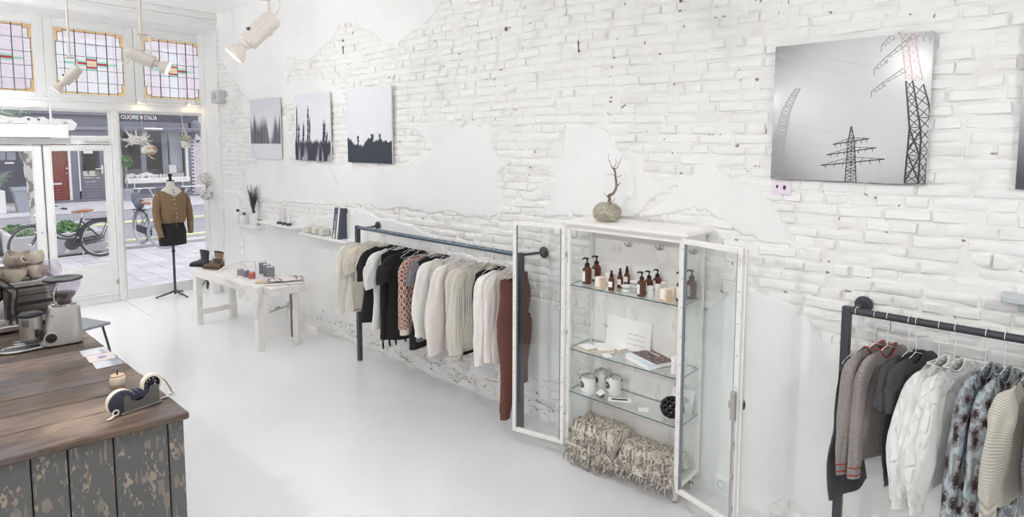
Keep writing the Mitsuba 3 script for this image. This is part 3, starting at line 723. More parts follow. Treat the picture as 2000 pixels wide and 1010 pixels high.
for q_ in range(160):
    a, s = rng.uniform(0, 2 * PI), rng.uniform(.35, 1.0)
    r0 = rng.uniform(0, .18)
    x, y = -25.05 + r0 * math.cos(a), 2.85 + r0 * math.sin(a)
    blades.append(tube(spline([(x, y, .6), (x + .15 * s * math.cos(a), y + .15 * s * math.sin(a), .6 + .5 * s), (x + .42 * s * math.cos(a), y + .42 * s * math.sin(a), .6 + .75 * s * rng.uniform(.5, 1.1))], 5), [.012, .012, .010, .007, .002], 3, False))
part(t, 'grass', cat(*blades), 'leaf_sage', True)
t = thing('street_tree', 'slim street tree with mottled bark seen through the left door pane', 'tree')
part(t, 'trunk', jitter(tube(spline([(-19.6, 3.10, -.15), (-19.6, 3.06, .6), (-19.6, 3.0, 1.3), (-19.6, 2.95, 2.0), (-19.6, 2.72, 2.6), (-19.6, 2.2, 3.2), (-19.5, 1.3, 4.2)], 40), np.linspace(.15, .09, 40), 14), .03, 5, 3), 'bark', True)
part(t, 'branch', cat(tube(spline([(-19.6, 2.95, 1.55), (-19.6, 2.80, 1.95), (-19.6, 2.62, 2.6)], 12), np.linspace(.06, .03, 12), 8)), 'bark', True)
part(t, 'foliage', cat(tuft(-19.4, .9, 4.6, 1.0, 900, .07, 4), tuft(-19.0, 2.4, 2.86, .26, 240, .05, 6, (1, 2.2, .5))), 'leaf_sage', False)
t = thing('concrete_planter', 'low concrete planter of green plants behind the first bicycle', 'planter')
part(t, 'body', cat(box(-17.0, -14.75, 1.9, 2.0, -.11, .33, .02), box(-17.0, -14.75, 3.30, 3.40, -.11, .33, .02), box(-14.85, -14.75, 1.9, 3.40, -.11, .33, .02), box(-17.0, -16.9, 1.9, 3.40, -.11, .33, .02), box(-16.95, -14.8, 1.95, 3.35, -.1, .26)), 'pave_stone', False)
part(t, 'foliage', cat(*[tuft(-16.2 + .45 * a_, b_, .28, .17, 230, .06, int(90 + 10 * b_ + a_), (1, 1.1, .6)) for a_ in (-1, 0, 1, 2) for b_ in (2.2, 2.65, 3.1)]), 'leaf_green', False)
t = thing('street_cabinet', 'white metal box on the pavement left of the doors', 'cabinet')
part(t, 'body', box(-16.5, -15.8, 1.15, 1.84, -.1, .80, .02), 'sill_white', False)
part(t, 'lid', box(-16.55, -15.75, 1.10, 1.88, .80, .88, .02), 'sill_white', False)
part(t, 'door', cat(box(-15.8, -15.785, 1.20, 1.48, 0, .72, .006), box(-15.8, -15.785, 1.52, 1.80, 0, .72, .006)), 'sill_white', False)
t = thing('cloud_sign', 'white cloud shaped signboard with two small arrows outside above the doors', 'sign')
blob = sg.Polygon([(1.10, 2.36), (1.10, 2.30), (1.75, 2.275), (1.95, 2.30), (1.98, 2.37), (1.93, 2.42), (1.78, 2.425), (1.70, 2.405), (1.64, 2.445), (1.56, 2.43), (1.48, 2.445), (1.42, 2.425), (1.30, 2.43), (1.20, 2.46), (1.12, 2.44)]).buffer(.02).buffer(-.01)
part(t, 'board', mv(stand_yz(prism(blob, .03)), -9.72, 0, .02), 'sill_white', False)
part(t, 'arrow', cat(*[mv(stand_yz(prism([(y, 2.43), (y + .035, 2.43), (y + .018, 2.395)], .004)), -9.69, 0, .02) for y in (1.475, 1.575)]), 'ink', False)
part(t, 'bracket', cat(rod((-9.53, 1.3, 2.40), (-9.71, 1.3, 2.40), .01, 6), rod((-9.53, 1.85, 2.40), (-9.71, 1.85, 2.40), .01, 6)), 'grey_metal', 30)

# bicycles
mat('bike_black', (0.05, 0.05, 0.065), 0.35, 0.2)
mat('saddle_tan', (0.42, 0.22, 0.14), 0.5)
mat('bike_white', (0.75, 0.75, 0.76), 0.35)
mat('bike_blue', (0.13, 0.145, 0.20), 0.5)


def bicycle(name, label, rear, heading, frame_mat, steer=0.0, fender='bike_black', white_bar=False):
    """A Dutch town bicycle; local x forward, z up, the rear hub over the origin."""
    k = thing(name, label, 'bicycle')
    h, (rx, ry) = math.radians(heading), rear
    c, s = math.cos(h), math.sin(h)

    def P(nm, m, mt, sm=True, par=k):
        v = np.asarray(m[0])
        return part(par, nm, (np.stack([rx + v[:, 0] * c - v[:, 1] * s, ry + v[:, 0] * s + v[:, 1] * c, v[:, 2] - .10], 1), m[1]), mt, sm)
    R = .345

    def wheel(px, turn):
        t_ = mv(rot(rot(ring(R, .021, 40, 8), 'x', 90), 'z', turn), px, 0, R + .02)
        rim = mv(rot(rot(ring(R - .03, .012, 40, 6), 'x', 90), 'z', turn), px, 0, R + .02)
        sp = cat(*[mv(rot(rot(rod((.02, 0, .02 * (-1) ** q_), (R - .03, 0, 0), .0022, 3), 'y', q_ * 360 / 28), 'z', turn), px, 0, R + .02) for q_ in range(28)])
        w = P('wheel', t_, frame_mat)
        P('rim', rim, 'steel', True, w); P('spoke', sp, 'steel', False, w)
        P('hub', mv(rot(rot(lathe([(0, -.05), (.025, -.05), (.025, .05), (0, .05)], 12), 'x', 90), 'z', turn), px, 0, R + .02), 'chrome', 30, w)
    wheel(0, 0); wheel(1.10, steer)
    arc = lambda px, a0, a1, r: [(px + r * math.cos(a), 0, R + .02 + r * math.sin(a)) for a in np.linspace(a0, a1, 18)]  # noqa: E731
    P('mudguard', cat(tube(arc(0, .2, 3.3, R + .035), .03, 6, flat=.25), tube(arc(1.10, .7, 3.0, R + .035), .028, 6, flat=.25)), fender)
    bb, seat, head = (.46, 0, .30), (.30, 0, .80), (.92, 0, .86)
    P('frame', cat(rod(bb, seat, .016), tube(spline([(.90, 0, .66), (.70, 0, .46), (.44, 0, .40)], 14), .018, 8), tube(spline([(.91, 0, .78), (.74, 0, .58), (.55, 0, .46), (.40, 0, .50)], 14), .015, 8), rod((.90, 0, .62), head, .021), rod((0, .05, R + .02), bb, .011), rod((0, -.05, R + .02), bb, .011), rod((0, .05, R + .02), (.32, .01, .74), .010), rod((0, -.05, R + .02), (.32, -.01, .74), .010)), frame_mat)
    P('fork', cat(rod((.93, .05, .64), (1.10, .05, R + .02), .012), rod((.93, -.05, .64), (1.10, -.05, R + .02), .012)), frame_mat)
    P('chain_case', mv(rot(prism(sg.LineString([(0, 0), (.46, -.06)]).buffer(.075).union(sg.Point(.46, -.06).buffer(.12)), .03), 'x', 90), 0, -.05, R + .02), 'bike_black', False)
    P('crank', cat(rod((.46, -.06, .30), (.55, -.08, .16), .010, 6), box(.50, .60, -.15, -.08, .145, .165, .004)), 'chrome', 30)
    P('saddle', mv(sc(ball(1, 3), .145, .085, .035), .24, 0, .935), 'saddle_tan')
    P('saddle_nose', mv(sc(ball(1, 2), .10, .03, .03), .37, 0, .925), 'saddle_tan')
    P('seat_post', rod(seat, (.27, 0, .92), .013), 'chrome')
    hb = 'bike_white' if white_bar else 'chrome'
    P('handlebar', cat(rod(head, (.88, 0, 1.04), .013), tube(spline([(.62, .27, 1.02), (.80, .28, 1.06), (.90, .14, 1.07), (.89, 0, 1.05), (.90, -.14, 1.07), (.80, -.28, 1.06), (.62, -.27, 1.02)], 40), .012, 8)), hb)
    P('grip', cat(rod((.60, .27, 1.015), (.72, .275, 1.04), .018), rod((.60, -.27, 1.015), (.72, -.275, 1.04), .018)), 'bike_black')
    P('headlight', mv(sc(ball(.05, 2), 1, 1, 1), .99, 0, .90), 'chrome')
    P('rack', cat(*[rod((-.30, y, .76), (.24, y, .76), .007, 6) for y in (-.06, -.02, .02, .06)], rod((-.28, -.07, .76), (-.28, .07, .76), .007, 6), rod((.0, -.07, .76), (.0, .07, .76), .007, 6), rod((-.16, .07, .76), (0, .07, R + .02), .007, 6), rod((-.16, -.07, .76), (0, -.07, R + .02), .007, 6)), 'bike_black')
    P('kickstand', rod((.30, -.06, .28), (.24, -.24, .0), .011, 6), 'bike_white')
    return k, P


bicycle('bicycle', 'black town bicycle with a tan saddle seen through the right door pane', (-14.05, 3.17), -86, 'bike_black', 12, white_bar=True)
k2, P2 = bicycle('bicycle', 'pale town bicycle parked behind the dress form, wheels either side of it', (-15.18, 4.18), 9, 'zinc', 68)
P2('child_seat', cat(mv(sc(ball(1, 2), .13, .10, .13), -.04, 0, .90), mv(rot(box(-.03, .03, -.10, .10, 0, .24, .03), 'y', -14), -.14, 0, .90)), 'bike_blue')

# ================================================================== GARMENT RAILS
def rail(label, x0, x1, y, z, xs_flange, posts, bar_mat):
    k = thing('garment_rail', label, 'clothes rail')
    part(k, 'bar', rod((x0, y, z), (x1, y, z), .0175, 16), bar_mat, 40)
    for x in posts:
        part(k, 'post', box(x - .02, x + .02, y - .02, y + .02, 0, z + .018, .003), 'black_metal', False)
    for x, xw in xs_flange:
        a = part(k, 'wall_arm', rod((x, y, z), (xw, WY - .03 - float(proud(xw, z)), z), .0105, 12), 'black_metal', 40)
        part(a, 'flange', mv(rot(cat(lathe([(0, 0), (.043, 0), (.043, .006), (.020, .010), (.018, .024), (0, .024)], 24), *[mv(lathe([(0, 0), (.006, 0), (.005, .009), (0, .009)], 8), .031 * math.cos(t), .031 * math.sin(t), 0) for t in (0.5, 2.07, 3.64, 5.21)]), 'x', 90), xw, WY - .026 - float(proud(xw, z)), z), 'black_metal', 30)
    return k


RY, RZ = 3.245, 1.333
rail('dark steel garment rail fixed to the wall left of the glass cabinet', -5.08, -2.927, 3.24, RZ, ((-4.97, -5.03), (-2.93, -2.875)), (-5.08, -2.925), 'blue_steel')
rail('dark steel garment rail fixed to the wall right of the glass cabinet', -0.748, 1.45, 3.255, RZ, ((-.735, -.708), (1.4, 1.4)), (-0.745, 1.43), 'black_metal')

knit_bump = lambda f, a=1.0: (lambda p, n, uv: a * dr.abs(dr.sin(uv.x * f)) * (0.7 + 0.3 * dr.sin(uv.y * f * 1.7)))  # noqa: E731


def cloth(key, c, rough=0.9, sheen=0.3, var=0.06, bump=None, bs=0.0015):
    d = tuple(v * (1 - var * 2) for v in c)
    mat(key, proc(lambda p, n, uv, c=c, d=d: mix(c, d, fbm(p.x * 60, p.y * 60, p.z * 60, 2))), rough, spec=0.25, sheen=sheen, bump=bump, bscale=bs)


cloth('cream_silk', (0.80, 0.77, 0.70), 0.55); cloth('white_cotton', (0.82, 0.81, 0.78)); cloth('beige_jersey', (0.68, 0.63, 0.55)); cloth('pale_blue_cloth', (0.52, 0.56, 0.60), 0.7)
cloth('black_cloth', (0.022, 0.020, 0.022)); cloth('grey_cloth', (0.20, 0.20, 0.22)); cloth('charcoal_cloth', (0.07, 0.07, 0.075)); cloth('oat_knit', (0.64, 0.61, 0.54), bump=lambda p, n, uv: dr.sin(uv.x * 190) * 0.5 + fbm(p.x * 90, p.y * 90, p.z * 90, 2), bs=0.003)
cloth('pink_white', (0.80, 0.74, 0.70), 0.8); cloth('rust_cloth', (0.145, 0.062, 0.050), 0.8)


def heather(p, n, uv):
    s = noise(p.x * 120, p.y * 120, p.z * 480)
    return mix((0.36, 0.325, 0.31), (0.19, 0.17, 0.165), s)


mat('heather_knit', proc(heather), 0.95, spec=0.2, sheen=0.3)
mat('red_stripe', (0.30, 0.05, 0.045), 0.9)


def quilted(p, n, uv):
    d1, d2, r = voronoi(uv.x * 16, uv.y * 11)
    return smoothstep(0.02, 0.35, d2 - d1)


mat('quilt_white', (0.80, 0.80, 0.78), 0.9, spec=0.2, sheen=0.4, bump=quilted, bscale=0.006)


def jacquard(p, n, uv):
    u, v = uv.x * 15, uv.y * 13
    cx, cy = u - dr.floor(u) - 0.5, v - dr.floor(v) - 0.5
    r = dr.sqrt(cx * cx + cy * cy * 0.6)
    a = dr.abs(r - 0.32) < 0.075
    b = r < 0.09
    c = (dr.abs(dr.abs(cx) + dr.abs(cy) - 0.60) < 0.085)
    e = noise(p.x * 220, p.y * 220, p.z * 220) > 0.78
    return dr.select(a | b | c | e, C(0.56, 0.46, 0.39), C(0.21, 0.050, 0.045))


mat('jacquard_red', proc(jacquard), 0.95, spec=0.15, sheen=0.3)


def starburst(p, n, uv):
    d1, d2, r = voronoi(uv.x * 7.5, uv.y * 6.5)
    ray = noise(uv.x * 170, uv.y * 170, 1.0)
    base = mix((0.27, 0.33, 0.37), (0.50, 0.56, 0.58), noise(uv.x * 40, uv.y * 34, 4.0))
    blot = smoothstep(0.45, 0.7, noise(uv.x * 34, uv.y * 34, 9.0))
    base = mix(base, (0.18, 0.19, 0.20), blot * 0.75)
    star = smoothstep(0.30, 0.12, d1 + 0.34 * (ray - 0.5))
    return mix(mix(base, (0.20, 0.09, 0.07), smoothstep(0.46, 0.22, d1 + 0.4 * (ray - 0.5)) * 0.6), (0.03, 0.02, 0.022), star)


mat('starburst_print', proc(starburst), 0.7, spec=0.3)
mat('rib_cream', proc(lambda p, n, uv: mix((0.66, 0.63, 0.55), (0.42, 0.40, 0.35), 0.5 + 0.5 * dr.sin(uv.y * 380))), 0.95, spec=0.15)
mat('rib_grey', proc(lambda p, n, uv: mix((0.24, 0.24, 0.25), (0.14, 0.14, 0.145), 0.5 + 0.5 * dr.sin(uv.y * 300))), 0.95, spec=0.15)


def smooth01(t):
    t = np.clip(t, 0, 1)
    return t * t * (3 - 2 * t)


def body_mesh(L, ws, wc, wh, th, neck, nd, slope, folds, amp, seed, zs, hemwave=0.01, top=None, waist=None):
    """A hanging bodice: an open tube, flat on the hanger at the top, fuller and folded towards the hem."""
    g = np.random.default_rng(seed)
    nt, na = 26, 64
    t = np.linspace(0, 1, nt)[:, None]; a = (np.arange(na) * 2 * PI / na)[None]
    ca, sa = np.sign(np.cos(a)) * np.abs(np.cos(a)) ** .85, np.sin(a)
    w = ws + (wc - ws) * smooth01(t / .3) + (wh - wc) * smooth01((t - .3) / .7)
    if waist:
        w = w * (1 - waist[1] * np.exp(-((t - waist[0]) / .10) ** 2))
    thk = th * (.22 + .78 * smooth01(t / .35))
    y = w * ca
    y0 = ws * ca
    ztop = -slope * np.maximum(0, np.abs(y0) - neck)
    inn = np.clip(1 - (y0 / (neck + 1e-9)) ** 2, 0, 1)
    ztop = ztop - np.where(sa > 0, nd, nd * .35) * inn
    if top is not None:
        ztop = ztop + top(y0 / ws, sa)
    ph = g.uniform(0, 6.28, 4)
    fold = sum(amp * (.6 ** i) * np.sin(folds * (1 + .63 * i) * y / wh + ph[i] + .5 * np.sin(3 * t + ph[3]) + (sa > 0) * 1.7) for i in range(3))
    x = thk * sa + fold * smooth01((t - .05) / .7) * np.abs(sa) ** .5 + .018 * np.sin(2.2 * t * PI + ph[0]) * t
    z = zs + ztop * (1 - t) ** 1.0 + t * (-L) + hemwave * t * np.sin(2 * a + ph[1])
    P = np.stack([x, y + 0 * t, z + 0 * a], -1)
    P = P + .010 * (meshkit.fbm(P * 7 + seed, 3, seed)[..., None] - .5) * np.array([1, .6, .3])
    uv = np.stack([np.broadcast_to(y / .5 + .5, x.shape), (zs - z) / .5], -1)
    m = gridmesh(P, closev=True)
    return m, uv.reshape(-1, 2)


def sleeve_mesh(side, ws, slope, zs, Ls, out, r0, r1, dx, seed, puff=0.0, n=30):
    g = np.random.default_rng(seed)
    zt = lambda y_: zs - slope * max(0, y_ - .07)  # noqa: E731
    pts = spline([(0, side * ws * .50, zt(ws * .50) - .012), (0, side * ws * .80, zt(ws * .80) - .024), (dx * .1, side * (ws + out * .25), zt(ws) - .062), (dx * .3, side * (ws + out * .6), zs - max(.16, Ls * .30)), (dx * .7, side * (ws + out * .95), zs - Ls * .58), (dx, side * (ws + out), zs - Ls * .84), (dx * 1.1, side * (ws + out * .85), zs - Ls)], n)
    t = np.linspace(0, 1, n)
    r = np.interp(t, [0, .10, .25, .40, 1], [.010, .024, r0 * .85, r0, r1]) + puff * np.sin(PI * np.clip((t - .45) / .5, 0, 1)) ** 2
    na = 28
    a = np.arange(na) * 2 * PI / na
    ph = g.uniform(0, 6.28, 3)
    rr = .92 * r[:, None] * (1 + .16 * np.sin(3 * a[None] + ph[0] + 5 * t[:, None]) * smooth01(t[:, None] * 3) + .06 * np.sin(5 * a[None] + ph[1] - 9 * t[:, None]))
    tg = np.gradient(pts, axis=0); tg /= np.linalg.norm(tg, axis=1, keepdims=True)
    nrm = np.stack([0 * t, -tg[:, 2] * side, tg[:, 1] * side], 1)                    # across the sleeve, in the hanging plane
    P = pts[:, None] + rr[..., None] * np.cos(a)[None, :, None] * nrm[:, None] * side + .50 * rr[..., None] * np.sin(a)[None, :, None] * np.array([1.0, 0, 0])
    P = P + .008 * (meshkit.fbm(P * 11 + seed, 3, seed)[..., None] - .5)
    uv = np.stack([np.broadcast_to(a / (2 * PI) * .55, rr.shape), np.broadcast_to((t * Ls / .5)[:, None], rr.shape)], -1)
    return gridmesh(P, closev=True), uv.reshape(-1, 2), P


GLOC = dict(y=RY, z=RZ)


def place(m, x, yaw):
    v, f = mv(rot(m, 'z', yaw), x, GLOC['y'], GLOC['z'])
    lim = WY - .034 - proud(v[:, 0], v[:, 2]) - .012 * meshkit.noise(v * 9)          # cloth that reaches the wall lies against it
    over = v[:, 1] > lim - .03
    v = v.copy(); v[:, 1] = np.where(over, lim - .03 * np.exp(-np.maximum(v[:, 1] - lim + .03, 0) / .03), v[:, 1])
    return v, f


def hanger(x, yaw, label, group, mt='white_wire', w=.165, zn=-.10, slope=.36):
    k = thing('clothes_hanger', label, 'hanger', group)
    hook = [(0, .020 * math.cos(t) * -1, .003 + .021 * math.sin(t)) for t in np.linspace(-.5, PI + .35, 14)] + [(0, .012, -.040), (0, 0, -.065), (0, 0, zn)]
    part(k, 'hook', place(tube(hook, .0018, 6), x, yaw), mt, True)
    e_ = zn - slope * w
    tri_ = [(0, 0, zn), (0, -.04, zn - .012), (0, -w + .02, e_ + .012), (0, -w, e_), (0, -w + .02, e_ - .010), (0, w - .02, e_ - .010), (0, w, e_), (0, w - .02, e_ + .012), (0, .04, zn - .012), (0, 0, zn)]
    part(k, 'frame', place(tube(tri_, .0021, 6), x, yaw), mt, True)
    return k


def garment(name, cat_, label, x, mt, yaw=0, L=.62, ws=.19, wc=.20, wh=.21, th=.035, neck=.075, nd=.05, slope=.32, folds=3, amp=.010, sleeve=None, Ls=.6, out=.03, r0=.07, r1=.05, dx=.0, cuff=None, hem=None, seed=1, puff=0.0, strap=None, top=None, waist=None, drop=.128, group=None, trim=None, collar=None, hemwave=.01, hg=True, hlabel=None, hgroup=None, cuff_h=.05):
    if hg:
        hanger(x, yaw, 'hanger of the ' + label, hgroup, w=ws - .025 if not strap else ws * .8, zn=-drop + (.004 if not strap else .085), slope=slope + .02 if not strap else .36)
    k = thing(name, label, cat_, group)
    zs = -drop
    m, uv = body_mesh(L, ws, wc, wh, th, neck, nd, slope, folds, amp, seed, zs, hemwave, top, waist)
    part(k, 'body', place(m, x, yaw), mt, True, uv=uv)
    if sleeve:
        for sd in (-1, 1):
            sm, suv, P = sleeve_mesh(sd, ws, slope, zs, Ls if sd < 0 else Ls * .98, out, r0, r1, dx * (1 if sd < 0 else .6), seed + 5 + sd, puff)
            s = part(k, 'sleeve', place(sm, x, yaw), mt, True, uv=suv)
            if cuff:
                e = P[-1]; c = e.mean(0)
                R = np.stack([c + (e - c) * f_ + [0, 0, dz] for f_, dz in ((.72, .012), (.80, -.01), (.78, -cuff_h), (.70, -cuff_h - .004))])
                part(s, 'cuff', place(gridmesh(R, closev=True), x, yaw), cuff, True, uv=np.tile(np.linspace(0, .2, 4)[:, None, None], (1, R.shape[1], 2)).reshape(-1, 2))
            if trim:
                for q_ in (-2, -4):
                    e = P[q_]; c = e.mean(0)
                    part(s, 'stripe', place(tube(np.vstack([c + (e - c) * 1.02, (c + (e - c) * 1.02)[:1]]), .0032, 5, False), x, yaw), trim, True)
    if strap:
        for sd in (-1, 1):
            part(k, 'strap', place(tube(spline([(0, sd * ws * .60, zs + .060), (.008, sd * ws * .66, zs - .01), (.012, sd * ws * .70, zs - strap)], 8), .006, 6, flat=.35), x, yaw), mt, True)
    if collar:
        a = np.linspace(0, 2 * PI, 40)
        y_ = (neck + .012) * np.cos(a)
        z_ = zs - np.where(np.sin(a) > 0, nd, nd * .35) * np.clip(1 - (y_ / neck) ** 2, 0, 1)
        part(k, 'collar', place(tube(np.stack([th * .35 * np.sin(a), y_, z_ + .001], 1), .003, 8, False), x, yaw), collar, True)
    if hem:
        r_ = m[0].reshape(26, 64, 3)
        R = np.stack([r_[-2] * 1.0, r_[-1] + [0, 0, 0], r_[-1] + [0, 0, -.045]]); c = R.mean(1, keepdims=True)
        R = c + (R - c) * np.array([1.03, .985, .97])[:, None, None]; R[:, :, 2] = np.stack([r_[-2][:, 2], r_[-1][:, 2], r_[-1][:, 2] - .045])
        part(k, 'hem', place(gridmesh(R, closev=True), x, yaw), hem, True, uv=np.tile(np.linspace(0, .2, 3)[:, None, None], (1, 64, 2)).reshape(-1, 2))
    return k


H1, H2 = 'white wire hangers on the left rail', 'white wire hangers on the right rail'
lo = dict(hgroup=H1)
cami = lambda y, s: np.where(np.abs(y) > .74, -.02, np.where(s > 0, -.05 * (1 - (np.abs(y) / .74)) - 0, -.03))  # noqa: E731
garment('blouse', 'blouse', 'sheer cream long sleeved blouse at the window end of the left rail', -4.99, 'cream_silk', -6, L=.66, ws=.19, wh=.25, sleeve=1, Ls=.66, out=.05, r0=.065, r1=.07, folds=4, amp=.014, seed=2, **lo)
garment('camisole', 'top', 'narrow pale blue camisole with a black strap beside the cream blouse', -4.93, 'pale_blue_cloth', 4, L=.55, ws=.15, wc=.16, wh=.17, th=.02, drop=.20, neck=.12, nd=.03, slope=.0, strap=.03, seed=3, **lo)
garment('short_sleeved_top', 'top', 'beige short sleeved top with a gathered side on the left rail', -4.86, 'beige_jersey', -5, L=.62, sleeve=1, Ls=.26, out=.045, r0=.065, r1=.06, folds=5, amp=.013, seed=4, waist=(.45, .16), **lo)
garment('batwing_blouse', 'blouse', 'wide cream blouse with a pale blue shoulder left of the black dress', -4.72, 'cream_silk', 3, L=.44, ws=.17, wc=.27, wh=.16, th=.04, folds=3, seed=5, trim=None, collar='pale_blue_cloth', **lo)
garment('dress', 'dress', 'long plain black dress between the cream blouse and the grey white top', -4.66, 'black_cloth', -3, L=.70, ws=.20, wc=.20, wh=.25, sleeve=1, Ls=.30, out=.02, r0=.06, r1=.055, folds=4, amp=.012, seed=6, **lo)
garment('tunic', 'top', 'long off white top with a grey drape down the front', -4.50, 'white_cotton', -4, L=.72, ws=.19, wc=.22, wh=.23, sleeve=1, Ls=.34, out=.05, r0=.07, r1=.065, folds=3, amp=.016, seed=7, collar='grey_cloth', **lo)
k = garment('skirt_dress', 'dress', 'black dress with hem tassels behind the long off white top', -4.43, 'black_cloth', 2, L=.79, ws=.19, wh=.22, folds=4, seed=8, **lo)
for y in (-.20, -.13, -.06, .05):
    part(k, 'tassel', place(tube([(.02, y, -.128 - .78), (.025, y - .005, -.128 - .84), (.02, y + .004, -.128 - .88)], [.005, .009, .006], 6), -4.43, 2), 'black_cloth', True)
garment('t_shirt', 't-shirt', 'black t shirt left of the red patterned sweater', -4.28, 'black_cloth', -4, L=.78, ws=.20, wc=.21, wh=.23, sleeve=1, Ls=.25, out=.05, r0=.075, r1=.075, folds=3, seed=9, **lo)
garment('tank_top', 'top', 'slate grey tank top just left of the red patterned sweater', -4.15, 'grey_cloth', 3, L=.62, ws=.165, wh=.19, slope=.15, seed=10, drop=.16, **lo)
garment('sweater', 'sweater', 'red and beige patterned sweater with beige cuffs', -4.00, 'jacquard_red', -8, L=.60, ws=.21, wc=.23, wh=.22, th=.055, sleeve=1, Ls=.60, out=.035, r0=.08, r1=.062, cuff='beige_jersey', hem='beige_jersey', collar='beige_jersey', seed=11, dx=.02, **lo)
garment('t_shirt', 't-shirt', 'grey t shirt with its hem showing below the red patterned sweater', -3.96, 'grey_cloth', 5, L=.70, ws=.19, wh=.21, sleeve=1, Ls=.22, r0=.06, r1=.06, seed=12, **lo)
garment('skirt_dress', 'dress', 'short flared black dress behind the red patterned sweater', -3.90, 'black_cloth', -10, L=.76, ws=.17, wc=.18, wh=.26, folds=5, amp=.02, seed=13, **lo)
garment('blouse', 'blouse', 'white blouse gathered at the waist right of the red patterned sweater', -3.80, 'white_cotton', -3, L=.66, ws=.19, wc=.22, wh=.22, sleeve=1, Ls=.62, out=.05, r0=.065, r1=.075, waist=(.45, .25), folds=5, amp=.014, puff=.02, seed=14, **lo)
garment('camisole', 'top', 'dark grey camisole with wide straps between the white blouses', -3.70, 'grey_cloth', 2, L=.58, ws=.155, wc=.17, wh=.20, th=.025, drop=.20, neck=.11, nd=.06, slope=0, strap=.03, seed=15, **lo)
garment('blouse', 'blouse', 'pinkish white blouse with a ruffled hem on the left rail', -3.60, 'pink_white', -5, L=.74, ws=.19, wc=.21, wh=.26, sleeve=1, Ls=.72, out=.06, r0=.065, r1=.085, folds=6, amp=.022, hemwave=.03, seed=16, puff=.02, **lo)
garment('camisole', 'top', 'black camisole with thin straps left of the oatmeal cardigan', -3.50, 'black_cloth', 2, L=.66, ws=.14, wc=.15, wh=.18, th=.02, drop=.21, neck=.10, nd=.07, slope=0, strap=.035, seed=17, **lo)
garment('cardigan', 'cardigan', 'beige knitted cardigan left of the oatmeal sweater', -3.44, 'beige_jersey', -3, L=.60, ws=.19, wh=.21, sleeve=1, Ls=.60, out=.03, r0=.07, r1=.055, seed=18, **lo)
garment('sweater', 'sweater', 'pale oatmeal knitted sweater with full sleeves on the left rail', -3.35, 'oat_knit', -7, L=.60, ws=.21, wc=.22, wh=.23, th=.055, sleeve=1, Ls=.66, out=.045, r0=.075, r1=.07, puff=.025, cuff='oat_knit', hem='oat_knit', collar='oat_knit', seed=19, dx=.02, **lo)
garment('vest', 'top', 'short black vest on a hanger left of the long white trousers', -3.24, 'black_cloth', 3, L=.36, ws=.18, wh=.19, slope=.2, seed=20, drop=.14, **lo)
garment('long_blouse', 'blouse', 'long smooth white blouse left of the rust coloured garment', -3.13, 'white_cotton', -4, L=.70, ws=.19, wc=.21, wh=.22, th=.045, sleeve=1, Ls=.70, out=.02, r0=.065, r1=.06, folds=2, amp=.012, seed=21, **lo)
garment('long_blouse', 'blouse', 'blush beige long blouse touching the rust coloured garment', -3.06, 'pink_white', -2, L=.68, ws=.18, wh=.20, sleeve=1, Ls=.66, out=.015, r0=.06, r1=.055, folds=2, seed=22, **lo)
for x, w in ((-4.20, 'left of the red patterned sweater, first of two'), (-4.10, 'left of the red patterned sweater, second of two'), (-3.28, 'right of the oatmeal sweater, first of two'), (-3.20, 'right of the oatmeal sweater, second of two')):
    hanger(x, 8, 'empty wire hanger ' + w, H1)
# the rust jumpsuit at the end: a bodice with two long legs, turned a little to the room
X, YW = -2.985, 10
hanger(X, YW, 'wire hanger of the long rust brown jumpsuit', H1)
k = thing('jumpsuit', 'long rust brown jumpsuit at the cabinet end of the left rail', 'jumpsuit')
zs = -.16
m, uv = body_mesh(.42, .21, .205, .212, .045, .14, .05, .05, 2, .008, 31, zs)
part(k, 'body', place(m, X, YW), 'rust_cloth', True, uv=uv)
for sd, Lg in ((-1, 1.06), (1, .86)):
    n = 26; t = np.linspace(0, 1, n)[:, None]; a = (np.arange(32) * 2 * PI / 32)[None]
    ry = .092 + .014 * smooth01(t / .12) - .040 * smooth01(t * 1.05) - .018 * smooth01((t - .90) / .05); rx = .028 + .018 * smooth01(t / .12) - .014 * t
    y = sd * (.112 + .012 * t) + ry * np.cos(a) * (1 + .06 * np.sin(4 * a + 6 * t))
    x = rx * np.sin(a) + .012 * np.sin(5 * t + sd)
    z = zs - .33 + (0 * a) - t * (Lg - .33)
    part(k, 'leg', place(gridmesh(np.stack([x, y, z], -1), closev=True), X, YW), 'rust_cloth', True, uv=np.stack([y / .5, z / .5 + 0 * a], -1).reshape(-1, 2))

# right rail
GLOC['y'] = 3.255
hi = dict(hgroup=H2)
garment('camisole', 'top', 'black slip top at the left end of the right rail', -0.70, 'charcoal_cloth', -14, L=.62, ws=.15, wc=.17, wh=.19, th=.03, drop=.28, neck=.10, nd=.09, slope=0, strap=.045, folds=3, amp=.012, seed=41, **hi)
for x, lab, s in ((-.618, 'first grey heather sweater with red trim, next to the black slip top', 42), (-.565, 'second grey heather sweater with red trim, next to the black t shirts', 43)):
    garment('sweater', 'sweater', lab, x, 'heather_knit', -16, L=.52, ws=.185, wc=.20, wh=.205, th=.035, sleeve=1, Ls=.60, out=.02, r0=.062, r1=.042, collar='red_stripe', trim='red_stripe', neck=.08, seed=s, dx=-.015, drop=.145, group='grey heather sweaters with red trim', **hi)
for x, lab, s in ((-.478, 'black t shirt next to the grey heather sweaters', 44), (-.448, 'black t shirt next to the white quilted sweaters', 45)):
    garment('t_shirt', 't-shirt', lab, x, 'charcoal_cloth', -15, L=.60, ws=.18, wc=.18, wh=.185, th=.025, sleeve=1, Ls=.21, out=.035, r0=.062, r1=.066, folds=4, amp=.014, seed=s, drop=.15, **hi)
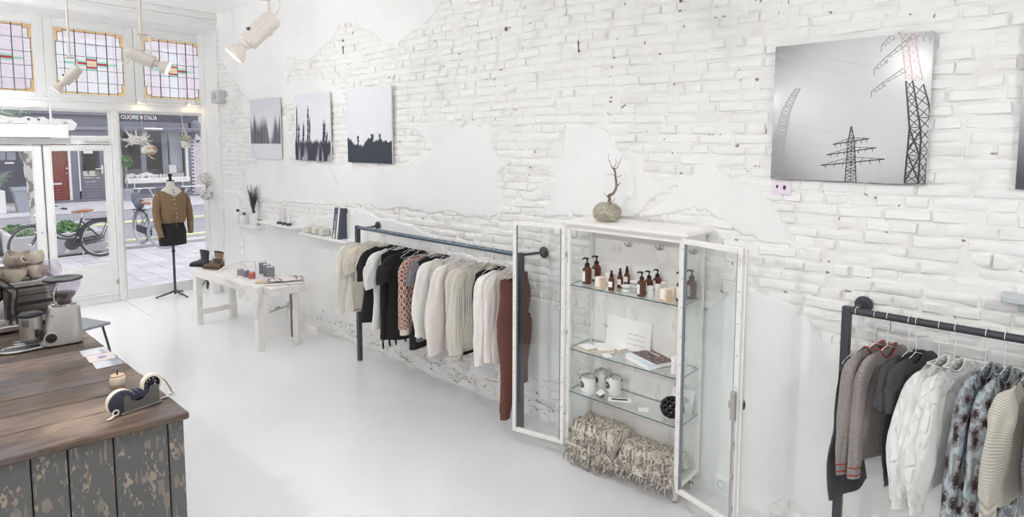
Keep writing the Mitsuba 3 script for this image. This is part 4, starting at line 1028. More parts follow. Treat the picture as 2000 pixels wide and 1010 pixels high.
for x, lab, s in ((-.36, 'white quilted sweater next to the black t shirts', 46), (-.30, 'white quilted sweater next to the starburst blouses', 47)):
    garment('sweater', 'sweater', lab, x, 'quilt_white', -15, L=.48, ws=.20, wc=.225, wh=.215, th=.055, neck=.085, nd=.03, sleeve=1, Ls=.58, out=.045, r0=.085, r1=.062, puff=.03, cuff='white_cotton', hem='white_cotton', collar='white_cotton', seed=s, dx=-.02, drop=.16, **hi)
for x, lab, s in ((-.19, 'first starburst print blouse, next to the white quilted sweaters', 48), (-.125, 'second starburst print blouse, next to the ribbed knit', 49)):
    garment('blouse', 'blouse', lab, x, 'starburst_print', -14, L=.76, ws=.185, wc=.20, wh=.24, th=.035, sleeve=1, Ls=.66, out=.03, r0=.06, r1=.055, folds=4, amp=.016, seed=s, drop=.15, dx=-.02, collar='starburst_print', **hi)
garment('sweater', 'sweater', 'cream and grey ribbed knit at the right end of the picture', -.055, 'rib_cream', -14, L=.50, ws=.20, wc=.23, wh=.21, th=.05, sleeve=1, Ls=.46, out=.05, r0=.085, r1=.07, cuff='rib_cream', seed=50, drop=.16, dx=-.02, collar='rib_grey', cuff_h=.16, **hi)
garment('cardigan', 'cardigan', 'grey ribbed cardigan hanging behind the cream and grey ribbed knit', .05, 'rib_grey', -14, L=.52, ws=.19, wc=.20, wh=.21, th=.04, sleeve=1, Ls=.50, r0=.07, r1=.06, seed=51, **hi)

# ================================================================== THE GLASS CABINET
CX0, CX1, CY0, CY1, CZ0, CZ1 = -2.42, -1.575, 3.135, 3.425, 0.10, 1.615
mat('cabinet_white', proc(lambda p, n, uv: mix((0.78, 0.765, 0.735), (0.60, 0.57, 0.52), smoothstep(0.62, 0.78, fbm(p.x * 22, p.y * 22, p.z * 9, 3)) * 0.6)), 0.4)
mat('worn_metal', proc(lambda p, n, uv: mix((0.66, 0.64, 0.60), (0.20, 0.17, 0.14), smoothstep(0.50, 0.58, fbm(p.x * 45, p.y * 45, p.z * 45, 3)))), 0.5)
mat('glass_edge', (0.06, 0.12, 0.115), 0.15)
mat('gasket', (0.20, 0.22, 0.25), 0.5)
K = thing('display_cabinet', 'white metal display cabinet with open glass doors and glass shelves', 'cabinet')
P_ = .028
part(K, 'carcass', cat(box(CX0, CX0 + P_, CY0, CY0 + P_, CZ0, CZ1, .003), box(CX1 - P_, CX1, CY0, CY0 + P_, CZ0, CZ1, .003), box(CX0, CX0 + P_, CY1 - P_, CY1, CZ0, CZ1, .003), box(CX1 - P_, CX1, CY1 - P_, CY1, CZ0, CZ1, .003),
     *[box(CX0, CX1, a, b, c, c + .03, .003) for a, b in ((CY0, CY0 + P_), (CY1 - P_, CY1)) for c in (CZ0, CZ1 - .03)], *[box(a, b, CY0, CY1, c, c + .03, .003) for a, b in ((CX0, CX0 + P_), (CX1 - P_, CX1)) for c in (CZ0, CZ1 - .03)]), 'cabinet_white', False)
part(K, 'top', cat(box(CX0 - .035, CX1 + .035, CY0 - .035, CY1 + .02, CZ1, CZ1 + .034, .016)), 'cabinet_white', False)
part(K, 'back_panel', box(CX0 + .01, CX1 - .01, CY1 - .014, CY1 - .004, CZ0 + .01, CZ1 - .005), 'cabinet_white', False)
part(K, 'bottom', box(CX0 + .005, CX1 - .005, CY0 + .004, CY1 - .005, CZ0 + .012, CZ0 + .032, .003), 'cabinet_white', False)
for x in (CX0 + .006, CX1 - .006):
    part(K, 'side_pane', (np.array([[x, CY0 + P_, CZ0 + .03], [x, CY1 - P_, CZ0 + .03], [x, CY1 - P_, CZ1 - .03], [x, CY0 + P_, CZ1 - .03]]), np.array([[0, 1, 2], [0, 2, 3]])), 'glass_cabinet', False)
for x in (CX0 + .035, CX1 - .035):
    for y in (CY0 + .04, CY1 - .04):
        l = part(K, 'leg', mv(lathe([(0, .018), (.012, .018), (.018, .05), (.034, .102), (.034, .106), (0, .106)], 4), x, y, 0), 'worn_metal', False)
        part(l, 'castor', cat(mv(rot(lathe([(0, -.008), (.018, -.008), (.021, -.004), (.021, .004), (.018, .008), (0, .008)], 16), 'y', 90), x, y, .0215)), 'worn_metal', 30)
screws = [mv(rot(lathe([(0, 0), (.0045, 0), (.003, .003), (0, .0035)], 8), 'x', 90), x, CY0 + .001, z) for x in (CX0 + .013, CX1 - .013) for z in np.arange(.25, 1.6, .16)]
part(K, 'screws', cat(*screws), 'grey_metal', 30, kind='stuff')
part(K, 'shelf_pins', cat(*[rod((x, y, z), (x + s * .02, y, z), .004, 6) for x, s in ((CX0 + P_, 1), (CX1 - P_ - .0, -1)) for y in (CY0 + .03, CY1 - .03) for z in (.474, .769, 1.208)]), 'grey_metal', 30)
SHELF = (1.216, .777, .482)
for z in SHELF:
    s = part(K, 'shelf', (np.array([[CX0 + .012, CY0 + .012, z], [CX1 - .012, CY0 + .012, z], [CX1 - .012, CY1 - .02, z], [CX0 + .012, CY1 - .02, z]]), np.array([[0, 1, 2], [0, 2, 3]])), 'glass_cabinet', False)
    part(s, 'edge', cat(box(CX0 + .012, CX1 - .012, CY0 + .010, CY0 + .0125, z - .006, z), box(CX0 + .0105, CX0 + .0125, CY0 + .012, CY1 - .02, z - .006, z), box(CX1 - .0125, CX1 - .0105, CY0 + .012, CY1 - .02, z - .006, z), box(CX0 + .012, CX1 - .012, CY1 - .022, CY1 - .02, z - .006, z)), 'glass_edge', False)
for x, z in ((-2.10, 1.486), (-1.87, 1.492), (-1.64, 1.495), (-2.25, .91)):
    part(K, 'coat_hook', cat(mv(rot(lathe([(0, 0), (.018, 0), (.018, .004), (.008, .008), (0, .008)], 14), 'x', 90), x, CY1 - .014, z), tube(spline([(x, CY1 - .016, z), (x - .004, CY1 - .045, z - .008), (x - .008, CY1 - .062, z + .004), (x - .010, CY1 - .066, z + .016)], 12), .005, 8)), 'grey_metal', 30)


def cabinet_door(hx, sgn, ang, stack):
    """Local u runs from the hinge to the free edge, w is the thickness towards the room."""
    a = math.radians(ang)
    du, dw = np.array([sgn * math.cos(a), -math.sin(a), 0]), np.array([-sgn * math.sin(a), -math.cos(a), 0])
    o = np.array([hx, CY0 - .004, 0])
    W, Z0, Z1, F = .405, .105, 1.618, .030

    def D(m):
        v = np.asarray(m[0])
        return o + v[:, :1] * du + v[:, 1:2] * dw + v[:, 2:] * np.array([0, 0, 1.0]), (m[1] if sgn < 0 else m[1][:, ::-1])
    k = part(K, 'door', D(cat(box(0, F, -.004, .022, Z0, Z1, .003), box(W - F, W, -.004, .022, Z0, Z1, .003), box(F, W - F, -.004, .022, Z0, Z0 + F, .003), box(F, W - F, -.004, .022, Z1 - F, Z1, .003))), 'cabinet_white', False)
    part(k, 'pane', D((np.array([[F, .008, Z0 + F], [W - F, .008, Z0 + F], [W - F, .008, Z1 - F], [F, .008, Z1 - F]]), np.array([[0, 1, 2], [0, 2, 3]]))), 'glass_cabinet', False)
    part(k, 'gasket', D(cat(box(F - .004, F + .003, .004, .024, Z0 + F, Z1 - F), box(W - F - .003, W - F + .002, .004, .02, Z0 + F, Z1 - F))), 'gasket', False)
    part(k, 'hinge', D(cat(*[mv(lathe([(0, -.035), (.007, -.035), (.007, .035), (0, .035)], 10), -.002, .004, z) for z in (.35, .86, 1.40)])), 'worn_metal', 30)
    part(k, 'screws', D(cat(*[mv(rot(lathe([(0, 0), (.005, 0), (.003, .003), (0, .0035)], 8), 'x', -90), u, .022, z) for u in (.014, W - .014) for z in np.arange(.2, 1.6, .17)])), 'grey_metal', 30, kind='stuff')
    if stack:
        part(k, 'lock', D(cat(box(W - .030, W - .004, .022, .046, .70, .86, .004), box(W - .045, W - .028, .024, .040, .76, .80, .003))), 'grey_metal', False)
        part(k, 'bolt_rod', D(cat(rod((W - .014, .034, .12), (W - .014, .034, .70), .0045, 8), *[box(W - .022, W - .006, .022, .040, z, z + .02, .003) for z in (.2, .38, .56)])), 'grey_metal', 30)
        part(k, 'knob', D(mv(sc(ball(1, 2), .012, .012, .03), W + .006, -.018, .78)), 'black_metal', True)
        part(k, 'edge_strip', D(box(W, W + .012, -.016, .004, Z0, Z1, .003)), 'cabinet_white', False)


cabinet_door(CX0, -1, 12, False)
cabinet_door(CX1, 1, 13.5, True)

# ---- what stands in it
mat('amber_bottle', (0.085, 0.026, 0.012), 0.08, spec=0.6)
mat('label_white', proc(lambda p, n, uv: mix((0.82, 0.81, 0.78), (0.45, 0.44, 0.42), dr.select((noise(p.x * 260, p.y * 260, p.z * 420) > 0.72) & (dr.sin(p.z * 900) > 0.3), 0.8, 0.0))), 0.7)
mat('soap_wood', proc(lambda p, n, uv: mix((0.72, 0.56, 0.40), (0.64, 0.48, 0.33), fbm(p.x * 90, p.y * 90, p.z * 20, 2))), 0.7)
mat('smoke_grey', (0.10, 0.10, 0.105), 0.3)


def bottle(x, y, z, h, r, label, spray=False, group=None, yaw=200, ring_label=False):
    k = thing('spray_bottle' if spray else 'pump_bottle', label, 'bottle', group)
    s = h
    hb = .66 * h
    part(k, 'body', mv(lathe([(0, .001), (r * .9, .001), (r, .006), (r, hb * .80), (r * .93, hb * .88), (r * .70, hb * .95), (r * .42, hb), (r * .40, hb * 1.04), (0, hb * 1.04)], 28), x, y, z), 'amber_bottle', 40)
    ca, sa = math.cos(math.radians(yaw)), math.sin(math.radians(yaw))
    n_ = 12
    th = np.linspace(-.85, .85, n_) if not ring_label else np.linspace(-1.5, 1.5, n_)
    lz0, lz1 = (.16 * hb, .76 * hb) if not ring_label else (.30 * hb, .72 * hb)
    aa = np.radians(yaw) + th
    rr = np.stack([np.full(n_, z + lz0), np.full(n_, z + lz1)])
    Q = np.stack([np.broadcast_to(x + (r + .0008) * np.cos(aa), (2, n_)), np.broadcast_to(y + (r + .0008) * np.sin(aa), (2, n_)), rr], -1)
    part(k, 'label', gridmesh(Q), 'label_white', True)
    c0 = z + hb * 1.04
    if spray:
        part(k, 'sprayer', mv(lathe([(r * .55, 0), (r * .58, .02 * h / .13), (r * .36, .03 * h / .13), (r * .36, .045 * h / .13), (0, .046 * h / .13)], 16), x, y, c0 - .004), 'black_plastic', 30)
    else:
        d = h / .178
        part(k, 'pump', cat(mv(lathe([(r * .50, 0), (r * .54, .016 * d), (r * .34, .022 * d), (.005 * d, .024 * d), (.005 * d, .046 * d), (.011 * d, .047 * d), (.011 * d, .056 * d), (0, .057 * d)], 18), x, y, c0 - .003),
                            tube(spline([(x, y, c0 + .050 * d), (x + ca * .02 * d, y + sa * .02 * d, c0 + .052 * d), (x + ca * .036 * d, y + sa * .036 * d, c0 + .044 * d)], 8), [.006 * d] * 5 + [.005 * d, .0045 * d, .004 * d], 8)), 'black_plastic', 30)
    return k


Z1_ = SHELF[0] + .0008
big = 'large amber pump bottle '
bottle(-2.322, 3.235, Z1_, .178, .031, big + 'at the left front of the top glass shelf', yaw=232)
bottle(-2.315, 3.335, Z1_, .178, .031, big + 'behind another at the left end of the top shelf', yaw=232)
bottle(-1.640, 3.255, Z1_, .180, .031, big + 'by the right side pane, nearer the open door', yaw=232)
bottle(-1.622, 3.345, Z1_, .180, .031, big + 'by the right side pane, nearer the back panel', yaw=232)
for (x, y), w in zip(((-2.094, 3.185), (-2.090, 3.28), (-2.098, 3.375)), ('nearest of the three', 'middle one of the three', 'back one of the three')):
    bottle(x, y, Z1_, .130, .0195, f'small amber spray bottle, {w} on the top glass shelf', True, yaw=232, ring_label=True)
for (x, y, h), w in zip(((-1.876, 3.19, .155), (-1.880, 3.285, .145), (-1.874, 3.38, .140)), ('front one', 'middle one', 'back one')):
    bottle(x, y, Z1_, h, .0265, f'medium amber pump bottle, {w} of three right of the glass jars', yaw=225)
for (x, y), w in (((-2.188, 3.195), 'in front of the two large pump bottles'), ((-2.205, 3.335), 'behind the small spray bottles'), ((-1.715, 3.19), 'front one right of the pump bottles'), ((-1.700, 3.275), 'back one right of the pump bottles')):
    k = thing('soap_box', 'tan soap box with a white band, ' + w, 'box')
    part(k, 'box', mv(rot(box(-.033, .033, -.022, .022, 0, .072, .002), 'z', -20), x, y, Z1_), 'soap_wood', False)
    part(k, 'band', mv(rot(cat(box(-.020, .020, -.0228, -.022, .012, .0728), box(-.020, .020, -.0228, .0228, .072, .0728)), 'z', -20), x, y, Z1_), 'label_white', False)
for (x, y), w in (((-2.008, 3.225), 'in front'), ((-2.03, 3.365), 'behind the spray bottles')):
    k = thing('glass_jar', f'low clear glass jar, the one {w} on the top glass shelf', 'jar')
    part(k, 'body', mv(lathe([(0, .001), (.030, .001), (.033, .005), (.033, .030), (.030, .034)], 24), x, y, Z1_), 'glass', True)
    part(k, 'contents', mv(jitter(lathe([(0, .003), (.027, .003), (.028, .018), (0, .021)], 18), .006, 60, 2), x, y, Z1_), 'label_white', False)
    part(k, 'lid', mv(lathe([(.033, .033), (.034, .034), (.034, .041), (.030, .043), (0, .043)], 24), x, y, Z1_), 'white_plastic', 30)
for (x, y, h), w in zip(((-1.83, 3.215, .066), (-1.80, 3.255, .075), (-1.79, 3.31, .08)), ('shortest', 'middle', 'tallest')):
    k = thing('carton', f'{w} of three slim white cartons beside the medium pump bottles', 'box')
    part(k, 'box', mv(rot(box(-.015, .015, -.015, .015, 0, h, .0015), 'z', -25), x, y, Z1_), 'white_plastic', False)
    part(k, 'flap', mv(rot(box(-.014, .014, -.014, .014, h, h + .001), 'z', -25), x, y, Z1_), 'paper', False)
# second shelf
Z2 = SHELF[1] + .0008


def book(name, label, x, y, z, w, d, h, yaw, cover='paper', cat_='book', page='paper'):
    k = thing(name, label, cat_)
    part(k, 'pages', mv(rot(box(-w / 2 + .002, w / 2 - .003, -d / 2 + .003, d / 2 - .003, .002, h - .002), 'z', yaw), x, y, z), page, False)
    part(k, 'cover', mv(rot(cat(box(-w / 2, w / 2, -d / 2, d / 2, h - .002, h, .0008), box(-w / 2, w / 2, -d / 2, d / 2, 0, .002, .0008), box(-w / 2, -w / 2 + .002, -d / 2, d / 2, 0, h)), 'z', yaw), x, y, z), cover, False)
    return k


mat('page_edge', (0.60, 0.52, 0.42), 0.8)
book('notebook', 'small thick white notebook at the left front of the second glass shelf', -2.285, 3.205, Z2, .105, .09, .024, -18, page='page_edge')
book('book', 'white book tilted across another on the second glass shelf', -2.205, 3.275, Z2, .15, .11, .022, -40, page='page_edge')
book('book', 'white book lying underneath at the back of the second glass shelf', -2.165, 3.36, Z2, .16, .10, .016, -12, page='page_edge')
put('price_card', mv(rot(box(-.035, .035, -.028, .028, 0, .001), 'z', -30), -2.125, 3.195, Z2), 'paper', False, label='small white card on the second glass shelf left of the photo book', cat_='card')


def photo_cover(p, n, uv):
    d = (p.x + 1.87) * 0.35 + (p.y - 3.27)
    speck = noise(p.x * 70, p.y * 110, 3.0)
    dark = mix((0.05, 0.045, 0.045), (0.42, 0.16, 0.10), smoothstep(0.62, 0.80, speck))
    return dr.select(d < -0.035, mix((0.55, 0.66, 0.80), (0.76, 0.78, 0.82), noise(p.x * 12, p.y * 12, 0)), dark)


mat('photo_cover', proc(photo_cover), 0.25)
k = book('photo_book', 'thick photo book with a dark crowd picture on the second glass shelf', -1.865, 3.285, Z2, .24, .20, .030, -22, 'photo_cover', page='paper')
part(k, 'title', mv(rot(cat(*[mv(rot(letters('MONO', .020, .0004, True), 'z', 0), -.07, .055, .030)]), 'z', -22), -1.865, 3.285, Z2), 'white_plastic', False)
for (x, y, h), w in zip(((-1.655, 3.215, .10), (-1.640, 3.30, .10)), ('nearer the door', 'nearer the back')):
    k = thing('tube_box', f'tall white cylinder box at the right of the second glass shelf, {w}', 'box')
    part(k, 'body', mv(lathe([(0, 0), (.020, 0), (.020, h * .8), (0, h * .8)], 24), x, y, Z2), 'white_plastic', 30)
    part(k, 'lid', mv(lathe([(.0205, h * .8), (.0215, h * .81), (.0215, h), (.020, h + .001), (0, h + .001)], 24), x, y, Z2), 'paper', 30)
k = thing('canvas_print', 'white canvas with faint handwriting leaning on the cabinet back', 'picture')
lean = lambda m: mv(rot(m, 'x', -5), -2.09, CY1 - .040, Z2)  # noqa: E731
part(k, 'canvas', lean(box(-.172, .172, -.009, .009, 0, .205, .003)), 'paper', False)
for q_, txt in enumerate(('sometimes', 'keep things', 'in a new way')):
    t = letters(txt, .014, .0006); w_ = t[0][:, 0].max()
    part(k, 'handwriting', lean(mv(stand_xz(sc(t, .13 / w_, 1, 1)), .0, -.009, .105 - .032 * q_)), 'grey_ink', False)
# third shelf
Z3 = SHELF[2] + .0008
mat('can_label', (0.74, 0.73, 0.71), 0.5)
for (x, y), w in zip(((-2.283, 3.21), (-2.262, 3.345), (-2.150, 3.315)), ('front left one', 'back one', 'right one')):
    k = thing('paint_can', f'white tin can with a black oval, {w} of three on the third shelf', 'can')
    R_, Hc = .051, .112
    part(k, 'body', mv(lathe([(0, 0), (R_, 0), (R_, Hc), (R_ * .97, Hc + .004)], 32), x, y, Z3), 'can_label', 30)
    part(k, 'rim', mv(cat(lathe([(R_ + .0015, Hc - .006), (R_ + .0025, Hc + .002), (R_, Hc + .007), (R_ - .004, Hc + .004), (R_ - .005, Hc - .006), (R_ - .012, Hc - .008), (0, Hc - .008)], 32)), x, y, Z3), 'chrome', 30)
    part(k, 'bail_lug', cat(*[mv(ball(.006, 1), x + s * math.cos(.5) * (R_ + .003), y + s * math.sin(.5) * (R_ + .003), Z3 + Hc - .018) for s in (-1, 1)]), 'black_plastic', True)

    def wrap(poly, z0):
        """Flat drawing bent round the can's front."""
        m = trimesh.creation.extrude_polygon(poly, .0006, engine='earcut').subdivide_to_size(.012)
        v = np.array(m.vertices); a_ = math.radians(236) + v[:, 0] / R_
        return np.stack([x + (R_ + .0004 + v[:, 2]) * np.cos(a_), y + (R_ + .0004 + v[:, 2]) * np.sin(a_), Z3 + z0 + v[:, 1]], 1), np.array(m.faces)
    part(k, 'emblem', wrap(sg.Point(0, 0).buffer(1, 12).intersection(sg.box(-1, -.62, 1, .62)).buffer(0) and sg.LineString([(-.012, 0), (.012, 0)]).buffer(.022, 8), .062), 'ink', False)
    t = letters('SALT', .011, .0006, True); v = t[0]; a_ = math.radians(236) + (v[:, 0] - .016) / R_
    part(k, 'lettering', (np.stack([x + (R_ + .0011 + v[:, 2]) * np.cos(a_), y + (R_ + .0011 + v[:, 2]) * np.sin(a_), Z3 + .057 + v[:, 1]], 1), t[1]), 'can_label', False)
    part(k, 'dots', cat(*[wrap(sg.Point(u_, 0).buffer(.0028, 4), .014) for u_ in np.arange(-.065, .066, .012)]), 'ink', False)
k = thing('card_stand', 'small white card on a folded clear stand in front of the tin cans', 'card')
part(k, 'card', mv(rot(rot(box(-.032, .032, -.024, .024, 0, .0012), 'x', 22), 'z', -30), -2.185, 3.215, Z3 + .022), 'paper', False)
part(k, 'stand', mv(rot(cat(box(-.030, .030, .012, .014, 0, .026), box(-.030, .030, -.022, .020, 0, .001)), 'z', -30), -2.185, 3.215, Z3), 'gasket', False)
put('flyer', mv(rot(box(-.075, .075, -.033, .033, 0, .001), 'z', 32), -2.055, 3.245, Z3), 'paper', False, label='white flyer with a black pencil lying on it on the third glass shelf', cat_='flyer')
k = thing('pencil', 'black pencil lying diagonally on the white flyer', 'pencil')
part(k, 'shaft', mv(rot(rod((-.055, 0, .005), (.045, 0, .005), .0038, 6), 'z', 32), -2.05, 3.245, Z3 + .001), 'black_plastic', False)
part(k, 'tip', mv(rot(tube([(.045, 0, .005), (.058, 0, .005)], [.0038, .0006], 6), 'z', 32), -2.05, 3.245, Z3 + .001), 'paper', False)
put('price_card', mv(rot(box(-.032, .032, -.03, .03, 0, .001), 'z', 28), -1.865, 3.225, Z3), 'paper', False, label='small white card lying alone on the third glass shelf right of the flyer', cat_='card')
# black lattice vase lying on its side
k = thing('lattice_vase', 'black openwork vase with a diamond lattice at the right of the third glass shelf', 'vase')
vp = [(.012, .0), (.040, .012), (.058, .045), (.060, .075), (.046, .105), (.026, .130)]
hh = np.linspace(0, .13, 40); rr = np.interp(hh, [b for a, b in vp], [a for a, b in vp])
lat = []
for s in (-1, 1):
    for q_ in range(9):
        a = q_ * 2 * PI / 9 + s * 1.7 * hh / .13
        lat.append(tube(np.stack([rr * np.cos(a), rr * np.sin(a), hh], 1), .0072, 6))
V_ = lambda m: mv(aim(m, (.82, .45, .16)), -1.735, 3.215, Z3 + .055)  # noqa: E731
part(k, 'lattice', V_(cat(*lat)), 'black_plastic', True)
part(k, 'rim', V_(cat(mv(ring(.027, .007, 24, 6), 0, 0, .130), lathe([(0, -.004), (.022, -.004), (.024, .004), (0, .006)], 16))), 'black_plastic', True)
k = thing('brochure_holder', 'clear holder with a white brochure showing a grey oval, behind the right door', 'brochure')
part(k, 'brochure', mv(rot(rot(box(-.075, .075, -.002, .002, 0, .15, .0008), 'x', -28), 'z', 4), -1.672, 3.325, Z3 + .004), 'paper', False)
el = prism(sg.Point(0, 0).buffer(1, 20), .0008); el = sc(el, .05, .020, 1)
part(k, 'printed_oval', mv(rot(rot(mv(stand_xz(el), 0, -.002, .085), 'x', -28), 'z', 4), -1.672, 3.325, Z3 + .004), 'grey_ink', False)
part(k, 'holder', mv(rot(rot(cat(box(-.078, .078, .003, .004, 0, .17), box(-.078, .078, -.012, .004, -.002, -.001)), 'x', -28), 'z', 4), -1.672, 3.330, Z3 + .006), 'grey_plastic', False)

# two fringed wool blankets on the bottom
def blanket_color(p, n, uv):
    s = 0.35 * noise(p.x * 330, p.y * 330, p.z * 330) + 0.65 * noise(p.x * 90 + p.y * 50, (p.y - p.z) * 190, 2.0)
    band = smoothstep(0.35, 0.65, fbm(uv.x * 2.2 + 3, uv.y * 2.2, 1.0, 2))
    return mix(mix((0.80, 0.72, 0.62), (0.55, 0.51, 0.46), band * 0.7), (0.12, 0.11, 0.10), smoothstep(0.52, 0.64, s) * 0.85)


mat('wool_blanket', proc(blanket_color), 0.95, spec=0.1, sheen=0.4, bump=lambda p, n, uv: dr.sin(uv.x * 210 + 2.2 * dr.sin(uv.y * 55)) * dr.sin(uv.y * 160) + noise(p.x * 200, p.y * 200, p.z * 200), bscale=0.0035)


def blanket(label, x0, x1, y0, y1, h, seed, hang, fr):
    k = thing('blanket', label, 'blanket', None)
    nx, ny = 60, 46
    u, v = np.meshgrid(np.linspace(0, 1, nx), np.linspace(0, 1, ny), indexing='ij')
    edge_ = np.minimum(np.minimum(u, 1 - u), np.minimum(v, 1 - v))
    bulge = smooth01(edge_ / .06) ** .6
    top_ = CZ0 + .033 + h * (.30 + .70 * bulge) * (.97 + .07 * (meshkit.fbm(np.stack([u * 3, v * 3, u * 0 + seed], -1), 3, seed) - .5)) - .02 * (v - .4) ** 2 * 4
    k_ = .006 * np.sin(u * 95 + 1.8 * np.sin(v * 40)) * np.sin(v * 80)
    X_ = x0 + (x1 - x0) * u + .012 * np.sin(v * 9 + seed)
    Y_ = y0 + (y1 - y0) * v
    front = smooth01((.13 - v) / .13)
    Zt = top_ + k_ * bulge - front * hang
    Yt = Y_ - front * .045
    layers = part(k, 'fold', gridmesh(np.stack([X_, Yt, Zt], -1)), 'wool_blanket', True, uv=np.stack([u * 1.0, v * .8], -1).reshape(-1, 2))
    part(k, 'under_fold', cat(box(x0 + .012, x1 - .012, y0 + .01, y1 - .012, CZ0 + .034, CZ0 + .034 + h * .40, h * .19), box(x0 + .02, x1 - .02, y0 + .02, y1 - .014, CZ0 + .034 + h * .38, CZ0 + .034 + h * .78, h * .19)), 'wool_blanket', True)
    g = np.random.default_rng(seed); ms = []
    for i in range(fr):
        uu = (i + .5) / fr
        ix = int(uu * (nx - 1))
        jx = g.integers(0, 4)
        a = np.array([X_[ix, jx], Yt[ix, jx] - .002, Zt[ix, jx]])
        L_ = g.uniform(.035, .065)
        sw = g.normal(0, .014)
        ms.append(tube([a, a + [sw * .4, -.014, -.35 * L_], a + [sw, -.010, -.75 * L_], a + [sw * 1.3, -.006, -L_]], [.0045, .0055, .0048, .003], 5))
    part(k, 'fringe', cat(*ms), 'wool_blanket', True, kind='stuff')
    return k


blanket('folded grey and cream wool blanket, its fringe hanging over the cabinet edge at the left', CX0 + .030, -2.015, CY0 + .012, CY1 - .03, .150, 3, .095, 110)
blanket('folded grey and cream wool blanket at the right of the cabinet bottom', -2.005, CX1 - .034, CY0 + .016, CY1 - .03, .115, 8, .040, 95)
put('price_tag', mv(rot(rot(box(-.05, .05, -.02, .02, 0, .0015), 'x', 30), 'z', -8), -1.70, 3.185, CZ0 + .130), 'paper', False, label='white paper tag lying on the right wool blanket', cat_='tag')

# moss ball with a twisted bare twig on the cabinet
mat('moss', proc(lambda p, n, uv: mix((0.68, 0.63, 0.54), (0.30, 0.28, 0.23), noise(p.x * 140, p.y * 140, p.z * 140))), 0.95)
mat('twig', proc(lambda p, n, uv: mix((0.28, 0.23, 0.19), (0.14, 0.11, 0.09), noise(p.x * 90, p.y * 90, p.z * 30))), 0.9)
CT = CZ1 + .034
k = thing('moss_ball_plant', 'dry moss ball with a twisted bare twig on top of the display cabinet', 'plant')
mx, my = -2.185, 3.26
m = jitter(sc(ball(1, 4), .088, .080, .062), .010, 30, 4)
part(k, 'moss', mv(m, mx, my, CT + .058), 'moss', False)
part(k, 'moss_tuft', cat(*[(lambda d, L_: tube([np.array([mx, my, CT + .058]) + d * (.086, .078, .060), np.array([mx, my, CT + .058]) + d * (.086 + L_, .078 + L_, .060 + L_) + rng.normal(0, .004, 3)], [.0024, .0007], 3, False))(d_ / np.linalg.norm(d_), rng.uniform(.006, .016)) for d_ in rng.normal(size=(1500, 3)) if d_[2] / np.linalg.norm(d_) > -.75]), 'moss', False, kind='stuff')
S_ = lambda pts: spline([(mx + a, my + c, CT + b) for a, b, c in pts], 26)  # noqa: E731
part(k, 'trunk', jitter(tube(S_([(.01, .10, 0), (.012, .145, .005), (.004, .165, .01), (.04, .185, 0), (.068, .215, -.01), (.066, .25, 0), (.052, .29, .01), (.056, .325, .0), (.045, .35, .0)]), np.linspace(.011, .005, 26), 8), .004, 40, 2), 'twig', True)
for pts, r0 in (([(.045, .34, 0), (.02, .36, .01), (.012, .40, .0)], .004), ([(.05, .34, 0), (.075, .36, .0), (.085, .395, .01)], .004), ([(.066, .235, 0), (.085, .25, .01), (.09, .262, 0)], .006), ([(.005, .16, 0), (-.02, .17, .01), (-.035, .19, 0)], .003), ([(.052, .30, 0), (.02, .31, .01), (-.012, .305, 0)], .002), ([(.04, .35, 0), (.05, .38, .02), (.045, .41, .02)], .002), ([(.02, .11, 0), (.05, .13, -.02), (.07, .16, -.01)], .005), ([(.06, .29, 0), (.085, .30, .01), (.11, .315, 0)], .0018), ([(.012, .39, 0), (.0, .42, 0), (.012, .44, 0)], .0015), ([(.08, .38, 0), (.10, .41, 0), (.095, .43, .01)], .0015)):
    part(k, 'branch', tube(S_(pts), np.linspace(r0, .0008, 26), 6), 'twig', True)

# ================================================================== WORKBENCH, BOOTS, DRESS FORM
mat('bench_white', proc(lambda p, n, uv: mix((0.79, 0.775, 0.74), (0.60, 0.57, 0.52), smoothstep(0.58, 0.75, fbm(p.x * 3, p.y * 14, p.z * 5, 3)) * 0.7)), 0.5,
    bump=lambda p, n, uv: fbm(p.x * 8, p.y * 60, p.z * 40, 2), bscale=0.002)
k = thing('workbench', 'old joiner workbench painted white with a side vise', 'bench')
BA = 3.0                                    # the bench stands turned a little
BO = np.array([-6.07, 2.66, 0.0])


def Bn(m):
    v, f = rot(m, 'z', BA)
    return v + BO, f


# local: x from -1.55 (window end) to .20, y from 0 (front) to .47
part(k, 'top', Bn(cat(box(-1.53, .02, 0, .075, .585, .675, .006))), 'bench_white', False)
part(k, 'top_plank', Bn(box(-1.53, .17, .079, .29, .60, .672, .006)), 'bench_white', False)
part(k, 'top_plank', Bn(box(-1.53, .17, .293, .47, .60, .674, .006)), 'bench_white', False)
part(k, 'end_clamp', Bn(cat(box(.02, .19, .0785, .27, .588, .676, .006), box(.173, .20, .272, .50, .585, .678, .006))), 'bench_white', False)
part(k, 'vise_gap', Bn(cat(box(-.2, .0, .0752, .0788, .60, .665), box(-.02, .02, .10, .13, .6765, .6775))), 'crack', False)
for x in (-1.50, -.06):
    for y0, y1, s in ((.02, .02, 1), (.40, .33, -1)):
        v, f = box(x, x + .085, -.035, .035, 0, .60, .005)
        v = v.copy(); t_ = v[:, 2] / .60
        v[:, 1] += y0 + .02 - s * .0 + (1 - t_) * (.0 if s > 0 else .03)
        part(k, 'leg', Bn((v, f)), 'bench_white', False)
    part(k, 'stretcher', Bn(box(x + .02, x + .065, .05, .42, .11, .17, .005)), 'bench_white', False)
part(k, 'vise_screw', Bn(cat(rod((.02, .25, .42), (.02, .02 + .18, .42), .012, 10), rod((.05, .12, .40), (.05, .36, .43), .009, 8), box(.0, .06, .34, .38, .38, .45, .004))), 'grey_metal', 30)
part(k, 'vise_jaw', Bn(cat(box(.07, .15, .36, .385, .02, .60, .006), box(.05, .32, .47, .50, .12, .20, .02))), 'bench_white', False)
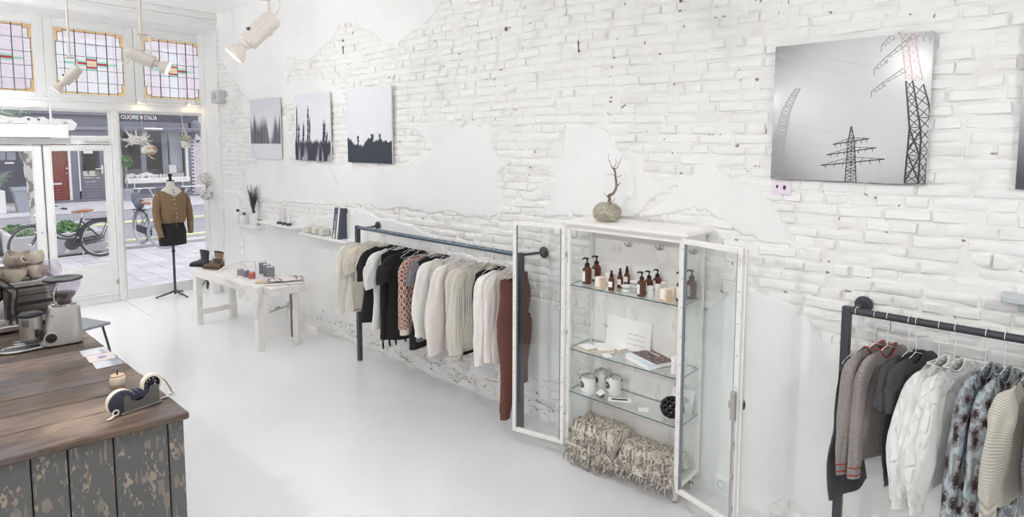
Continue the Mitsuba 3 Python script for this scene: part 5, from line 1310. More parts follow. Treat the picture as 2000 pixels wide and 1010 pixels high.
part(k, 'vise_handle', Bn(cat(rod((.16, .50, .22), (.19, .50, .50), .007, 8), mv(ball(.022, 2), .19, .50, .51))), 'bench_white', 30)
part(k, 'vise_slot', Bn(box(.045, .065, .352, .362, .08, .58)), 'crack', False)
part(k, 'bench_dog', Bn(cat(box(-.62, -.585, .30, .33, .42, .60, .004), box(-.62, -.585, .082, .10, .672, .69, .003))), 'bench_white', False)
BZ = .674
bp = lambda x, y: (rot((np.array([[x, y, 0.0]]), []), 'z', BA)[0][0] + BO)[:2]  # noqa: E731

mat('leather_black', (0.035, 0.035, 0.04), 0.4)
mat('suede_tan', proc(lambda p, n, uv: mix((0.36, 0.25, 0.18), (0.28, 0.19, 0.14), fbm(p.x * 40, p.y * 40, p.z * 40, 3))), 0.9)
mat('suede_brown', proc(lambda p, n, uv: mix((0.17, 0.125, 0.09), (0.11, 0.085, 0.065), fbm(p.x * 40, p.y * 40, p.z * 40, 3))), 0.85)
mat('sole_brown', (0.16, 0.085, 0.055), 0.6)
mat('lace', (0.55, 0.52, 0.47), 0.8)


def boot(label, x, y, yaw, h, L, mt, tip=0.0, lace=True, group=None, sole='sole_brown'):
    """Local x towards the toe; loft of rounded sections along the foot plus the shaft."""
    k = thing('ankle_boot', label, 'boot', group)
    n, na = 26, 28
    t = np.linspace(0, 1, n)
    cx = -.08 + L * t
    half = np.interp(t, [0, .10, .30, .55, .75, .92, 1], [.012, .034, .034, .033, .040, .030, .010])
    hgt = np.interp(t, [0, .08, .30, .45, .62, .85, .97, 1], [.05, .075, .085, .078, .058, .042, .026, .012])
    a = np.arange(na) * 2 * PI / na
    ca, sa = np.sign(np.cos(a)) * np.abs(np.cos(a)) ** .75, np.sign(np.sin(a)) * np.abs(np.sin(a)) ** .75
    P = np.stack([np.broadcast_to(cx[:, None], (n, na)), half[:, None] * ca, .012 + hgt[:, None] * (.5 + .5 * sa)], -1)
    foot = gridmesh(P, closev=True)
    zz = np.linspace(.05, h, 14)
    rx = np.interp(zz, [.05, .10, h], [.058, .046, .056]); ry = np.interp(zz, [.05, .10, h], [.036, .033, .042])
    cx2 = np.interp(zz, [.05, .12, h], [-.020, -.028, -.026])
    Q = np.stack([cx2[:, None] + rx[:, None] * np.cos(a), ry[:, None] * np.sin(a), np.broadcast_to(zz[:, None] + .012 * np.cos(a) * (zz[:, None] > h - .01), (14, na))], -1)
    inner = Q[-1] * [1, 1, 1]; c = inner.mean(0)
    Q2 = np.stack([Q[-1], c + (Q[-1] - c) * .9, c + (Q[-1] - c) * .8 - [0, 0, .05]])
    M = lambda m: mv(rot(rot(m, 'y', tip), 'z', yaw), x, y, BZ + (.02 if tip else 0))  # noqa: E731
    u = part(k, 'upper', M(cat(foot, gridmesh(Q, closev=True))), mt, True)
    part(k, 'lining', M(gridmesh(Q2, closev=True)), 'leather_black', True)
    so = sg.Polygon(list(zip(cx, half * 1.06)) + list(zip(cx[::-1], -half[::-1] * 1.06))).buffer(.003)
    part(k, 'sole', M(cat(prism(so, .012), prism(so.intersection(sg.box(-.2, -.2, -.025, .2)), .012, -.010 + .0))), sole, False) if False else part(k, 'sole', M(prism(so, .014)), sole, False)
    if lace:
        ms = [tube(spline([(.045 - .02 * q_, -.028, .062 + .022 * q_), (.058 - .02 * q_, 0, .078 + .022 * q_), (.045 - .02 * q_, .028, .062 + .022 * q_)], 8), .003, 5) for q_ in range(4)]
        ms += [tube(spline([(.02, -.02, .12), (.05, -.055, .10), (.03, -.06, .06), (.0, -.05, .08)], 14), .0028, 5), tube(spline([(.02, .02, .12), (.06, .03, .10), (.07, -.01, .085)], 12), .0028, 5)]
        part(k, 'laces', M(cat(*ms)), 'lace', True)
    return k


BZ = .675
x, y = bp(-1.50, .13)
boot('tall black leather ankle boot at the window end of the workbench', x, y, 215, .19, .25, 'leather_black', lace=False, sole='leather_black')
x, y = bp(-1.40, .25)
boot('tan suede lace up boot standing between a black and a dark brown boot', x, y, 222, .17, .26, 'suede_tan')
x, y = bp(-1.23, .16)
boot('dark brown suede lace up shoe in front of the taller boots', x, y, 205, .115, .26, 'suede_brown')
k = thing('boot_rest', 'bent white metal bracket lying beside the boots', 'bracket')
p0, p1 = bp(-1.02, .12), bp(-.66, .34)
part(k, 'arm', tube(spline([(*bp(-1.05, .10), BZ + .01), (*bp(-.95, .20), BZ + .09), (*bp(-.85, .28), BZ + .125), (*bp(-.72, .36), BZ + .13), (*bp(-.70, .36), BZ + .125)], 24), .010, 8), 'white_plastic', True)
part(k, 'upright', rod((*bp(-.70, .36), BZ), (*bp(-.70, .36), BZ + .13), .009, 8), 'white_plastic', 30)
mat('candle_grey', (0.30, 0.31, 0.33), 0.5); mat('candle_blue', (0.20, 0.21, 0.30), 0.5); mat('candle_red', (0.42, 0.12, 0.11), 0.4); mat('box_grey', proc(lambda p, n, uv: mix((0.26, 0.27, 0.29), (0.18, 0.19, 0.21), noise(p.x * 60, p.y * 60, p.z * 160))), 0.7)
mat('flame', (0.85, 0.28, 0.08), 0.5)
for (lx, ly), m_, w in (((-.70, .19), 'candle_grey', 'grey'), ((-.57, .19), 'candle_blue', 'slate blue'), ((-.44, .19), 'candle_red', 'dark red')):
    x, y = bp(lx, ly)
    k = thing('dropper_bottle', f'small {w} jar with a white pump top in the row on the workbench', 'bottle')
    part(k, 'body', mv(lathe([(0, 0), (.034, 0), (.036, .004), (.036, .062), (.030, .068), (0, .068)], 24), x, y, BZ), m_, 40)
    part(k, 'pump', mv(cat(lathe([(.016, .068), (.018, .082), (.008, .09), (.006, .115), (.012, .116), (.012, .128), (0, .128)], 16), box(-.03, .01, -.006, .006, .118, .128, .003)), x, y, BZ), 'white_plastic', 30)
    if w == 'dark red':
        part(k, 'sticker', mv(rot(box(-.02, .02, -.001, .001, .048, .07), 'z', 40), x + .025, y - .022, BZ), 'flame', False)
for (lx, ly), w in (((-.60, .40), 'leftmost'), ((-.45, .37), 'middle'), ((-.30, .33), 'rightmost')):
    x, y = bp(lx, ly)
    k = thing('carton', f'grey printed carton behind the pump jars, {w} of three', 'box')
    part(k, 'box', mv(rot(box(-.045, .045, -.04, .04, 0, .125, .002), 'z', -25), x, y, BZ), 'box_grey', False)
    part(k, 'lid_flap', mv(rot(box(-.044, .044, -.039, .039, .125, .1262), 'z', -25), x, y, BZ), 'grey_plastic', False)
    part(k, 'printed_panel', mv(rot(box(-.030, .030, -.0408, -.04, .03, .10), 'z', -25), x, y, BZ), 'candle_grey', False)


def spread(p, n, uv):
    g = noise(p.x * 40, p.y * 40, 2.0)
    inkp = (g > 0.56) & (noise(p.x * 7 + 3, p.y * 7, 5.0) > 0.42)
    return dr.select(inkp, C(0.10, 0.10, 0.13), C(0.72, 0.66, 0.63))


mat('magazine_page', proc(spread), 0.5)
x, y = bp(.02, .31)
BZ2 = .678
k = thing('art_book', 'thick open art book with dark pictures at the end of the workbench', 'book')
n_ = 24
u = np.linspace(-.19, .19, n_); hgt = .034 - .014 * np.exp(-(u / .018) ** 2) + .006 * np.sin(np.abs(u) / .19 * PI)
v, f = gridmesh(np.stack([np.stack([u, np.full(n_, s), hgt], 1) for s in np.linspace(-.125, .125, 8)], 0))
part(k, 'open_pages', mv(rot((v, f), 'z', 62), x, y, BZ2), 'magazine_page', True)
part(k, 'page_block', mv(rot(box(-.188, .188, -.124, .124, .003, .020, .002), 'z', 62), x, y, BZ2), 'paper', False)
part(k, 'cover', mv(rot(box(-.195, .195, -.13, .13, 0, .003), 'z', 62), x, y, BZ2), 'page_edge', False)
x, y = bp(-.16, .17)
book('book', 'small tan book under the corner of the open art book on the workbench', x, y, .676, .13, .10, .012, 40, 'soap_wood', page='page_edge')

# folded black stand by the window corner
k = thing('music_stand_foot', 'small black folded tripod stand on the floor by the window corner', 'stand')
bx, by = -9.20, 3.34
part(k, 'stem', rod((bx, by, .02), (bx - .03, by + .01, .30), .012, 8), 'black_metal', 30)
for dx, dy in ((.20, .02), (-.10, -.12), (-.06, .07)):
    part(k, 'leg', tube(spline([(bx - .02, by, .16), (bx + dx * .5, by + dy * .5, .07), (bx + dx, by + dy, .008)], 10), .008, 6), 'black_metal', True)
part(k, 'top', mv(lathe([(0, 0), (.05, 0), (.03, .10), (.015, .13), (0, .13)], 16), bx - .03, by + .01, .29), 'white_plastic', 30)
k = thing('shopping_bag', 'small white paper bag on the floor behind the black tripod stand', 'bag')
part(k, 'body', box(-9.02, -8.88, 3.30, 3.40, 0, .20, .006), 'paper', False)
part(k, 'handle', tube(spline([(-8.95, 3.33, .20), (-8.95, 3.335, .28), (-8.95, 3.365, .28), (-8.95, 3.37, .20)], 14), .003, 5), 'paper', True)

# dress form: stand, torso, cardigan, skirt
MX, MY = -9.18, 2.905
mat('linen', proc(lambda p, n, uv: mix((0.74, 0.70, 0.65), (0.64, 0.60, 0.55), noise(p.x * 200, p.y * 200, p.z * 200))), 0.9)
mat('camel_knit', proc(lambda p, n, uv: mix((0.27, 0.18, 0.11), (0.13, 0.085, 0.05), smoothstep(0.35, 0.75, noise(p.x * 210, p.y * 210, p.z * 260)))), 0.95, spec=0.15, sheen=0.3)
k = thing('dress_form', 'linen tailor dress form on a black tripod stand by the window', 'mannequin')


def sections(rows, na=40, sup=.85, ang=0):
    """rows: (z, half width y, half depth x, x offset, y offset)"""
    a = np.arange(na) * 2 * PI / na
    ca, sa = np.sign(np.cos(a)) * np.abs(np.cos(a)) ** sup, np.sin(a)
    P = np.stack([np.stack([r[3] + r[2] * sa, r[4] + r[1] * ca, np.full(na, r[0])], 1) for r in rows])
    return gridmesh(P, closev=True)


D_ = lambda m: mv(rot(m, 'z', 14), MX, MY, 0)  # noqa: E731
fine = lambda rows, n=40: np.stack([np.interp(np.linspace(rows[0][0], rows[-1][0], n), [r[0] for r in rows], [r[i] for r in rows]) for i in range(5)], 1)  # noqa: E731
part(k, 'torso', D_(sections(fine([(.78, .155, .115, 0, 0), (.90, .165, .125, 0, 0), (1.06, .125, .095, 0, 0), (1.20, .145, .115, .01, 0), (1.32, .165, .115, .01, 0), (1.42, .175, .09, 0, 0), (1.475, .165, .07, 0, 0), (1.52, .10, .06, 0, 0), (1.545, .055, .05, 0, 0), (1.60, .048, .046, 0, 0), (1.625, .046, .044, 0, 0)]))), 'linen', True)
part(k, 'neck_cap', mv(lathe([(.05, 1.622), (.05, 1.632), (.016, 1.64), (.018, 1.68), (.030, 1.715), (.028, 1.72), (0, 1.722)], 24), MX, MY, 0), 'black_plastic', 30)
part(k, 'collar_seam', mv(ring(.052, .003, 30, 6), MX, MY, 1.555), 'linen', True)
part(k, 'buttons', D_(cat(*[mv(ball(.009, 1), .072 + .02 * q_, -.012, 1.50 - .035 * q_) for q_ in range(3)])), 'ink', True)
part(k, 'pole', cat(rod((MX, MY, .03), (MX, MY, .80), .016, 12), rod((MX, MY, .62), (MX, MY, .66), .022, 12)), 'black_metal', 30)
for a_ in (20, 140, 262):
    c_, s_ = math.cos(math.radians(a_)), math.sin(math.radians(a_))
    part(k, 'leg', tube(spline([(MX, MY, .075), (MX + .10 * c_, MY + .10 * s_, .045), (MX + .24 * c_, MY + .24 * s_, .010)], 12), [.014] * 4 + [.012] * 5 + [.009, .010, .010], 8), 'black_metal', True)
k = thing('skirt', 'short black skirt on the dress form', 'skirt')
sk = sections(fine([(.735, .172, .135, 0, 0), (.80, .176, .138, 0, 0), (.93, .174, .134, 0, 0), (1.05, .150, .112, 0, 0), (1.12, .140, .105, 0, 0)], 24))
part(k, 'body', D_(jitter(sk, .008, 9, 3)), 'black_cloth', True)
part(k, 'drawstring', D_(cat(rod((.135, -.03, 1.06), (.142, -.025, .985), .004, 6), rod((.135, -.02, 1.06), (.142, -.012, 1.0), .004, 6))), 'charcoal_cloth', True)
k = thing('cardigan', 'camel brown knitted cardigan with pale buttons on the dress form', 'cardigan')
cg = fine([(1.045, .158, .125, 0, 0), (1.075, .172, .140, 0, 0), (1.13, .185, .150, 0, 0), (1.22, .180, .145, .01, 0), (1.34, .190, .135, .01, 0), (1.43, .195, .110, 0, 0), (1.49, .180, .085, 0, 0)], 34)
v, f = sections(cg, 64)
rows = v.reshape(34, 64, 3)
for i in range(27, 34):                                     # a wide boat neck dipping to a V in front
    w = smooth01((i - 26) / 7)
    front = np.clip(1 - np.abs(rows[i, :, 1]) / .17, 0, 1) * (rows[i, :, 0] > 0)
    rows[i, :, 2] -= .075 * front * w
    rows[i, :, 2] += .01 * w * (np.abs(rows[i, :, 1]) > .12)
rows[:10, :, 0] += .016 * np.sin(np.arange(64) * .6)[None] * np.linspace(1, .2, 10)[:, None]
rows[:, :, :] += .014 * (meshkit.fbm(rows * 10, 3, 2)[..., None] - .5)
part(k, 'body', D_((rows.reshape(-1, 3), f)), 'camel_knit', True)
for sd in (-1, 1):
    pts = spline([(0, sd * .150, 1.455), (.01, sd * .205, 1.36), (.03, sd * .232, 1.20), (.06, sd * .225, 1.00), (.09, sd * .205, .86 if sd < 0 else .88)], 30)
    r_ = np.interp(np.linspace(0, 1, 30), [0, .15, .6, 1], [.026, .048, .043, .034])
    part(k, 'sleeve', D_(jitter(tube(pts, r_, 16), .010, 14, 5 + sd)), 'camel_knit', True)
part(k, 'button_band', D_(tube(spline([(.118, -.03, 1.395), (.158, -.03, 1.25), (.170, -.03, 1.14), (.148, -.035, 1.05)], 20), .010, 8, flat=.5)), 'camel_knit', True)
part(k, 'buttons', D_(cat(*[mv(ball(.0075, 1), x_, -.036, z_) for x_, z_ in ((.132, 1.37), (.150, 1.31), (.162, 1.25), (.174, 1.19), (.176, 1.13))] + [mv(ball(.007, 1), .07 + .012 * q_, -.262 + .01 * q_ if False else .225 - .004 * q_, 1.14 - .06 * q_) for q_ in range(4)])), 'white_plastic', True)

# ================================================================== COUNTER
def top_wood(p, n, uv):
    pl = cell_rand(dr.floor((p.x - 0.148 * (p.y - 0.98) + 2.955) / 0.2265), 3.0, 1.0)
    w = noise(p.y * 1.3, p.x * 9, 4.0) * 2.0 + 9 * pl
    g = fbm(p.x * 26 + w, p.y * 3.2, p.z * 26, 4)
    f = fbm(p.x * 170 + w, p.y * 9, p.z * 170, 2)
    c = mix((0.15, 0.096, 0.066), (0.055, 0.038, 0.031), smoothstep(0.30, 0.72, g))
    c = mix(c, (0.31, 0.215, 0.15), smoothstep(0.54, 0.75, fbm(p.x * 3.1 + 2, p.y * 1.6, 0, 3)) * 0.75)
    c = mix(c, (0.12, 0.105, 0.11), smoothstep(0.52, 0.72, fbm(p.x * 4.3, p.y * 3.2 + 7, 3.0, 3)) * 0.55)
    c = c * (0.48 + 0.48 * pl)
    return mix(c, (0.035, 0.027, 0.024), smoothstep(0.60, 0.74, f) * 0.6)


mat('counter_wood', proc(top_wood), 0.42, spec=0.45, bump=lambda p, n, uv: fbm(p.x * 90, p.y * 5, p.z * 90, 3), bscale=0.004)


def flaking(p, n, uv):
    a = fbm(p.x * 34, p.y * 34, p.z * 11, 4)
    b = fbm(p.x * 120, p.y * 120, p.z * 40, 2)
    bare = smoothstep(0.59, 0.61, a * 0.60 + b * 0.40)
    scratch = smoothstep(0.70, 0.74, noise(p.x * 110, p.y * 110, p.z * 14))
    paint = mix((0.075, 0.077, 0.076), (0.11, 0.112, 0.11), fbm(p.x * 5, p.y * 5, p.z * 2))
    wood = mix((0.32, 0.26, 0.205), (0.19, 0.155, 0.125), fbm(p.x * 60, p.y * 60, p.z * 6, 2))
    return mix(paint, wood, dr.maximum(bare, scratch * 0.55))


mat('flaking_paint', proc(flaking), 0.6, bump=lambda p, n, uv: -smoothstep(0.59, 0.61, fbm(p.x * 34, p.y * 34, p.z * 11, 4) * 0.60 + fbm(p.x * 120, p.y * 120, p.z * 40, 2) * 0.40), bscale=0.0015)
K = thing('shop_counter', 'long shop counter with a worn plank top and flaking grey painted boards', 'counter')
CT_ = .90
seams = [-2.955, -3.21, -3.43, -3.655, -3.875, -4.11, -4.355, -4.58, -4.81, -5.05, -5.29, -5.54, -5.78, -6.02]
sl = .148
for i in range(len(seams) - 1):
    a, b = seams[i] - .003, seams[i + 1] + .003
    yr = .975 - .012 * (-(seams[i] + 2.955)) + rng.uniform(-.003, .003)
    yl = -1.1
    dz = rng.uniform(-.0012, .0012)
    v, f = box(0, 1, 0, 1, CT_ - .034 + dz, CT_ + dz, 0)
    v, f = box(b, a, yl, yr, CT_ - .034 + dz, CT_ + dz, .0035 if i else .006)
    v = v.copy(); v[:, 0] += (v[:, 1] - .98) * sl
    part(K, 'top_plank', (v, f), 'counter_wood', False)
part(K, 'top_core', mv((lambda m: (np.stack([m[0][:, 0] + (m[0][:, 1] - .98) * sl, m[0][:, 1], m[0][:, 2]], 1), m[1]))(box(-6.0, -2.98, -1.09, .93, CT_ - .04, CT_ - .020))), 'crack', False)
part(K, 'carcass', (lambda m: (np.stack([m[0][:, 0] + (m[0][:, 1] - .98) * sl, m[0][:, 1], m[0][:, 2]], 1), m[1]))(box(-5.95, -3.01, -1.05, .93, 0, CT_ - .034)), 'crack', False)
ed = np.array([-.135, -.991]); en = np.array([.991, -.135])
s_cuts = [-.004, .062, .270, .430, .551, .69, .85, 1.02, 1.2, 1.4, 1.62, 1.85]
for i in range(len(s_cuts) - 1):
    v, f = box(s_cuts[i] + .0025, s_cuts[i + 1] - .0025, -.02 + rng.uniform(-.002, .001), .0 + rng.uniform(-.0015, .0015), .004, CT_ - .036, .003)
    w = np.stack([-2.985 + ed[0] * v[:, 0] + en[0] * v[:, 1], .952 + ed[1] * v[:, 0] + en[1] * v[:, 1], v[:, 2]], 1)
    part(K, 'end_board', (w, f[:, ::-1]), 'flaking_paint', False)
nails = []
for s, z in ((.10, .82), (.20, .80), (.31, .82), (.315, .78), (.37, .83), (.46, .83), (.53, .81), (.52, .76), (.08, .66)):
    nails.append(mv(aim(lathe([(0, -.001), (.004, -.001), (.004, .0012), (0, .0016)], 8), (en[0], en[1], 0)), -2.985 + ed[0] * s + en[0] * .0015, .952 + ed[1] * s + en[1] * .0015, z))
part(K, 'nails', cat(*nails), 'crack', False)
part(K, 'board_crack', (lambda p: tube(np.stack([-2.985 + ed[0] * p[:, 0] + en[0] * .0012, .952 + ed[1] * p[:, 0] + en[1] * .0012, p[:, 1]], 1), .0016, 4))(spline([(.362, .86), (.358, .80), (.366, .72), (.360, .66)], 24)), 'crack', False)
for i in range(24):
    a, b = -3.03 - i * .13, -3.03 - (i + 1) * .13
    part(K, 'side_board', box(b + .002, a - .002, .935 - .011 * i * .13, .955 - .011 * i * .13, .004, CT_ - .036, .003), 'flaking_paint', False)

# spool of string, tape dispenser, postcards
mat('string', proc(lambda p, n, uv: mix((0.66, 0.58, 0.47), (0.46, 0.39, 0.30), 0.5 + 0.5 * dr.sin(p.z * 1500))), 0.9)
mat('wood_pale', (0.48, 0.33, 0.22), 0.6)
sx, sy = -3.555, .838
k = thing('string_spool', 'spool of cream string with a wooden end on the counter', 'spool')
part(k, 'string', mv(lathe([(0, .006), (.030, .006), (.034, .015), (.033, .022), (.036, .028), (.034, .036), (.035, .044), (.030, .052), (0, .052)], 28), sx, sy, CT_), 'string', True)
part(k, 'flange', mv(cat(lathe([(0, 0), (.028, 0), (.028, .006), (0, .006)], 24), lathe([(0, .052), (.031, .052), (.031, .058), (0, .058)], 24)), sx, sy, CT_), 'wood_pale', 30)
part(k, 'spindle', rod((sx, sy, CT_ + .05), (sx + .002, sy, CT_ + .082), .004, 8), 'black_metal', 30)
mat('dispenser_grey', (0.13, 0.125, 0.115), 0.45, 0.3); mat('navy', (0.03, 0.035, 0.06), 0.25); mat('tape_cream', (0.68, 0.62, 0.51), 0.5)
k = thing('tape_dispenser', 'old dark tape dispenser with two rolls at the corner of the counter', 'tape dispenser')
TX, TY, TA = -3.185, .825, 100.0        # local x runs along the dispenser to the right in the picture


def Td(m):
    return mv(rot(m, 'z', TA), TX, TY, CT_)


side = sg.Polygon([(-.07, .0), (.085, .0), (.085, .085), (.072, .092), (.050, .088), (.040, .06), (.012, .038), (-.016, .038), (-.038, .052), (-.045, .075), (-.062, .078), (-.07, .07)])
for y0 in (-.030, .022):
    part(k, 'cheek', Td(mv(rot(prism(side, .008), 'x', 90), 0, y0 + .008, .006)), 'dispenser_grey', False)
part(k, 'base', Td(box(-.085, .098, -.036, .036, 0, .010, .003)), 'dispenser_grey', False)
part(k, 'big_drum', Td(mv(rot(cat(lathe([(0, -.024), (.052, -.024), (.055, -.018), (.055, .018), (.052, .024), (0, .024)], 32)), 'x', 90), -.075, .0, .058)), 'navy', 30)
part(k, 'paper_tape', Td(mv(rot(cat(lathe([(.0555, -.014), (.0575, -.014), (.0575, .014), (.0555, .014)], 32)), 'x', 90), -.075, -.004, .058)), 'tape_cream', 30)
part(k, 'water_tank', Td(cat(box(-.07, .06, -.020, .020, .045, .085, .008), *[box(-.03 + .018 * q_, -.022 + .018 * q_, -.021, .021, .084, .092, .002) for q_ in range(5)])), 'navy', False)
r_ = part(k, 'tape_roll', Td(mv(rot(lathe([(.036, -.012), (.046, -.012), (.047, -.010), (.047, .010), (.046, .012), (.036, .012)], 36), 'x', 90), .062, -.002, .098)), 'tape_cream', 30)
part(r_, 'hub', Td(mv(rot(cat(lathe([(.030, -.011), (.037, -.011), (.037, .011), (.030, .011)], 30), lathe([(0, -.010), (.011, -.010), (.011, .010), (0, .010)], 16), *[rot(boxc(.020, 0, 0, .022, .005, .016), 'z', a_) for a_ in range(0, 360, 40)]), 'x', 90), .062, -.002, .098)), 'black_plastic', 30)
v, f = gridmesh(np.stack([np.stack([spline([(.100, 0, .122), (.128, 0, .090), (.150, 0, .045), (.160, 0, .018)], 14)[:, 0], np.full(14, s), spline([(.100, 0, .122), (.128, 0, .090), (.150, 0, .045), (.160, 0, .018)], 14)[:, 2]], 1) for s in (-.012, .012)], 0))
part(k, 'tape_end', Td((v, f)), 'tape_cream', True)
part(k, 'cutter', Td(cat(box(.148, .172, -.016, .016, .008, .013, .001), box(.150, .160, -.014, -.004, .013, .018), box(.163, .172, .0, .012, .013, .018), box(.10, .172, -.004, .004, .002, .008))), 'chrome', False)
part(k, 'brush', Td(cat(mv(rot(ring(.012, .004, 16, 6), 'x', 90), -.105, -.028, .022), tube(spline([(-.115, -.03, .012), (-.13, -.034, .006), (-.145, -.03, .004)], 8), [.005, .006, .007, .007, .006, .005, .004, .003], 8))), 'tape_cream', True)


def card_print(kind):
    def fn(p, n, uv):
        if kind == 0:
            d = smoothstep(0.35, 0.65, noise(p.x * 9, p.y * 40, 1.0))
            return mix((0.44, 0.44, 0.46), (0.20, 0.225, 0.26), d * smoothstep(0.86, 0.95, p.y))
        if kind == 1:
            b = (dr.square((p.x + 4.095) / 0.030) + dr.square((p.y - .895) / 0.026)) + 0.9 * (noise(p.x * 60, p.y * 60, 0.0) - 0.5) < 1
            t = (noise(p.x * 260, p.y * 60, 2.0) > 0.66) & (p.y > 0.915) & (p.y < 0.945)
            return dr.select(b, C(0.20, 0.15, 0.30), dr.select(t, C(0.45, 0.42, 0.42), C(0.47, 0.425, 0.375)))
        d = smoothstep(0.878, 0.92, p.y + 0.03 * (noise(p.x * 70, p.y * 4, 0.0) - 0.5))
        return mix((0.42, 0.42, 0.46), (0.075, 0.105, 0.15), d * (0.5 + 0.5 * noise(p.x * 50, p.y * 5, 7.0)))
    return fn


for q_, (x, lab) in enumerate(((-4.235, 'postcard with a pale grey winter print, furthest of three on the counter'), (-4.095, 'postcard with a purple blot and small text, middle of three on the counter'), (-3.955, 'postcard with a dark blue forest print, nearest of three on the counter'))):
    mat(f'postcard_{"abc"[q_]}', proc(card_print(q_)), 0.35)
    k = thing('postcard', lab, 'postcard', None)
    part(k, 'card', mv(rot(box(-.066, .066, -.062, .066, .0, .004, .001), 'z', -4), x, .888, CT_ + .0015), f'postcard_{"abc"[q_]}', False)
    part(k, 'edge', mv(rot(box(-.0665, .0665, -.0625, .0665, .0, .0025), 'z', -4), x, .888, CT_ + .0012), 'wood_pale', False)

# coffee grinder
mat('alu', (0.56, 0.54, 0.52), 0.36, 0.85)
mat('clear_plastic', (0.85, 0.8, 0.9), 0.05)
pane_mat('hopper_clear', (0.80, 0.77, 0.84))
mat('dark_chrome', (0.30, 0.285, 0.27), 0.10, 1.0)
GX_, GY_ = -4.575, .80
k = thing('coffee_grinder', 'silver coffee grinder with a clear bean hopper and a black lid', 'grinder')
G = lambda m: mv(rot(m, 'z', -8), GX_, GY_, CT_)  # noqa: E731


def loft(rows, sup=.45, na=48):
    """rows: (z, cx, cy, half x, half y); rounded rectangles"""
    a = np.arange(na) * 2 * PI / na
    c, s = np.sign(np.cos(a)) * np.abs(np.cos(a)) ** sup, np.sign(np.sin(a)) * np.abs(np.sin(a)) ** sup
    P = np.stack([np.stack([r[1] + r[3] * c, r[2] + r[4] * s, np.full(na, r[0])], 1) for r in rows])
    return gridmesh(P, closev=True)


def capped(rows, **k):
    r0, r1 = rows[0], rows[-1]
    return loft([(r0[0], r0[1], r0[2], 1e-4, 1e-4), (r0[0], r0[1], r0[2], r0[3] * .97, r0[4] * .97)] + rows + [(r1[0], r1[1], r1[2], r1[3] * .96, r1[4] * .96), (r1[0] + .002, r1[1], r1[2], 1e-4, 1e-4)], **k)


part(k, 'body', G(capped([(.014, 0, 0, .085, .105), (.03, 0, -.004, .086, .110), (.07, 0, .004, .084, .100), (.14, 0, .012, .080, .090), (.21, 0, .016, .074, .082), (.240, 0, .018, .070, .076)])), 'alu', 40)
part(k, 'feet', G(cat(*[mv(lathe([(0, 0), (.012, 0), (.012, .016), (0, .016)], 12), sx_ * .06, sy_ * .08, 0) for sx_ in (-1, 1) for sy_ in (-1, 1)])), 'black_plastic', 30)
part(k, 'dial', G(mv(rot(cat(lathe([(0, 0), (.026, 0), (.028, .004), (.024, .010), (0, .011)], 24), box(-.003, .003, -.022, .022, .010, .014, .002)), 'y', 90), .083, -.055, .065)), 'black_plastic', 30)
part(k, 'dial_ring', G(mv(rot(lathe([(.028, -.004), (.038, -.004), (.036, .002), (.028, .003)], 28), 'y', 90), .084, -.055, .065)), 'alu', 30)
part(k, 'name_plate', G(box(.0655, .0725, -.05, .02, .192, .202, .002)), 'chrome', False)
part(k, 'collar', G(mv(lathe([(.058, .232), (.064, .236), (.064, .256), (.050, .262), (.040, .266)], 30), 0, .02, 0)), 'chrome', 30)
hp = part(k, 'hopper', G(mv(lathe([(.036, .262), (.040, .275), (.062, .305), (.082, .345), (.090, .385), (.091, .405)], 36), 0, .02, 0)), 'hopper_clear', True)
part(hp, 'beans', G(mv(jitter(lathe([(.0, .262), (.034, .264), (.037, .277), (.056, .302), (.062, .318), (.04, .325), (0, .328)], 28), .004, 120, 3), 0, .02, 0)), 'beans', False)
mat('beans', proc(lambda p, n, uv: mix((0.14, 0.09, 0.08), (0.04, 0.025, 0.022), noise(p.x * 190, p.y * 190, p.z * 190))), 0.4)
part(hp, 'lid', G(mv(lathe([(.088, .400), (.100, .402), (.102, .408), (.098, .414), (.060, .417), (.045, .413), (.040, .410), (0, .410)], 40), 0, .02, 0)), 'black_plastic', 40)
part(hp, 'latch', G(mv(cat(tube(spline([(.075, -.03, .39), (.10, -.05, .34), (.085, -.05, .28), (.06, -.03, .255)], 14), .005, 8)), 0, .02, 0)), 'chrome', True)
ds = part(k, 'doser', G(mv(lathe([(0, .062), (.052, .062), (.056, .07), (.057, .20), (.055, .207), (0, .207)], 36), 0, -.145, 0)), 'steel', 40)
part(ds, 'lid', G(mv(lathe([(.058, .200), (.062, .204), (.062, .214), (.050, .224), (.02, .228), (0, .228)], 36), 0, -.145, 0)), 'black_plastic', 40)
part(ds, 'window', G(mv(np.array([0]) if False else gridmesh(np.stack([np.stack([.0577 * np.cos(a_), .0577 * np.sin(a_), np.full(10, z_)], 1) for z_ in (.145, .187) for a_ in [np.radians(np.linspace(-48, -10, 10))]])), 0, -.145, 0)), 'smoke_grey', True)
part(ds, 'lever', G(cat(box(.05, .068, -.125, -.112, .075, .125, .003), box(.054, .070, -.105, -.09, .06, .12, .003))), 'black_plastic', False)
part(ds, 'outlet', G(mv(lathe([(.052, .062), (.046, .040), (.030, .034), (.03, .05)], 24), 0, -.145, 0)), 'smoke_grey', True)
part(k, 'fork', G(cat(tube(spline([(.02, -.09, .045), (.03, -.16, .042), (.02, -.23, .045)], 12), .006, 6), tube(spline([(-.03, -.09, .045), (-.04, -.16, .042), (-.03, -.23, .045)], 12), .006, 6), box(-.03, .03, -.10, -.07, .03, .055, .004))), 'chrome', True)
loop = spline([(.06, -.09, .016), (.075, -.20, .012), (.055, -.275, .010), (.0, -.295, .010), (-.045, -.27, .010), (-.05, -.19, .012), (-.03, -.10, .016)], 40)
part(k, 'tray_ring', G(tube(loop, .0075, 8)), 'chrome', True)
part(k, 'tray', G(prism(sg.Polygon([(a, b) for a, b, c in loop]), .003, .006)), 'smoke_grey', False)

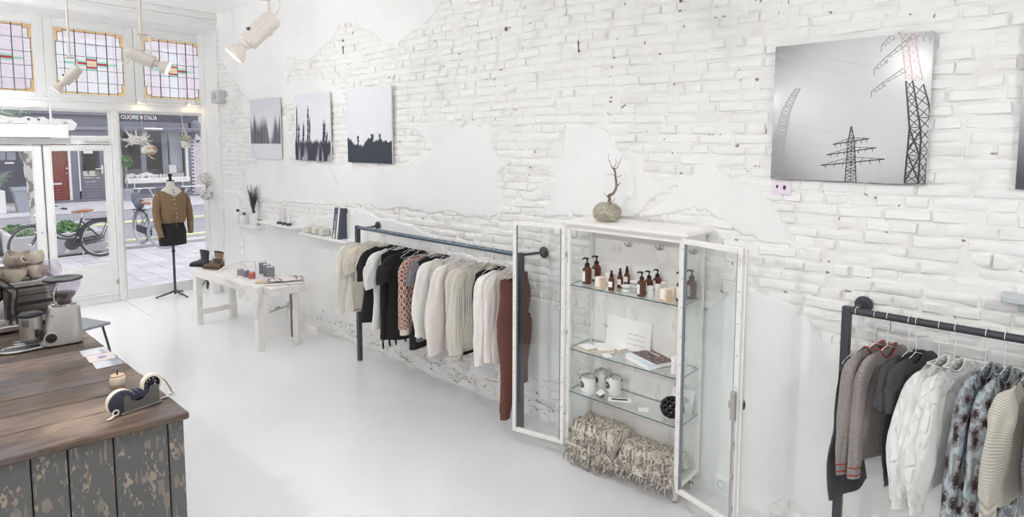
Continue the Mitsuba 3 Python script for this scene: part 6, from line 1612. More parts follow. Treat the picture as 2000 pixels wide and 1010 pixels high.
# espresso machine
EX0, EX1 = -5.74, -5.12
k = thing('espresso_machine', 'chrome espresso machine at the left edge of the picture', 'coffee machine')
part(k, 'body', box(EX0, EX1, .60, .885, .975, 1.185, .012), 'dark_chrome', False)
part(k, 'side_panel', box(EX1, EX1 + .006, .665, .875, .985, 1.165, .004), 'dark_chrome', False)
part(k, 'panel_band', cat(box(EX1 + .006, EX1 + .010, .67, .87, 1.06, 1.085, .002), box(EX1 + .006, EX1 + .009, .67, .87, 1.125, 1.132, .002)), 'black_plastic', False)
part(k, 'base', box(EX0, EX1 - .01, .40, .885, .925, .985, .01), 'steel', False)
prof = sg.Polygon([(.63, .90), (.665, .90), (.655, 1.05), (.672, 1.17), (.60, 1.255), (.44, 1.30), (.30, 1.31), (.30, 1.275), (.43, 1.265), (.575, 1.225), (.635, 1.15), (.622, 1.05)])
for x in (EX1 - .005, EX0 - .02):
    fr = part(k, 'side_frame', mv(stand_yz(prism(prof.buffer(.004), .028)), x, 0, 0), 'black_plastic', False)
    part(fr, 'chrome_edge', mv(stand_yz(prism(prof.buffer(.002).buffer(-.010), .034)), x - .002, 0, 0), 'chrome', False)
part(k, 'head', box(EX0, EX1 - .01, .36, .62, 1.10, 1.235, .03), 'dark_chrome', False)
part(k, 'dash', box(EX0 + .02, EX1 - .03, .350, .362, 1.12, 1.20, .004), 'black_plastic', False)
for x in (-5.30, -5.58):
    g_ = part(k, 'group_head', mv(lathe([(.030, .0), (.044, .004), (.044, .03), (.036, .045), (.036, .09), (0, .09)], 24), x, .47, 1.045), 'chrome', 40)
    part(g_, 'portafilter', cat(mv(lathe([(.0, -.03), (.020, -.03), (.034, -.012), (.038, .0), (.036, .008)], 24), x, .47, 1.04), tube(spline([(x, .45, 1.025), (x + .05, .36, 1.015), (x + .08, .28, 1.0)], 10), [.009, .010, .013, .015, .016, .016, .016, .015, .014, .010], 10)), 'chrome', True)
part(k, 'steam_wand', tube(spline([(-5.18, .44, 1.12), (-5.16, .42, 1.08), (-5.15, .44, 1.0), (-5.14, .47, .96)], 16), .006, 8), 'chrome', True)
part(k, 'steam_knob', mv(rot(lathe([(0, 0), (.012, 0), (.022, .012), (.022, .03), (0, .034)], 16), 'x', 90), -5.19, .36, 1.18), 'black_plastic', 30)
part(k, 'drip_tray', cat(box(EX0 + .01, -5.03, .36, .66, .918, .955, .006), box(EX0 + .02, -5.05, .38, .62, .955, .958)), 'steel', False)
part(k, 'drip_grate', cat(*[box(EX0 + .03, -5.06, y_, y_ + .006, .958, .963) for y_ in np.arange(.385, .62, .016)]), 'chrome', False)
part(k, 'feet', cat(*[mv(lathe([(0, 0), (.022, 0), (.016, .02), (.016, .03), (0, .03)], 14), x, y, CT_) for x in (EX0 + .06, EX1 - .06) for y in (.45, .84)]), 'black_plastic', 30)
part(k, 'cup_tray', cat(box(EX0, EX1 + .005, .60, .89, 1.185, 1.20, .004), box(EX0, EX1 + .008, .60, .612, 1.20, 1.225, .003), box(EX1 - .004, EX1 + .008, .60, .89, 1.20, 1.222, .003), box(EX0, EX1, .878, .89, 1.20, 1.225, .003)), 'steel', False)
part(k, 'pressure_gauge', mv(rot(lathe([(0, 0), (.022, 0), (.022, .008), (.018, .010), (0, .008)], 20), 'x', 90), -5.26, .349, 1.16), 'chrome', 30)
mat('stoneware', (0.40, 0.345, 0.285), 0.3)
TZ = 1.201
CU = [(-.17, .80, 0, 35, 250), (-.17, .68, .0, 12, 200), (-.30, .76, .0, 20, 160), (-.30, .65, 0, 8, 120), (-.18, .81, .088, 55, 300), (-.30, .66, .085, 70, 150), (-.26, .75, .090, 30, 20), (-.44, .72, 0, 0, 90)]
for q_, (dx, y, z, tl_, yw) in enumerate(CU):
    pos = ('low right', 'low front', 'low middle', 'low left', 'high right', 'high left', 'high middle', 'rear')[q_]
    k = thing('coffee_cup', f'large grey beige coffee cup, the {pos} one of the pile on the espresso machine', 'cup', None)
    M = lambda m: mv(rot(rot(m, 'x', tl_ * .6), 'z', yw), EX1 + dx + .06, y, TZ + z + .004 + .03 * math.sin(math.radians(tl_ * .6)))  # noqa: E731
    part(k, 'bowl', M(lathe([(0, 0), (.030, 0), (.033, .006), (.050, .026), (.059, .055), (.061, .078), (.058, .079), (.054, .055), (.045, .03), (.028, .012), (0, .010)], 32)), 'stoneware', 40)
    part(k, 'handle', M(tube(spline([(.056, 0, .066), (.082, 0, .068), (.090, 0, .048), (.078, 0, .028), (.052, 0, .030)], 18), .006, 8)), 'stoneware', True)
k = thing('glass_bowl', 'clear glass bowl lying beside the cups on the espresso machine', 'bowl')
M = lambda m: mv(rot(rot(m, 'x', -62), 'z', -30), EX1 - .06, .865, TZ + .075)  # noqa: E731
part(k, 'bowl', M(lathe([(0, -.05), (.03, -.05), (.055, -.03), (.066, .0), (.064, .03), (.056, .045)], 36)), 'hopper_clear', True)
part(k, 'rim', M(mv(ring(.056, .002, 36, 6), 0, 0, .045)), 'white_plastic', True)
for x, y, w in ((-5.36, .80, 'nearest'), (-5.45, .84, 'furthest'), (-5.40, .70, 'leftmost')):
    k = thing('drinking_glass', w + ' small drinking glass behind the cups on the espresso machine', 'glass', 'glasses on the espresso machine')
    part(k, 'wall', mv(lathe([(.026, .004), (.030, .02), (.034, .10)], 24), x, y, TZ), 'hopper_clear', True)
    part(k, 'base', mv(lathe([(0, .001), (.025, .001), (.026, .006), (0, .007)], 20), x, y, TZ), 'grey_plastic', 30)

# dark stool between counter and door
k = thing('stool', 'small slate grey stool with splayed rod legs beyond the counter', 'stool')
hx_, hy_ = -6.78, 1.33
mat('stool_grey', (0.24, 0.25, 0.29), 0.5)
part(k, 'seat', mv(rot(box(-.20, .20, -.15, .15, .425, .45, .008), 'z', 20), hx_, hy_), 'stool_grey', False)
for a_, b_ in ((-.17, -.12), (.17, -.12), (-.17, .12), (.17, .12)):
    part(k, 'leg', mv(rot(rod((a_ * .85, b_ * .85, .43), (a_ * 1.25, b_ * 1.3, 0), .010, 8), 'z', 20), hx_, hy_), 'black_metal', 30)

# ================================================================== PICTURES, SHELVES, LAMPS, HANGING POTS
def u_of(x0, x1):
    return lambda p: (p.x - x0) / (x1 - x0)


PZ0, PZ1 = 1.957, 2.70
vv = lambda p: (p.z - PZ0) / (PZ1 - PZ0)  # noqa: E731


def print_winter(p, n, uv):
    u, v = (p.x + 7.80) / .80, vv(p)
    top = 0.52 + 0.24 * noise(u * 14, 0.5, 1.0) - 0.30 * dr.exp(-dr.square((u - 0.70) / 0.10))
    d = smoothstep(top + 0.10, top - 0.16, v) * smoothstep(0.235, 0.265, v)
    streak = 0.75 + 0.25 * noise(u * 50, v * 1.2, 3.0)
    sky = mix((0.74, 0.74, 0.78), (0.58, 0.59, 0.65), smoothstep(0.3, 1.0, v) * 0.7)
    return mix(mix(sky, (0.70, 0.71, 0.76), dr.select(v < 0.25, 1.0, 0.0) * 0.6), (0.055, 0.058, 0.085), d * streak)


def print_trees(p, n, uv):
    u, v = (p.x + 6.64) / .77, vv(p)
    wob = 0.03 * (noise(v * 7, 2.0, 1.0) - 0.5)
    d = smoothstep(0.36, 0.28, v + 0.05 * noise(u * 30, 0, 2.0))
    for c, w, h in ((0.04, 0.022, 0.88), (0.10, 0.03, 0.60), (0.24, 0.03, 0.62), (0.37, 0.024, 0.86), (0.42, 0.022, 0.70), (0.82, 0.045, 0.64), (0.90, 0.03, 0.48)):
        rough = w * (0.5 + 1.3 * noise(v * 45, u * 8, c * 40))
        d = dr.maximum(d, smoothstep(rough, rough * 0.35, dr.abs(u - c + wob - 0.06 * (v - 0.3))) * smoothstep(h, h - 0.14, v))
    refl = smoothstep(0.30, 0.0, v) * smoothstep(0.62, 0.75, noise(u * 18, v * 4, 8.0)) * 0.45
    return mix((0.76, 0.77, 0.81), (0.045, 0.048, 0.072), d * (1 - refl))


def print_heath(p, n, uv):
    u, v = (p.x + 5.53) / .77, vv(p)
    top = 0.15 + 0.20 * fbm(u * 6, v * 5.0, 2.0, 4) + 0.03 * noise(u * 70, v * 50, 1.0)
    d = smoothstep(top + 0.012, top - 0.012, v)
    for c, w, h in ((0.06, 0.035, 0.32), (0.25, 0.025, 0.38), (0.42, 0.03, 0.30), (0.57, 0.05, 0.40), (0.74, 0.032, 0.40), (0.86, 0.03, 0.22)):
        rough = w * (0.25 + 1.2 * noise(v * 60, u * 50, c * 31))
        d = dr.maximum(d, smoothstep(rough, rough * 0.6, dr.abs(u - c)) * smoothstep(h, h - 0.03, v))
    haze = smoothstep(0.65, 0.2, v) * smoothstep(0.5, 0.8, noise(u * 40, v * 0.8, 5.0)) * 0.22
    return mix(mix((0.77, 0.775, 0.81), (0.55, 0.57, 0.62), haze), (0.04, 0.05, 0.068), d)


def print_sky(p, n, uv):
    u, v = (p.x + 1.205) / .731, (p.z - 1.963) / .729
    r = dr.sqrt(dr.square((u - 0.62) * 0.95) + dr.square((v - 0.55) * 0.85))
    return mix((0.62, 0.61, 0.615), (0.15, 0.15, 0.155), smoothstep(0.26, 0.84, r + 0.03 * (noise(u * 3, v * 3, 1.0) - 0.5)))


mat('print_winter', proc(print_winter), 0.6, spec=0.2); mat('print_trees', proc(print_trees), 0.6, spec=0.2); mat('print_heath', proc(print_heath), 0.6, spec=0.2)
mat('print_sky', proc(print_sky), 0.22, clearcoat=0.6, clearcoat_gloss=0.9)
mat('print_line', (0.035, 0.035, 0.04), 0.3); mat('print_line_pale', (0.30, 0.29, 0.30), 0.3); mat('print_line_faint', (0.50, 0.49, 0.50), 0.3); mat('print_line_red', (0.56, 0.40, 0.39), 0.3)
mat('board_edge', (0.62, 0.63, 0.65), 0.5)
PF = WY - .050                                  # front of the boards
for x0, x1, m_, lab in ((-7.80, -7.00, 'print_winter', 'blurred winter forest photograph over snow, nearest the window of the three'), (-6.64, -5.87, 'print_trees', 'dark photograph of bare tall trees, middle one of the three forest pictures'), (-5.53, -4.765, 'print_heath', 'photograph of black jagged treetops under a pale sky, nearest the garment rail of the three')):
    k = thing('forest_photograph', lab, 'picture', None)
    part(k, 'print', box(x0, x1, PF, PF + .003, PZ0, PZ1), m_, False)
    part(k, 'board', box(x0, x1, PF + .003, PF + .016, PZ0, PZ1, .001), 'white_plastic', False)
    part(k, 'spacer', box(x0 + .12, x1 - .12, PF + .016, WY - .021, PZ0 + .12, PZ1 - .12), 'board_edge', False)
    t = thing('price_label', 'tiny white label with blue text under the ' + {'print_winter': 'winter forest', 'print_trees': 'bare tall trees', 'print_heath': 'black treetops'}[m_] + ' photograph', 'label', None)
    yl_ = WY - .0235
    part(t, 'card', box(x0 + .03, x0 + .12, yl_ - .001, yl_ + .012, PZ0 - .075, PZ0 - .030), 'paper', False)
    part(t, 'text', mv(stand_xz(cat(mv(letters('nr 1', .012, .0005), 0, .0), mv(letters('foto', .008, .0005), 0, -.014))), x0 + .045, yl_ - .0011, PZ0 - .048), 'label_blue', False)
mat('label_blue', (0.32, 0.32, 0.55), 0.7)

k = thing('pylon_photograph', 'large square photograph of electricity pylons under a grey sky', 'picture')
X0, X1, Z0, Z1 = -1.205, -.474, 1.963, 2.692
part(k, 'print', box(X0, X1, PF, PF + .003, Z0, Z1), 'print_sky', False)
part(k, 'board', box(X0, X1, PF + .003, PF + .016, Z0, Z1, .001), 'board_edge', False)
part(k, 'spacer', box(X0 + .12, X1 - .12, PF + .016, WY - .019, Z0 + .12, Z1 - .12), 'board_edge', False)
frame_ = sg.box(0, 0, 1, 1)


def ink_lines(segs, w):
    """Flat printed lines: (u0, v0, u1, v1[, width]) in picture units."""
    ms = []
    for s in segs:
        wd = (s[4] if len(s) > 4 else w)
        g = sg.LineString([s[:2], s[2:4]]).buffer(wd / 2, cap_style=2).intersection(frame_)
        if not g.is_empty and g.area > 1e-7:
            ms.append(prism(g, .0008))
    v, f = cat(*ms)
    v = v * [X1 - X0, Z1 - Z0, 1]
    return mv(stand_xz((v, f)), X0, PF + .0002, Z0)


def lattice(left, right, n, w, v0=None, v1=None, cross=True):
    L, R = np.array(left, float), np.array(right, float)
    vs = np.linspace(max(L[0, 1], R[0, 1]), min(L[-1, 1], R[-1, 1]), n + 1)
    lx, rx = np.interp(vs, L[:, 1], L[:, 0]), np.interp(vs, R[:, 1], R[:, 0])
    out = []
    for i in range(n):
        out += [(lx[i], vs[i], rx[i + 1], vs[i + 1]), (rx[i], vs[i], lx[i + 1], vs[i + 1])] if cross else [((lx[i], vs[i], rx[i + 1], vs[i + 1]) if i % 2 else (rx[i], vs[i], lx[i + 1], vs[i + 1]))]
        out += [(lx[i], vs[i], lx[i + 1], vs[i + 1], w * 1.9), (rx[i], vs[i], rx[i + 1], vs[i + 1], w * 1.9)]
        if i % 3 == 0:
            out.append((lx[i], vs[i], rx[i], vs[i]))
    return out


cen = lattice([(.519, 0), (.527, .29), (.542, .392)], [(.590, 0), (.567, .29), (.544, .392)], 15, .0035) + [(.5545, 0, .548, .29)]
for (a, b, c, d), hgt in (((.427, .263, .658, .305), .03), ((.391, .188, .705, .242), .03), ((.351, .110, .758, .165), .04)):
    cen += [(a, b, c, d, .007), (a, b, .547, (b + d) / 2 + hgt), (c, d, .547, (b + d) / 2 + hgt)]
    for t in np.linspace(.08, .92, 7):
        x, y = a + (c - a) * t, b + (d - b) * t
        cen.append((x, y, x + .004, y - .022, .004))
        e = 1 - abs(2 * t - 1)
        cen.append((x, y, x + .02, y + hgt * e, .003))
part(k, 'printed_small_pylon', ink_lines(cen, .0035), 'print_line', False)
bl, bm, br = [(.882, .001), (.893, .374), (.872, .557), (.855, .702)], [(.96, .005), (.96, .337), (.923, .542), (.895, .688)], [(.998, .006), (1.008, .361), (1.0, .504), (.957, .66)]
part(k, 'printed_tall_pylon', ink_lines(lattice(bl, bm, 11, .0055) + lattice(bm, br, 9, .005) + [(.885, .02, .965, .20, .009), (.96, .02, .890, .20, .009), (.888, .22, .958, .36, .010), (.955, .20, .893, .37, .010)], .005), 'print_line', False)
bl2, bm2, br2 = [(.855, .702), (.835, .848), (.813, 1.0)], [(.895, .688), (.872, .845), (.849, 1.0)], [(.957, .66), (.918, .841), (.89, 1.0)]
part(k, 'printed_pylon_in_haze', ink_lines(lattice(bl2, bm2, 6, .004) + lattice(bm2, br2, 6, .004), .004), 'print_line_red', False)
arms = []
for pts in ([(.667, .78), (.729, .852), (.831, .945), (.90, 1.0)], [(.657, .629), (.726, .687), (.839, .773)], [(.703, .934), (.754, .995)]):
    for (a, b), (c, d) in zip(pts, pts[1:]):
        arms += [(a, b, c, d, .007), (a + .012, b - .004, c + .02, d - .022, .0045)]
        for t in (.2, .5, .8):
            arms.append((a + (c - a) * t, b + (d - b) * t, a + (c - a) * t + .02, b + (d - b) * t - .018, .004))
    a, b = pts[0]
    arms += [(a, b, a + .002, b - .04, .006), (a + .07, b + .06, a + .075, b + .03, .006)]
for q_ in range(5):
    arms += [(.81 + .04 * q_, .985, .86 + .03 * q_, .93, .0035), (.82 + .04 * q_, .94, .84 + .04 * q_, 1.0, .0035)]
part(k, 'printed_pylon_arms', ink_lines(arms, .005), 'print_line_pale', False)
lf = lattice([(.012, .002), (.018, .318), (.062, .51), (.115, .618), (.165, .69)], [(.086, .005), (.092, .304), (.122, .509), (.155, .60), (.19, .68)], 26, .004)
part(k, 'printed_misty_pylon', ink_lines(lf, .005), 'print_line_pale', False)
wires = []
for (a, b, c, d) in ((.01, .938, .486, .753), (.014, .829, .674, .615), (.131, 1.0, .667, .777), (.10, 1.0, .64, .80), (.02, .95, .50, .77), (.30, 1.0, .70, .86), (.09, .285, .43, .258), (.09, .22, .40, .18), (.09, .19, .40, .172), (.09, .145, .36, .105), (.09, .12, .36, .10), (.12, .50, .5, .40), (.14, .42, .5, .34), (.60, .10, .57, .0), (.66, .13, .62, .0), (.74, .14, .70, .0)):
    p = spline([(a, b), ((a + c) / 2, (b + d) / 2 - .012), (c, d)], 8)
    wires += [(p[i, 0], p[i, 1], p[i + 1, 0], p[i + 1, 1]) for i in range(7)]
part(k, 'printed_wires', ink_lines(wires, .0022), 'print_line_faint', False, kind='stuff')
t = thing('price_label', 'pale pink card with two small dark drops under the pylon photograph', 'label')
mat('pink_card', (0.78, 0.68, 0.78), 0.7)
part(t, 'card', box(-1.205, -1.105, WY - .024, WY - .005, 1.875, 1.945), 'pink_card', False)
part(t, 'printed_drops', mv(stand_xz(cat(mv(sc(prism(sg.Point(0, 0).buffer(1, 8), .0006), .006, .010, 1), -.022, 0), mv(sc(prism(sg.Point(0, 0).buffer(1, 8), .0006), .008, .013, 1), .018, -.004))), -1.155, WY - .0242, 1.918), 'print_line', False)
k = thing('dark_photograph', 'dark grey photograph cut off by the right edge of the picture', 'picture')
mat('print_dark', proc(lambda p, n, uv: mix((0.06, 0.065, 0.075), (0.55, 0.56, 0.58), smoothstep(1.98, 2.5, p.z))), 0.3)
part(k, 'print', box(-.138, .60, PF, PF + .003, 1.960, 2.692), 'print_dark', False)
part(k, 'board', box(-.138, .60, PF + .003, PF + .016, 1.960, 2.692, .001), 'board_edge', False)
part(k, 'spacer', box(0, .5, PF + .016, WY - .019, 2.06, 2.6), 'board_edge', False)

# floating shelves and what stands on them
def shelf(label, x0, x1, z):
    k = thing('wall_shelf', label, 'shelf')
    part(k, 'board', box(x0, x1, WY - .165, WY - .020, z - .022, z, .003), 'white_plastic', False)
    return k


shelf('thin white wall shelf with the vase of dry branches, nearest the window', -8.28, -7.52, 1.09)
shelf('thin white wall shelf with small black based bottles, middle of three', -7.45, -6.55, 1.175)
shelf('thin white wall shelf with candles and leaning books, nearest the garment rail', -6.40, -5.42, 1.14)
k = thing('wall_ledge', 'short grey ledge sticking out of the brick wall at the right edge of the picture', 'shelf')
part(k, 'board', box(-.155, .30, 3.335, WY - .02, 1.462, 1.492, .004), 'grey_plastic', False)
part(k, 'bracket', box(-.10, .2, 3.40, WY - .02, 1.42, 1.462, .004), 'grey_plastic', False)
SY = WY - .085
k = thing('branch_vase', 'white vase of dark dry branches on the shelf by the window', 'vase')
part(k, 'vase', mv(lathe([(0, 0), (.045, 0), (.055, .03), (.045, .09), (.028, .13), (.034, .15), (.028, .15), (.02, .12)], 24), -7.72, SY, 1.09), 'white_plastic', 40)
br_ = []
for q_ in range(70):
    a, s = rng.uniform(0, 2 * PI), rng.uniform(.2, 1)
    dx, dy, h_ = .13 * s * math.cos(a), .06 * s * math.sin(a), rng.uniform(.22, .42)
    br_.append(tube(spline([(-7.72, SY, 1.2), (-7.72 + dx * .3, SY + dy * .3, 1.2 + h_ * .5), (-7.72 + dx, SY + dy, 1.2 + h_)], 6), [.003, .0035, .004, .003, .002, .001], 4, False))
part(k, 'branches', cat(*br_), 'charcoal_cloth', True)
for x, h_, r_, lab in ((-8.12, .15, .07, 'white ribbed round pot with a black lid at the window end of the shelf'), (-7.93, .12, .06, 'small plain white pot beside the branch vase'), (-7.62, .17, .035, 'white bottle with a black foot in front of the dry branches')):
    k = thing('white_pot', lab, 'pot')
    part(k, 'body', mv(lathe([(0, 0), (r_ * .7, 0), (r_, h_ * .4), (r_ * .85, h_ * .8), (r_ * .4, h_), (0, h_)], 24), x, SY - .03, 1.09), 'white_plastic', 40)
    part(k, 'stopper', mv(lathe([(r_ * .25, 0), (r_ * .3, .03), (0, .035)], 14), x, SY - .03, 1.09 + h_ - .002), 'ink', 30)
for x, c, tilt, lab in ((-7.02, 'pink_card', 14, 'tilted pinkish brush in a black holder on the middle shelf'), (-6.90, 'board_edge', 4, 'grey stick in a black holder, left of two on the middle shelf'), (-6.78, 'paper', -4, 'pale stick in a black holder, right of two on the middle shelf')):
    k = thing('brush', lab, 'brush')
    part(k, 'holder', mv(lathe([(0, 0), (.030, 0), (.030, .022), (.012, .03), (0, .03)], 18), x, SY, 1.175), 'ink', 30)
    part(k, 'stick', mv(rot(tube([(0, 0, .02), (0, 0, .12), (0, 0, .20)], [.010, .012, .006], 10), 'y', tilt), x, SY, 1.175), c, 30)
mat('candle_wax', (0.66, 0.64, 0.55), 0.5)
for x, w in ((-6.30, 'left'), (-6.14, 'middle'), (-5.98, 'right')):
    k = thing('candle_glass', f'square glass with a cream candle, {w} of three on the shelf by the leaning books', 'candle', None)
    part(k, 'candle', box(x - .042, x + .042, SY - .042, SY + .042, 1.147, 1.215, .006), 'candle_wax', False)
    part(k, 'glass', cat(*[(np.array([[a, b, 1.142], [c, d, 1.142], [c, d, 1.255], [a, b, 1.255]]), np.array([[0, 1, 2], [0, 2, 3]])) for a, b, c, d in ((x - .05, SY - .05, x + .05, SY - .05), (x + .05, SY - .05, x + .05, SY + .05), (x + .05, SY + .05, x - .05, SY + .05), (x - .05, SY + .05, x - .05, SY - .05))]), 'glass', False)
    part(k, 'base', box(x - .05, x + .05, SY - .05, SY + .05, 1.1405, 1.146, .002), 'grey_plastic', False)
mat('book_navy', (0.055, 0.065, 0.09), 0.5)
for q_, (x, w_, c, lab) in enumerate(((-5.745, .075, 'book_navy', 'thick dark navy book with a white lettered spine leaning on the shelf'), (-5.672, .028, 'paper', 'thin white striped magazine leaning between the navy books'), (-5.640, .030, 'book_navy', 'thin navy book, last of the leaning row'))):
    L_ = lambda m: mv(rot(m, 'x', -7), x, WY - .130, 1.141)  # noqa: E731
    k = thing('leaning_book', lab, 'book', None)
    part(k, 'cover', L_(cat(box(0, .004, 0, .10, 0, .33, .001), box(w_ - .004, w_, 0, .10, 0, .33, .001), box(0, w_, 0, .004, 0, .33, .001))), c, False)
    part(k, 'pages', L_(box(.004, w_ - .004, .004, .095, .004, .322)), 'paper', False)
    if q_ == 0:
        part(k, 'lettering', L_(mv(stand_xz(mv(rot(cat(letters('BLACK', .030, .0006, True), mv(letters('ISSUE', .014, .0006, True), .14, 0)), 'z', 90), .052, .06)), 0, -.0002, 0)), 'paper', False)
        part(k, 'band', L_(box(.018, .050, -.0006, .0, .0, .055)), 'paper', False)

# speaker box, wall socket
k = thing('alarm_box', 'small grey box fixed high on the window jamb by the brick wall', 'box')
part(k, 'body', box(-8.86, -8.62, WY - .12, WY - .012, 2.70, 2.87, .01), 'grey_plastic', False)
part(k, 'grille', mv(rot(lathe([(0, 0), (.05, 0), (.05, .004), (0, .006)], 20), 'x', 90), -8.74, WY - .12, 2.785), 'grey_metal', 30)
k = thing('wall_socket', 'white double wall socket low beside the display cabinet', 'socket')
sy_ = WY - .0225
part(k, 'plate', box(-1.47, -1.38, sy_ - .008 - .042, sy_ + .01, .045, .125, .004), 'white_plastic', False)
part(k, 'socket', mv(rot(lathe([(.020, 0), (.026, 0), (.026, .004), (.020, .004), (.018, -.006), (0, -.006)], 24), 'x', 90), -1.425, sy_ - .050, .085), 'grey_plastic', 30)
part(k, 'holes', cat(*[mv(rot(lathe([(0, 0), (.003, 0), (.003, .001), (0, .001)], 8), 'x', 90), -1.425 + s * .009, sy_ - .046, .085) for s in (-1, 1)]), 'ink', False)

# air curtain over the doors
k = thing('air_curtain', 'long white air curtain heater over the shop doors', 'heater')
part(k, 'body', box(-9.40, -9.20, .78, 1.775, 2.20, 2.365, .012), 'white_plastic', False)
part(k, 'end_cap', box(-9.405, -9.195, 1.775, 1.80, 2.195, 2.37, .012), 'white_plastic', False)
part(k, 'slot', box(-9.21, -9.198, .80, 1.62, 2.200, 2.207), 'lead', False)
part(k, 'grille', cat(*[box(-9.38, -9.23, y_, y_ + .006, 2.365, 2.376) for y_ in np.arange(.80, 1.42, .016)], box(-9.38, -9.23, 1.42, 1.70, 2.365, 2.372)), 'grey_metal', False)
part(k, 'bracket', cat(box(-9.41, -9.38, .9, .95, 2.1, 2.45, .004), box(-9.41, -9.38, 1.65, 1.70, 2.2, 2.45, .004)), 'white_plastic', False)
part(k, 'conduit', tube(spline([(-9.35, 1.60, 2.745), (-9.345, 1.635, 2.74), (-9.34, 1.65, 2.70), (-9.33, 1.65, 2.58), (-9.30, 1.65, 2.37)], 24), .012, 8), 'white_plastic', True)

# spotlights hanging from the ceiling on rods

def spotlight(label, x, y, z, direction, power=1.0, cable=1, group=None):
    """The pivot of the body is at (x, y, z); the reflector bulb points along direction."""
    k = thing('spotlight', label, 'spotlight', group)
    d = np.array(direction, float); d /= np.linalg.norm(d)
    A = lambda m: mv(aim(m, d, (0, 0, 1)), x, y, z)  # noqa: E731
    part(k, 'rod', rod((x, y, z + .20), (x, y, CEIL), .012, 10), 'cream_enamel', 30)
    part(k, 'ceiling_rose', mv(lathe([(0, -.03), (.04, -.03), (.05, 0), (0, 0)], 20), x, y, CEIL), 'cream_enamel', 30)
    part(k, 'yoke', cat(box(x - .030, x + .030, y - .040, y + .040, z + .185, z + .200, .004), box(x - .015, x + .015, y + .058, y + .066, z - .02, z + .19, .002), box(x - .015, x + .015, y + .035, y + .066, z + .185, z + .195, .002)), 'cream_enamel', False)
    part(k, 'body', A(lathe([(0, -.125), (.030, -.125), (.048, -.115), (.054, -.095), (.054, .085), (.050, .095), (.034, .098), (.034, .120), (0, .120)], 32)), 'cream_enamel', 40)
    part(k, 'seam', A(cat(box(-.0545, -.053, -.001, .001, -.09, .06), box(.053, .0545, -.001, .001, -.09, .06))), 'grey_metal', False)
    part(k, 'pivot', mv(rot(lathe([(0, -.07), (.014, -.07), (.016, -.06), (.016, .06), (.014, .07), (0, .07)], 16), 'x', 90), x, y, z), 'black_metal', 30)
    bulb = part(k, 'reflector_bulb', A(lathe([(.022, .095), (.024, .125), (.030, .140), (.052, .165), (.062, .190), (.0635, .200), (.062, .204), (.0585, .204)], 32)), 'bulb_glass', 40)
    v, f = A(lathe([(.0585, .203), (.04, .209), (.02, .212), (0, .213)], 28))
    n_ = np.cross(v[f[:, 1]] - v[f[:, 0]], v[f[:, 2]] - v[f[:, 0]])
    if (n_.sum(0) @ d) < 0:
        f = f[:, ::-1]
    e = {'type': 'area', 'radiance': {'type': 'rgb', 'value': [BULB * power * 1.0, BULB * power, BULB * power * 1.01]}}
    key = part(bulb, 'face', (v, f), 'bulb_glass', True, emitter=e)
    if cable:
        b = np.array([x, y, z]) - d * .12
        part(k, 'cable', tube(spline([b, b - d * .05 + [0, 0, -.03 if cable == 2 else .04], b + [.03, -.02, -.12 if cable == 2 else .13], [x + .02, y, z + .20], [x + .012, y, z + .34]], 24), .004, 6), 'cream_enamel', True)
    return k


mat('bulb_glass', (0.68, 0.61, 0.55), 0.3)
SPOT = 'cream spotlights hanging on rods'
spotlight('cream spotlight hanging nearest the camera, its lit bulb facing the window', -3.525, 1.62, 2.80, (-.30, -.62, -.72), cable=1, power=1.0)
spotlight('cream spotlight in front of the right stained glass window, bulb facing the brick wall', -5.78, 1.66, 2.86, (.45, .80, -.40), cable=2, power=.36)
spotlight('cream spotlight hanging in front of the middle stained glass window, turned down to the left', -7.95, 1.60, 2.86, (-.30, -.62, -.80), cable=0, power=1.7)
for x, y, d, pw in ((-1.45, 1.62, (-.70, -.15, -.70), .8), (-.84, 1.62, (.12, .75, -.60), .22), (1.2, 1.2, (-.3, .7, -.6), .8), (-5.2, -.6, (.05, .45, .9), 1.7), (-2.6, -.6, (.1, .6, -.8), 1.3), (.2, -.8, (-.3, .6, -.8), 1.2), (-7.6, -.4, (.0, .35, .95), 2.7)):
    spotlight('cream spotlight of the same kind on a rod outside the picture', x, y, 3.06 if x == -1.45 else 2.86, d, pw, cable=0, group='spotlights outside the picture')
# two clip spots on the transom beam
for y in (2.615, 3.235):
    k = thing('clip_spot', 'small white clip spot on the transom, ' + ('above the door side of' if y < 3 else 'above the brick wall side of') + ' the tall window', 'spotlight')
    part(k, 'clamp', box(-9.37, -9.33, y - .03, y - .01, 2.68, 2.73, .003), 'grey_metal', False)
    d = np.array([-.52, .0, -.85]); d /= np.linalg.norm(d)
    part(k, 'arm', tube(spline([(-9.35, y - .02, 2.71), (-9.30, y, 2.74), (-9.24, y + .03, 2.735)], 10), .006, 6), 'white_plastic', True)
    sh = part(k, 'shade', mv(aim(lathe([(.010, -.04), (.022, -.035), (.040, .03), (.040, .035), (.036, .03), (.018, -.03)], 24), d), -9.235, y + .035, 2.725), 'white_plastic', 40)
    v, f = mv(aim(lathe([(.030, .018), (.015, .022), (0, .023)], 20), d), -9.235, y + .035, 2.725)
    if (np.cross(v[f[:, 1]] - v[f[:, 0]], v[f[:, 2]] - v[f[:, 0]]).sum(0) @ d) < 0:
        f = f[:, ::-1]
    part(sh, 'bulb', (v, f), 'bulb_glass', True, emitter={'type': 'area', 'radiance': {'type': 'rgb', 'value': [BULB * .06, BULB * .045, BULB * .028]}})

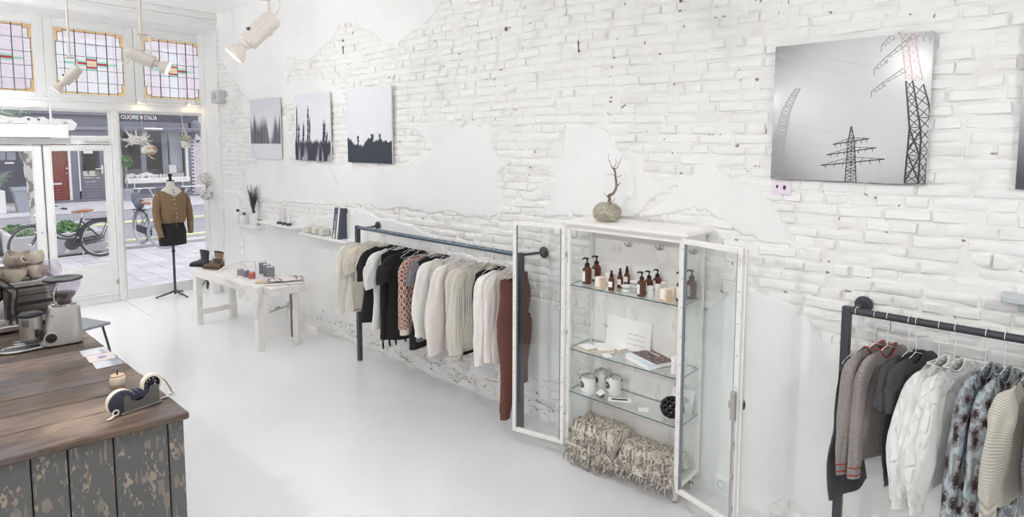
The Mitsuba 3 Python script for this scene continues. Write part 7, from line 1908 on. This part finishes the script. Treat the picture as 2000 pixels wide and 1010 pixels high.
# plants and pots hanging in the window
mat('shell_white', proc(lambda p, n, uv: mix((0.76, 0.74, 0.70), (0.45, 0.42, 0.38), smoothstep(0.45, 0.75, noise(p.x * 60, p.y * 60, p.z * 60)))), 0.8)
mat('moss_tan', proc(lambda p, n, uv: mix((0.70, 0.66, 0.60), (0.40, 0.26, 0.16), smoothstep(0.48, 0.66, fbm(p.x * 14, p.y * 14, p.z * 14)))), 0.9)
HXX = -9.30
k = thing('hanging_driftwood', 'white driftwood cluster hanging on a thread in the tall window', 'decoration')
dc = np.array([HXX, 2.56, 2.185])
dw = [jitter(mv(sc(ball(1, 3), .05, .13, .055), *dc), .022, 18, 5)]
for q_ in range(16):
    a = rng.uniform(0, 2 * PI); L_ = rng.uniform(.05, .11)
    b = dc + [rng.uniform(-.03, .03), .11 * math.cos(a), .045 * math.sin(a)]
    dw.append(tube(spline([b, b + [0, L_ * .6 * math.cos(a), L_ * .6 * math.sin(a) + .01], b + [.01, L_ * math.cos(a), L_ * math.sin(a) + .02]], 6), [.016, .014, .011, .009, .006, .003], 7))
part(k, 'wood', cat(*dw), 'shell_white', True)
part(k, 'thread', rod((HXX, 2.64, 2.23), (HXX - .05, 2.62, 2.70), .0018, 4), 'white_wire', False)
k = thing('string_garden', 'cream moss ball with a rusty patch hanging below the driftwood in the tall window', 'plant')
part(k, 'moss', jitter(mv(sc(ball(1, 4), .065, .095, .070), HXX, 2.70, 2.055), .018, 16, 7), 'moss_tan', True)
part(k, 'thread', cat(rod((HXX, 2.66, 2.17), (HXX, 2.69, 2.12), .012, 6), rod((HXX, 2.64, 2.20), (HXX, 2.66, 2.17), .010, 6)), 'shell_white', True)
part(k, 'root', tube(spline([(HXX, 2.68, 1.99), (HXX, 2.73, 1.94), (HXX, 2.77, 1.93)], 10), [.008] * 5 + [.006, .005, .004, .003, .002], 6), 'shell_white', True)
k = thing('hanging_pot', 'white knotted pot hanging on strings near the brick wall in the tall window', 'plant')
hy = 3.165
part(k, 'pot', mv(jitter(lathe([(0, 0), (.045, .005), (.062, .04), (.058, .10), (.05, .105), (.04, .06), (0, .05)], 24), .008, 30, 3), HXX, hy, 2.075), 'shell_white', True)
part(k, 'leaves', tuft(HXX, hy, 2.21, .075, 120, .022, 77, (1, 1.1, .7)), 'leaf_pale', False)
mat('leaf_pale', proc(lambda p, n, uv: mix((0.70, 0.70, 0.60), (0.34, 0.33, 0.25), noise(p.x * 90, p.y * 90, p.z * 90))), 0.8)
part(k, 'strings', cat(*[rod((HXX + .05 * math.cos(a), hy + .055 * math.sin(a), 2.18), (HXX - .01, hy - .02, 2.38), .003, 4) for a in (0.4, 2.5, 4.6)], rod((HXX - .01, hy - .02, 2.38), (HXX - .06, hy - .04, 2.70), .004, 5)), 'white_wire', False)
k = thing('string_garden', 'grey moss ball with a small leafless shrub hanging low by the brick wall', 'plant')
hx, hy, hz = -9.20, 3.375, 1.40
part(k, 'moss', jitter(mv(sc(ball(1, 4), .07, .075, .072), hx, hy, hz), .016, 18, 9), 'moss_grey', True)
mat('moss_grey', proc(lambda p, n, uv: mix((0.66, 0.66, 0.64), (0.27, 0.28, 0.27), smoothstep(0.42, 0.68, fbm(p.x * 26, p.y * 26, p.z * 26)))), 0.9)
tw = [tube(spline([(hx, hy, hz + .05), (hx, hy + .01, hz + .16), (hx, hy - .01, hz + .30)], 8), [.007, .006, .006, .005, .004, .004, .003, .002], 6)]
for q_ in range(10):
    z_ = hz + rng.uniform(.10, .28); a = rng.uniform(0, 2 * PI); L_ = rng.uniform(.05, .11)
    tw.append(tube([(hx, hy, z_), (hx + .4 * L_ * math.cos(a), hy + .6 * L_ * math.sin(a), z_ + .03), (hx + .7 * L_ * math.cos(a), hy + L_ * math.sin(a), z_ + .05)], [.004, .003, .001], 5))
part(k, 'twigs', cat(*tw), 'twig', True)
part(k, 'leaves', tuft(hx, hy - .01, hz + .22, .10, 110, .016, 15, (1, 1, 1.1)), 'leaf_pale', False)
part(k, 'thread', rod((hx, hy, hz + .30), (hx - .17, hy - .02, 2.70), .0015, 4), 'white_wire', False)
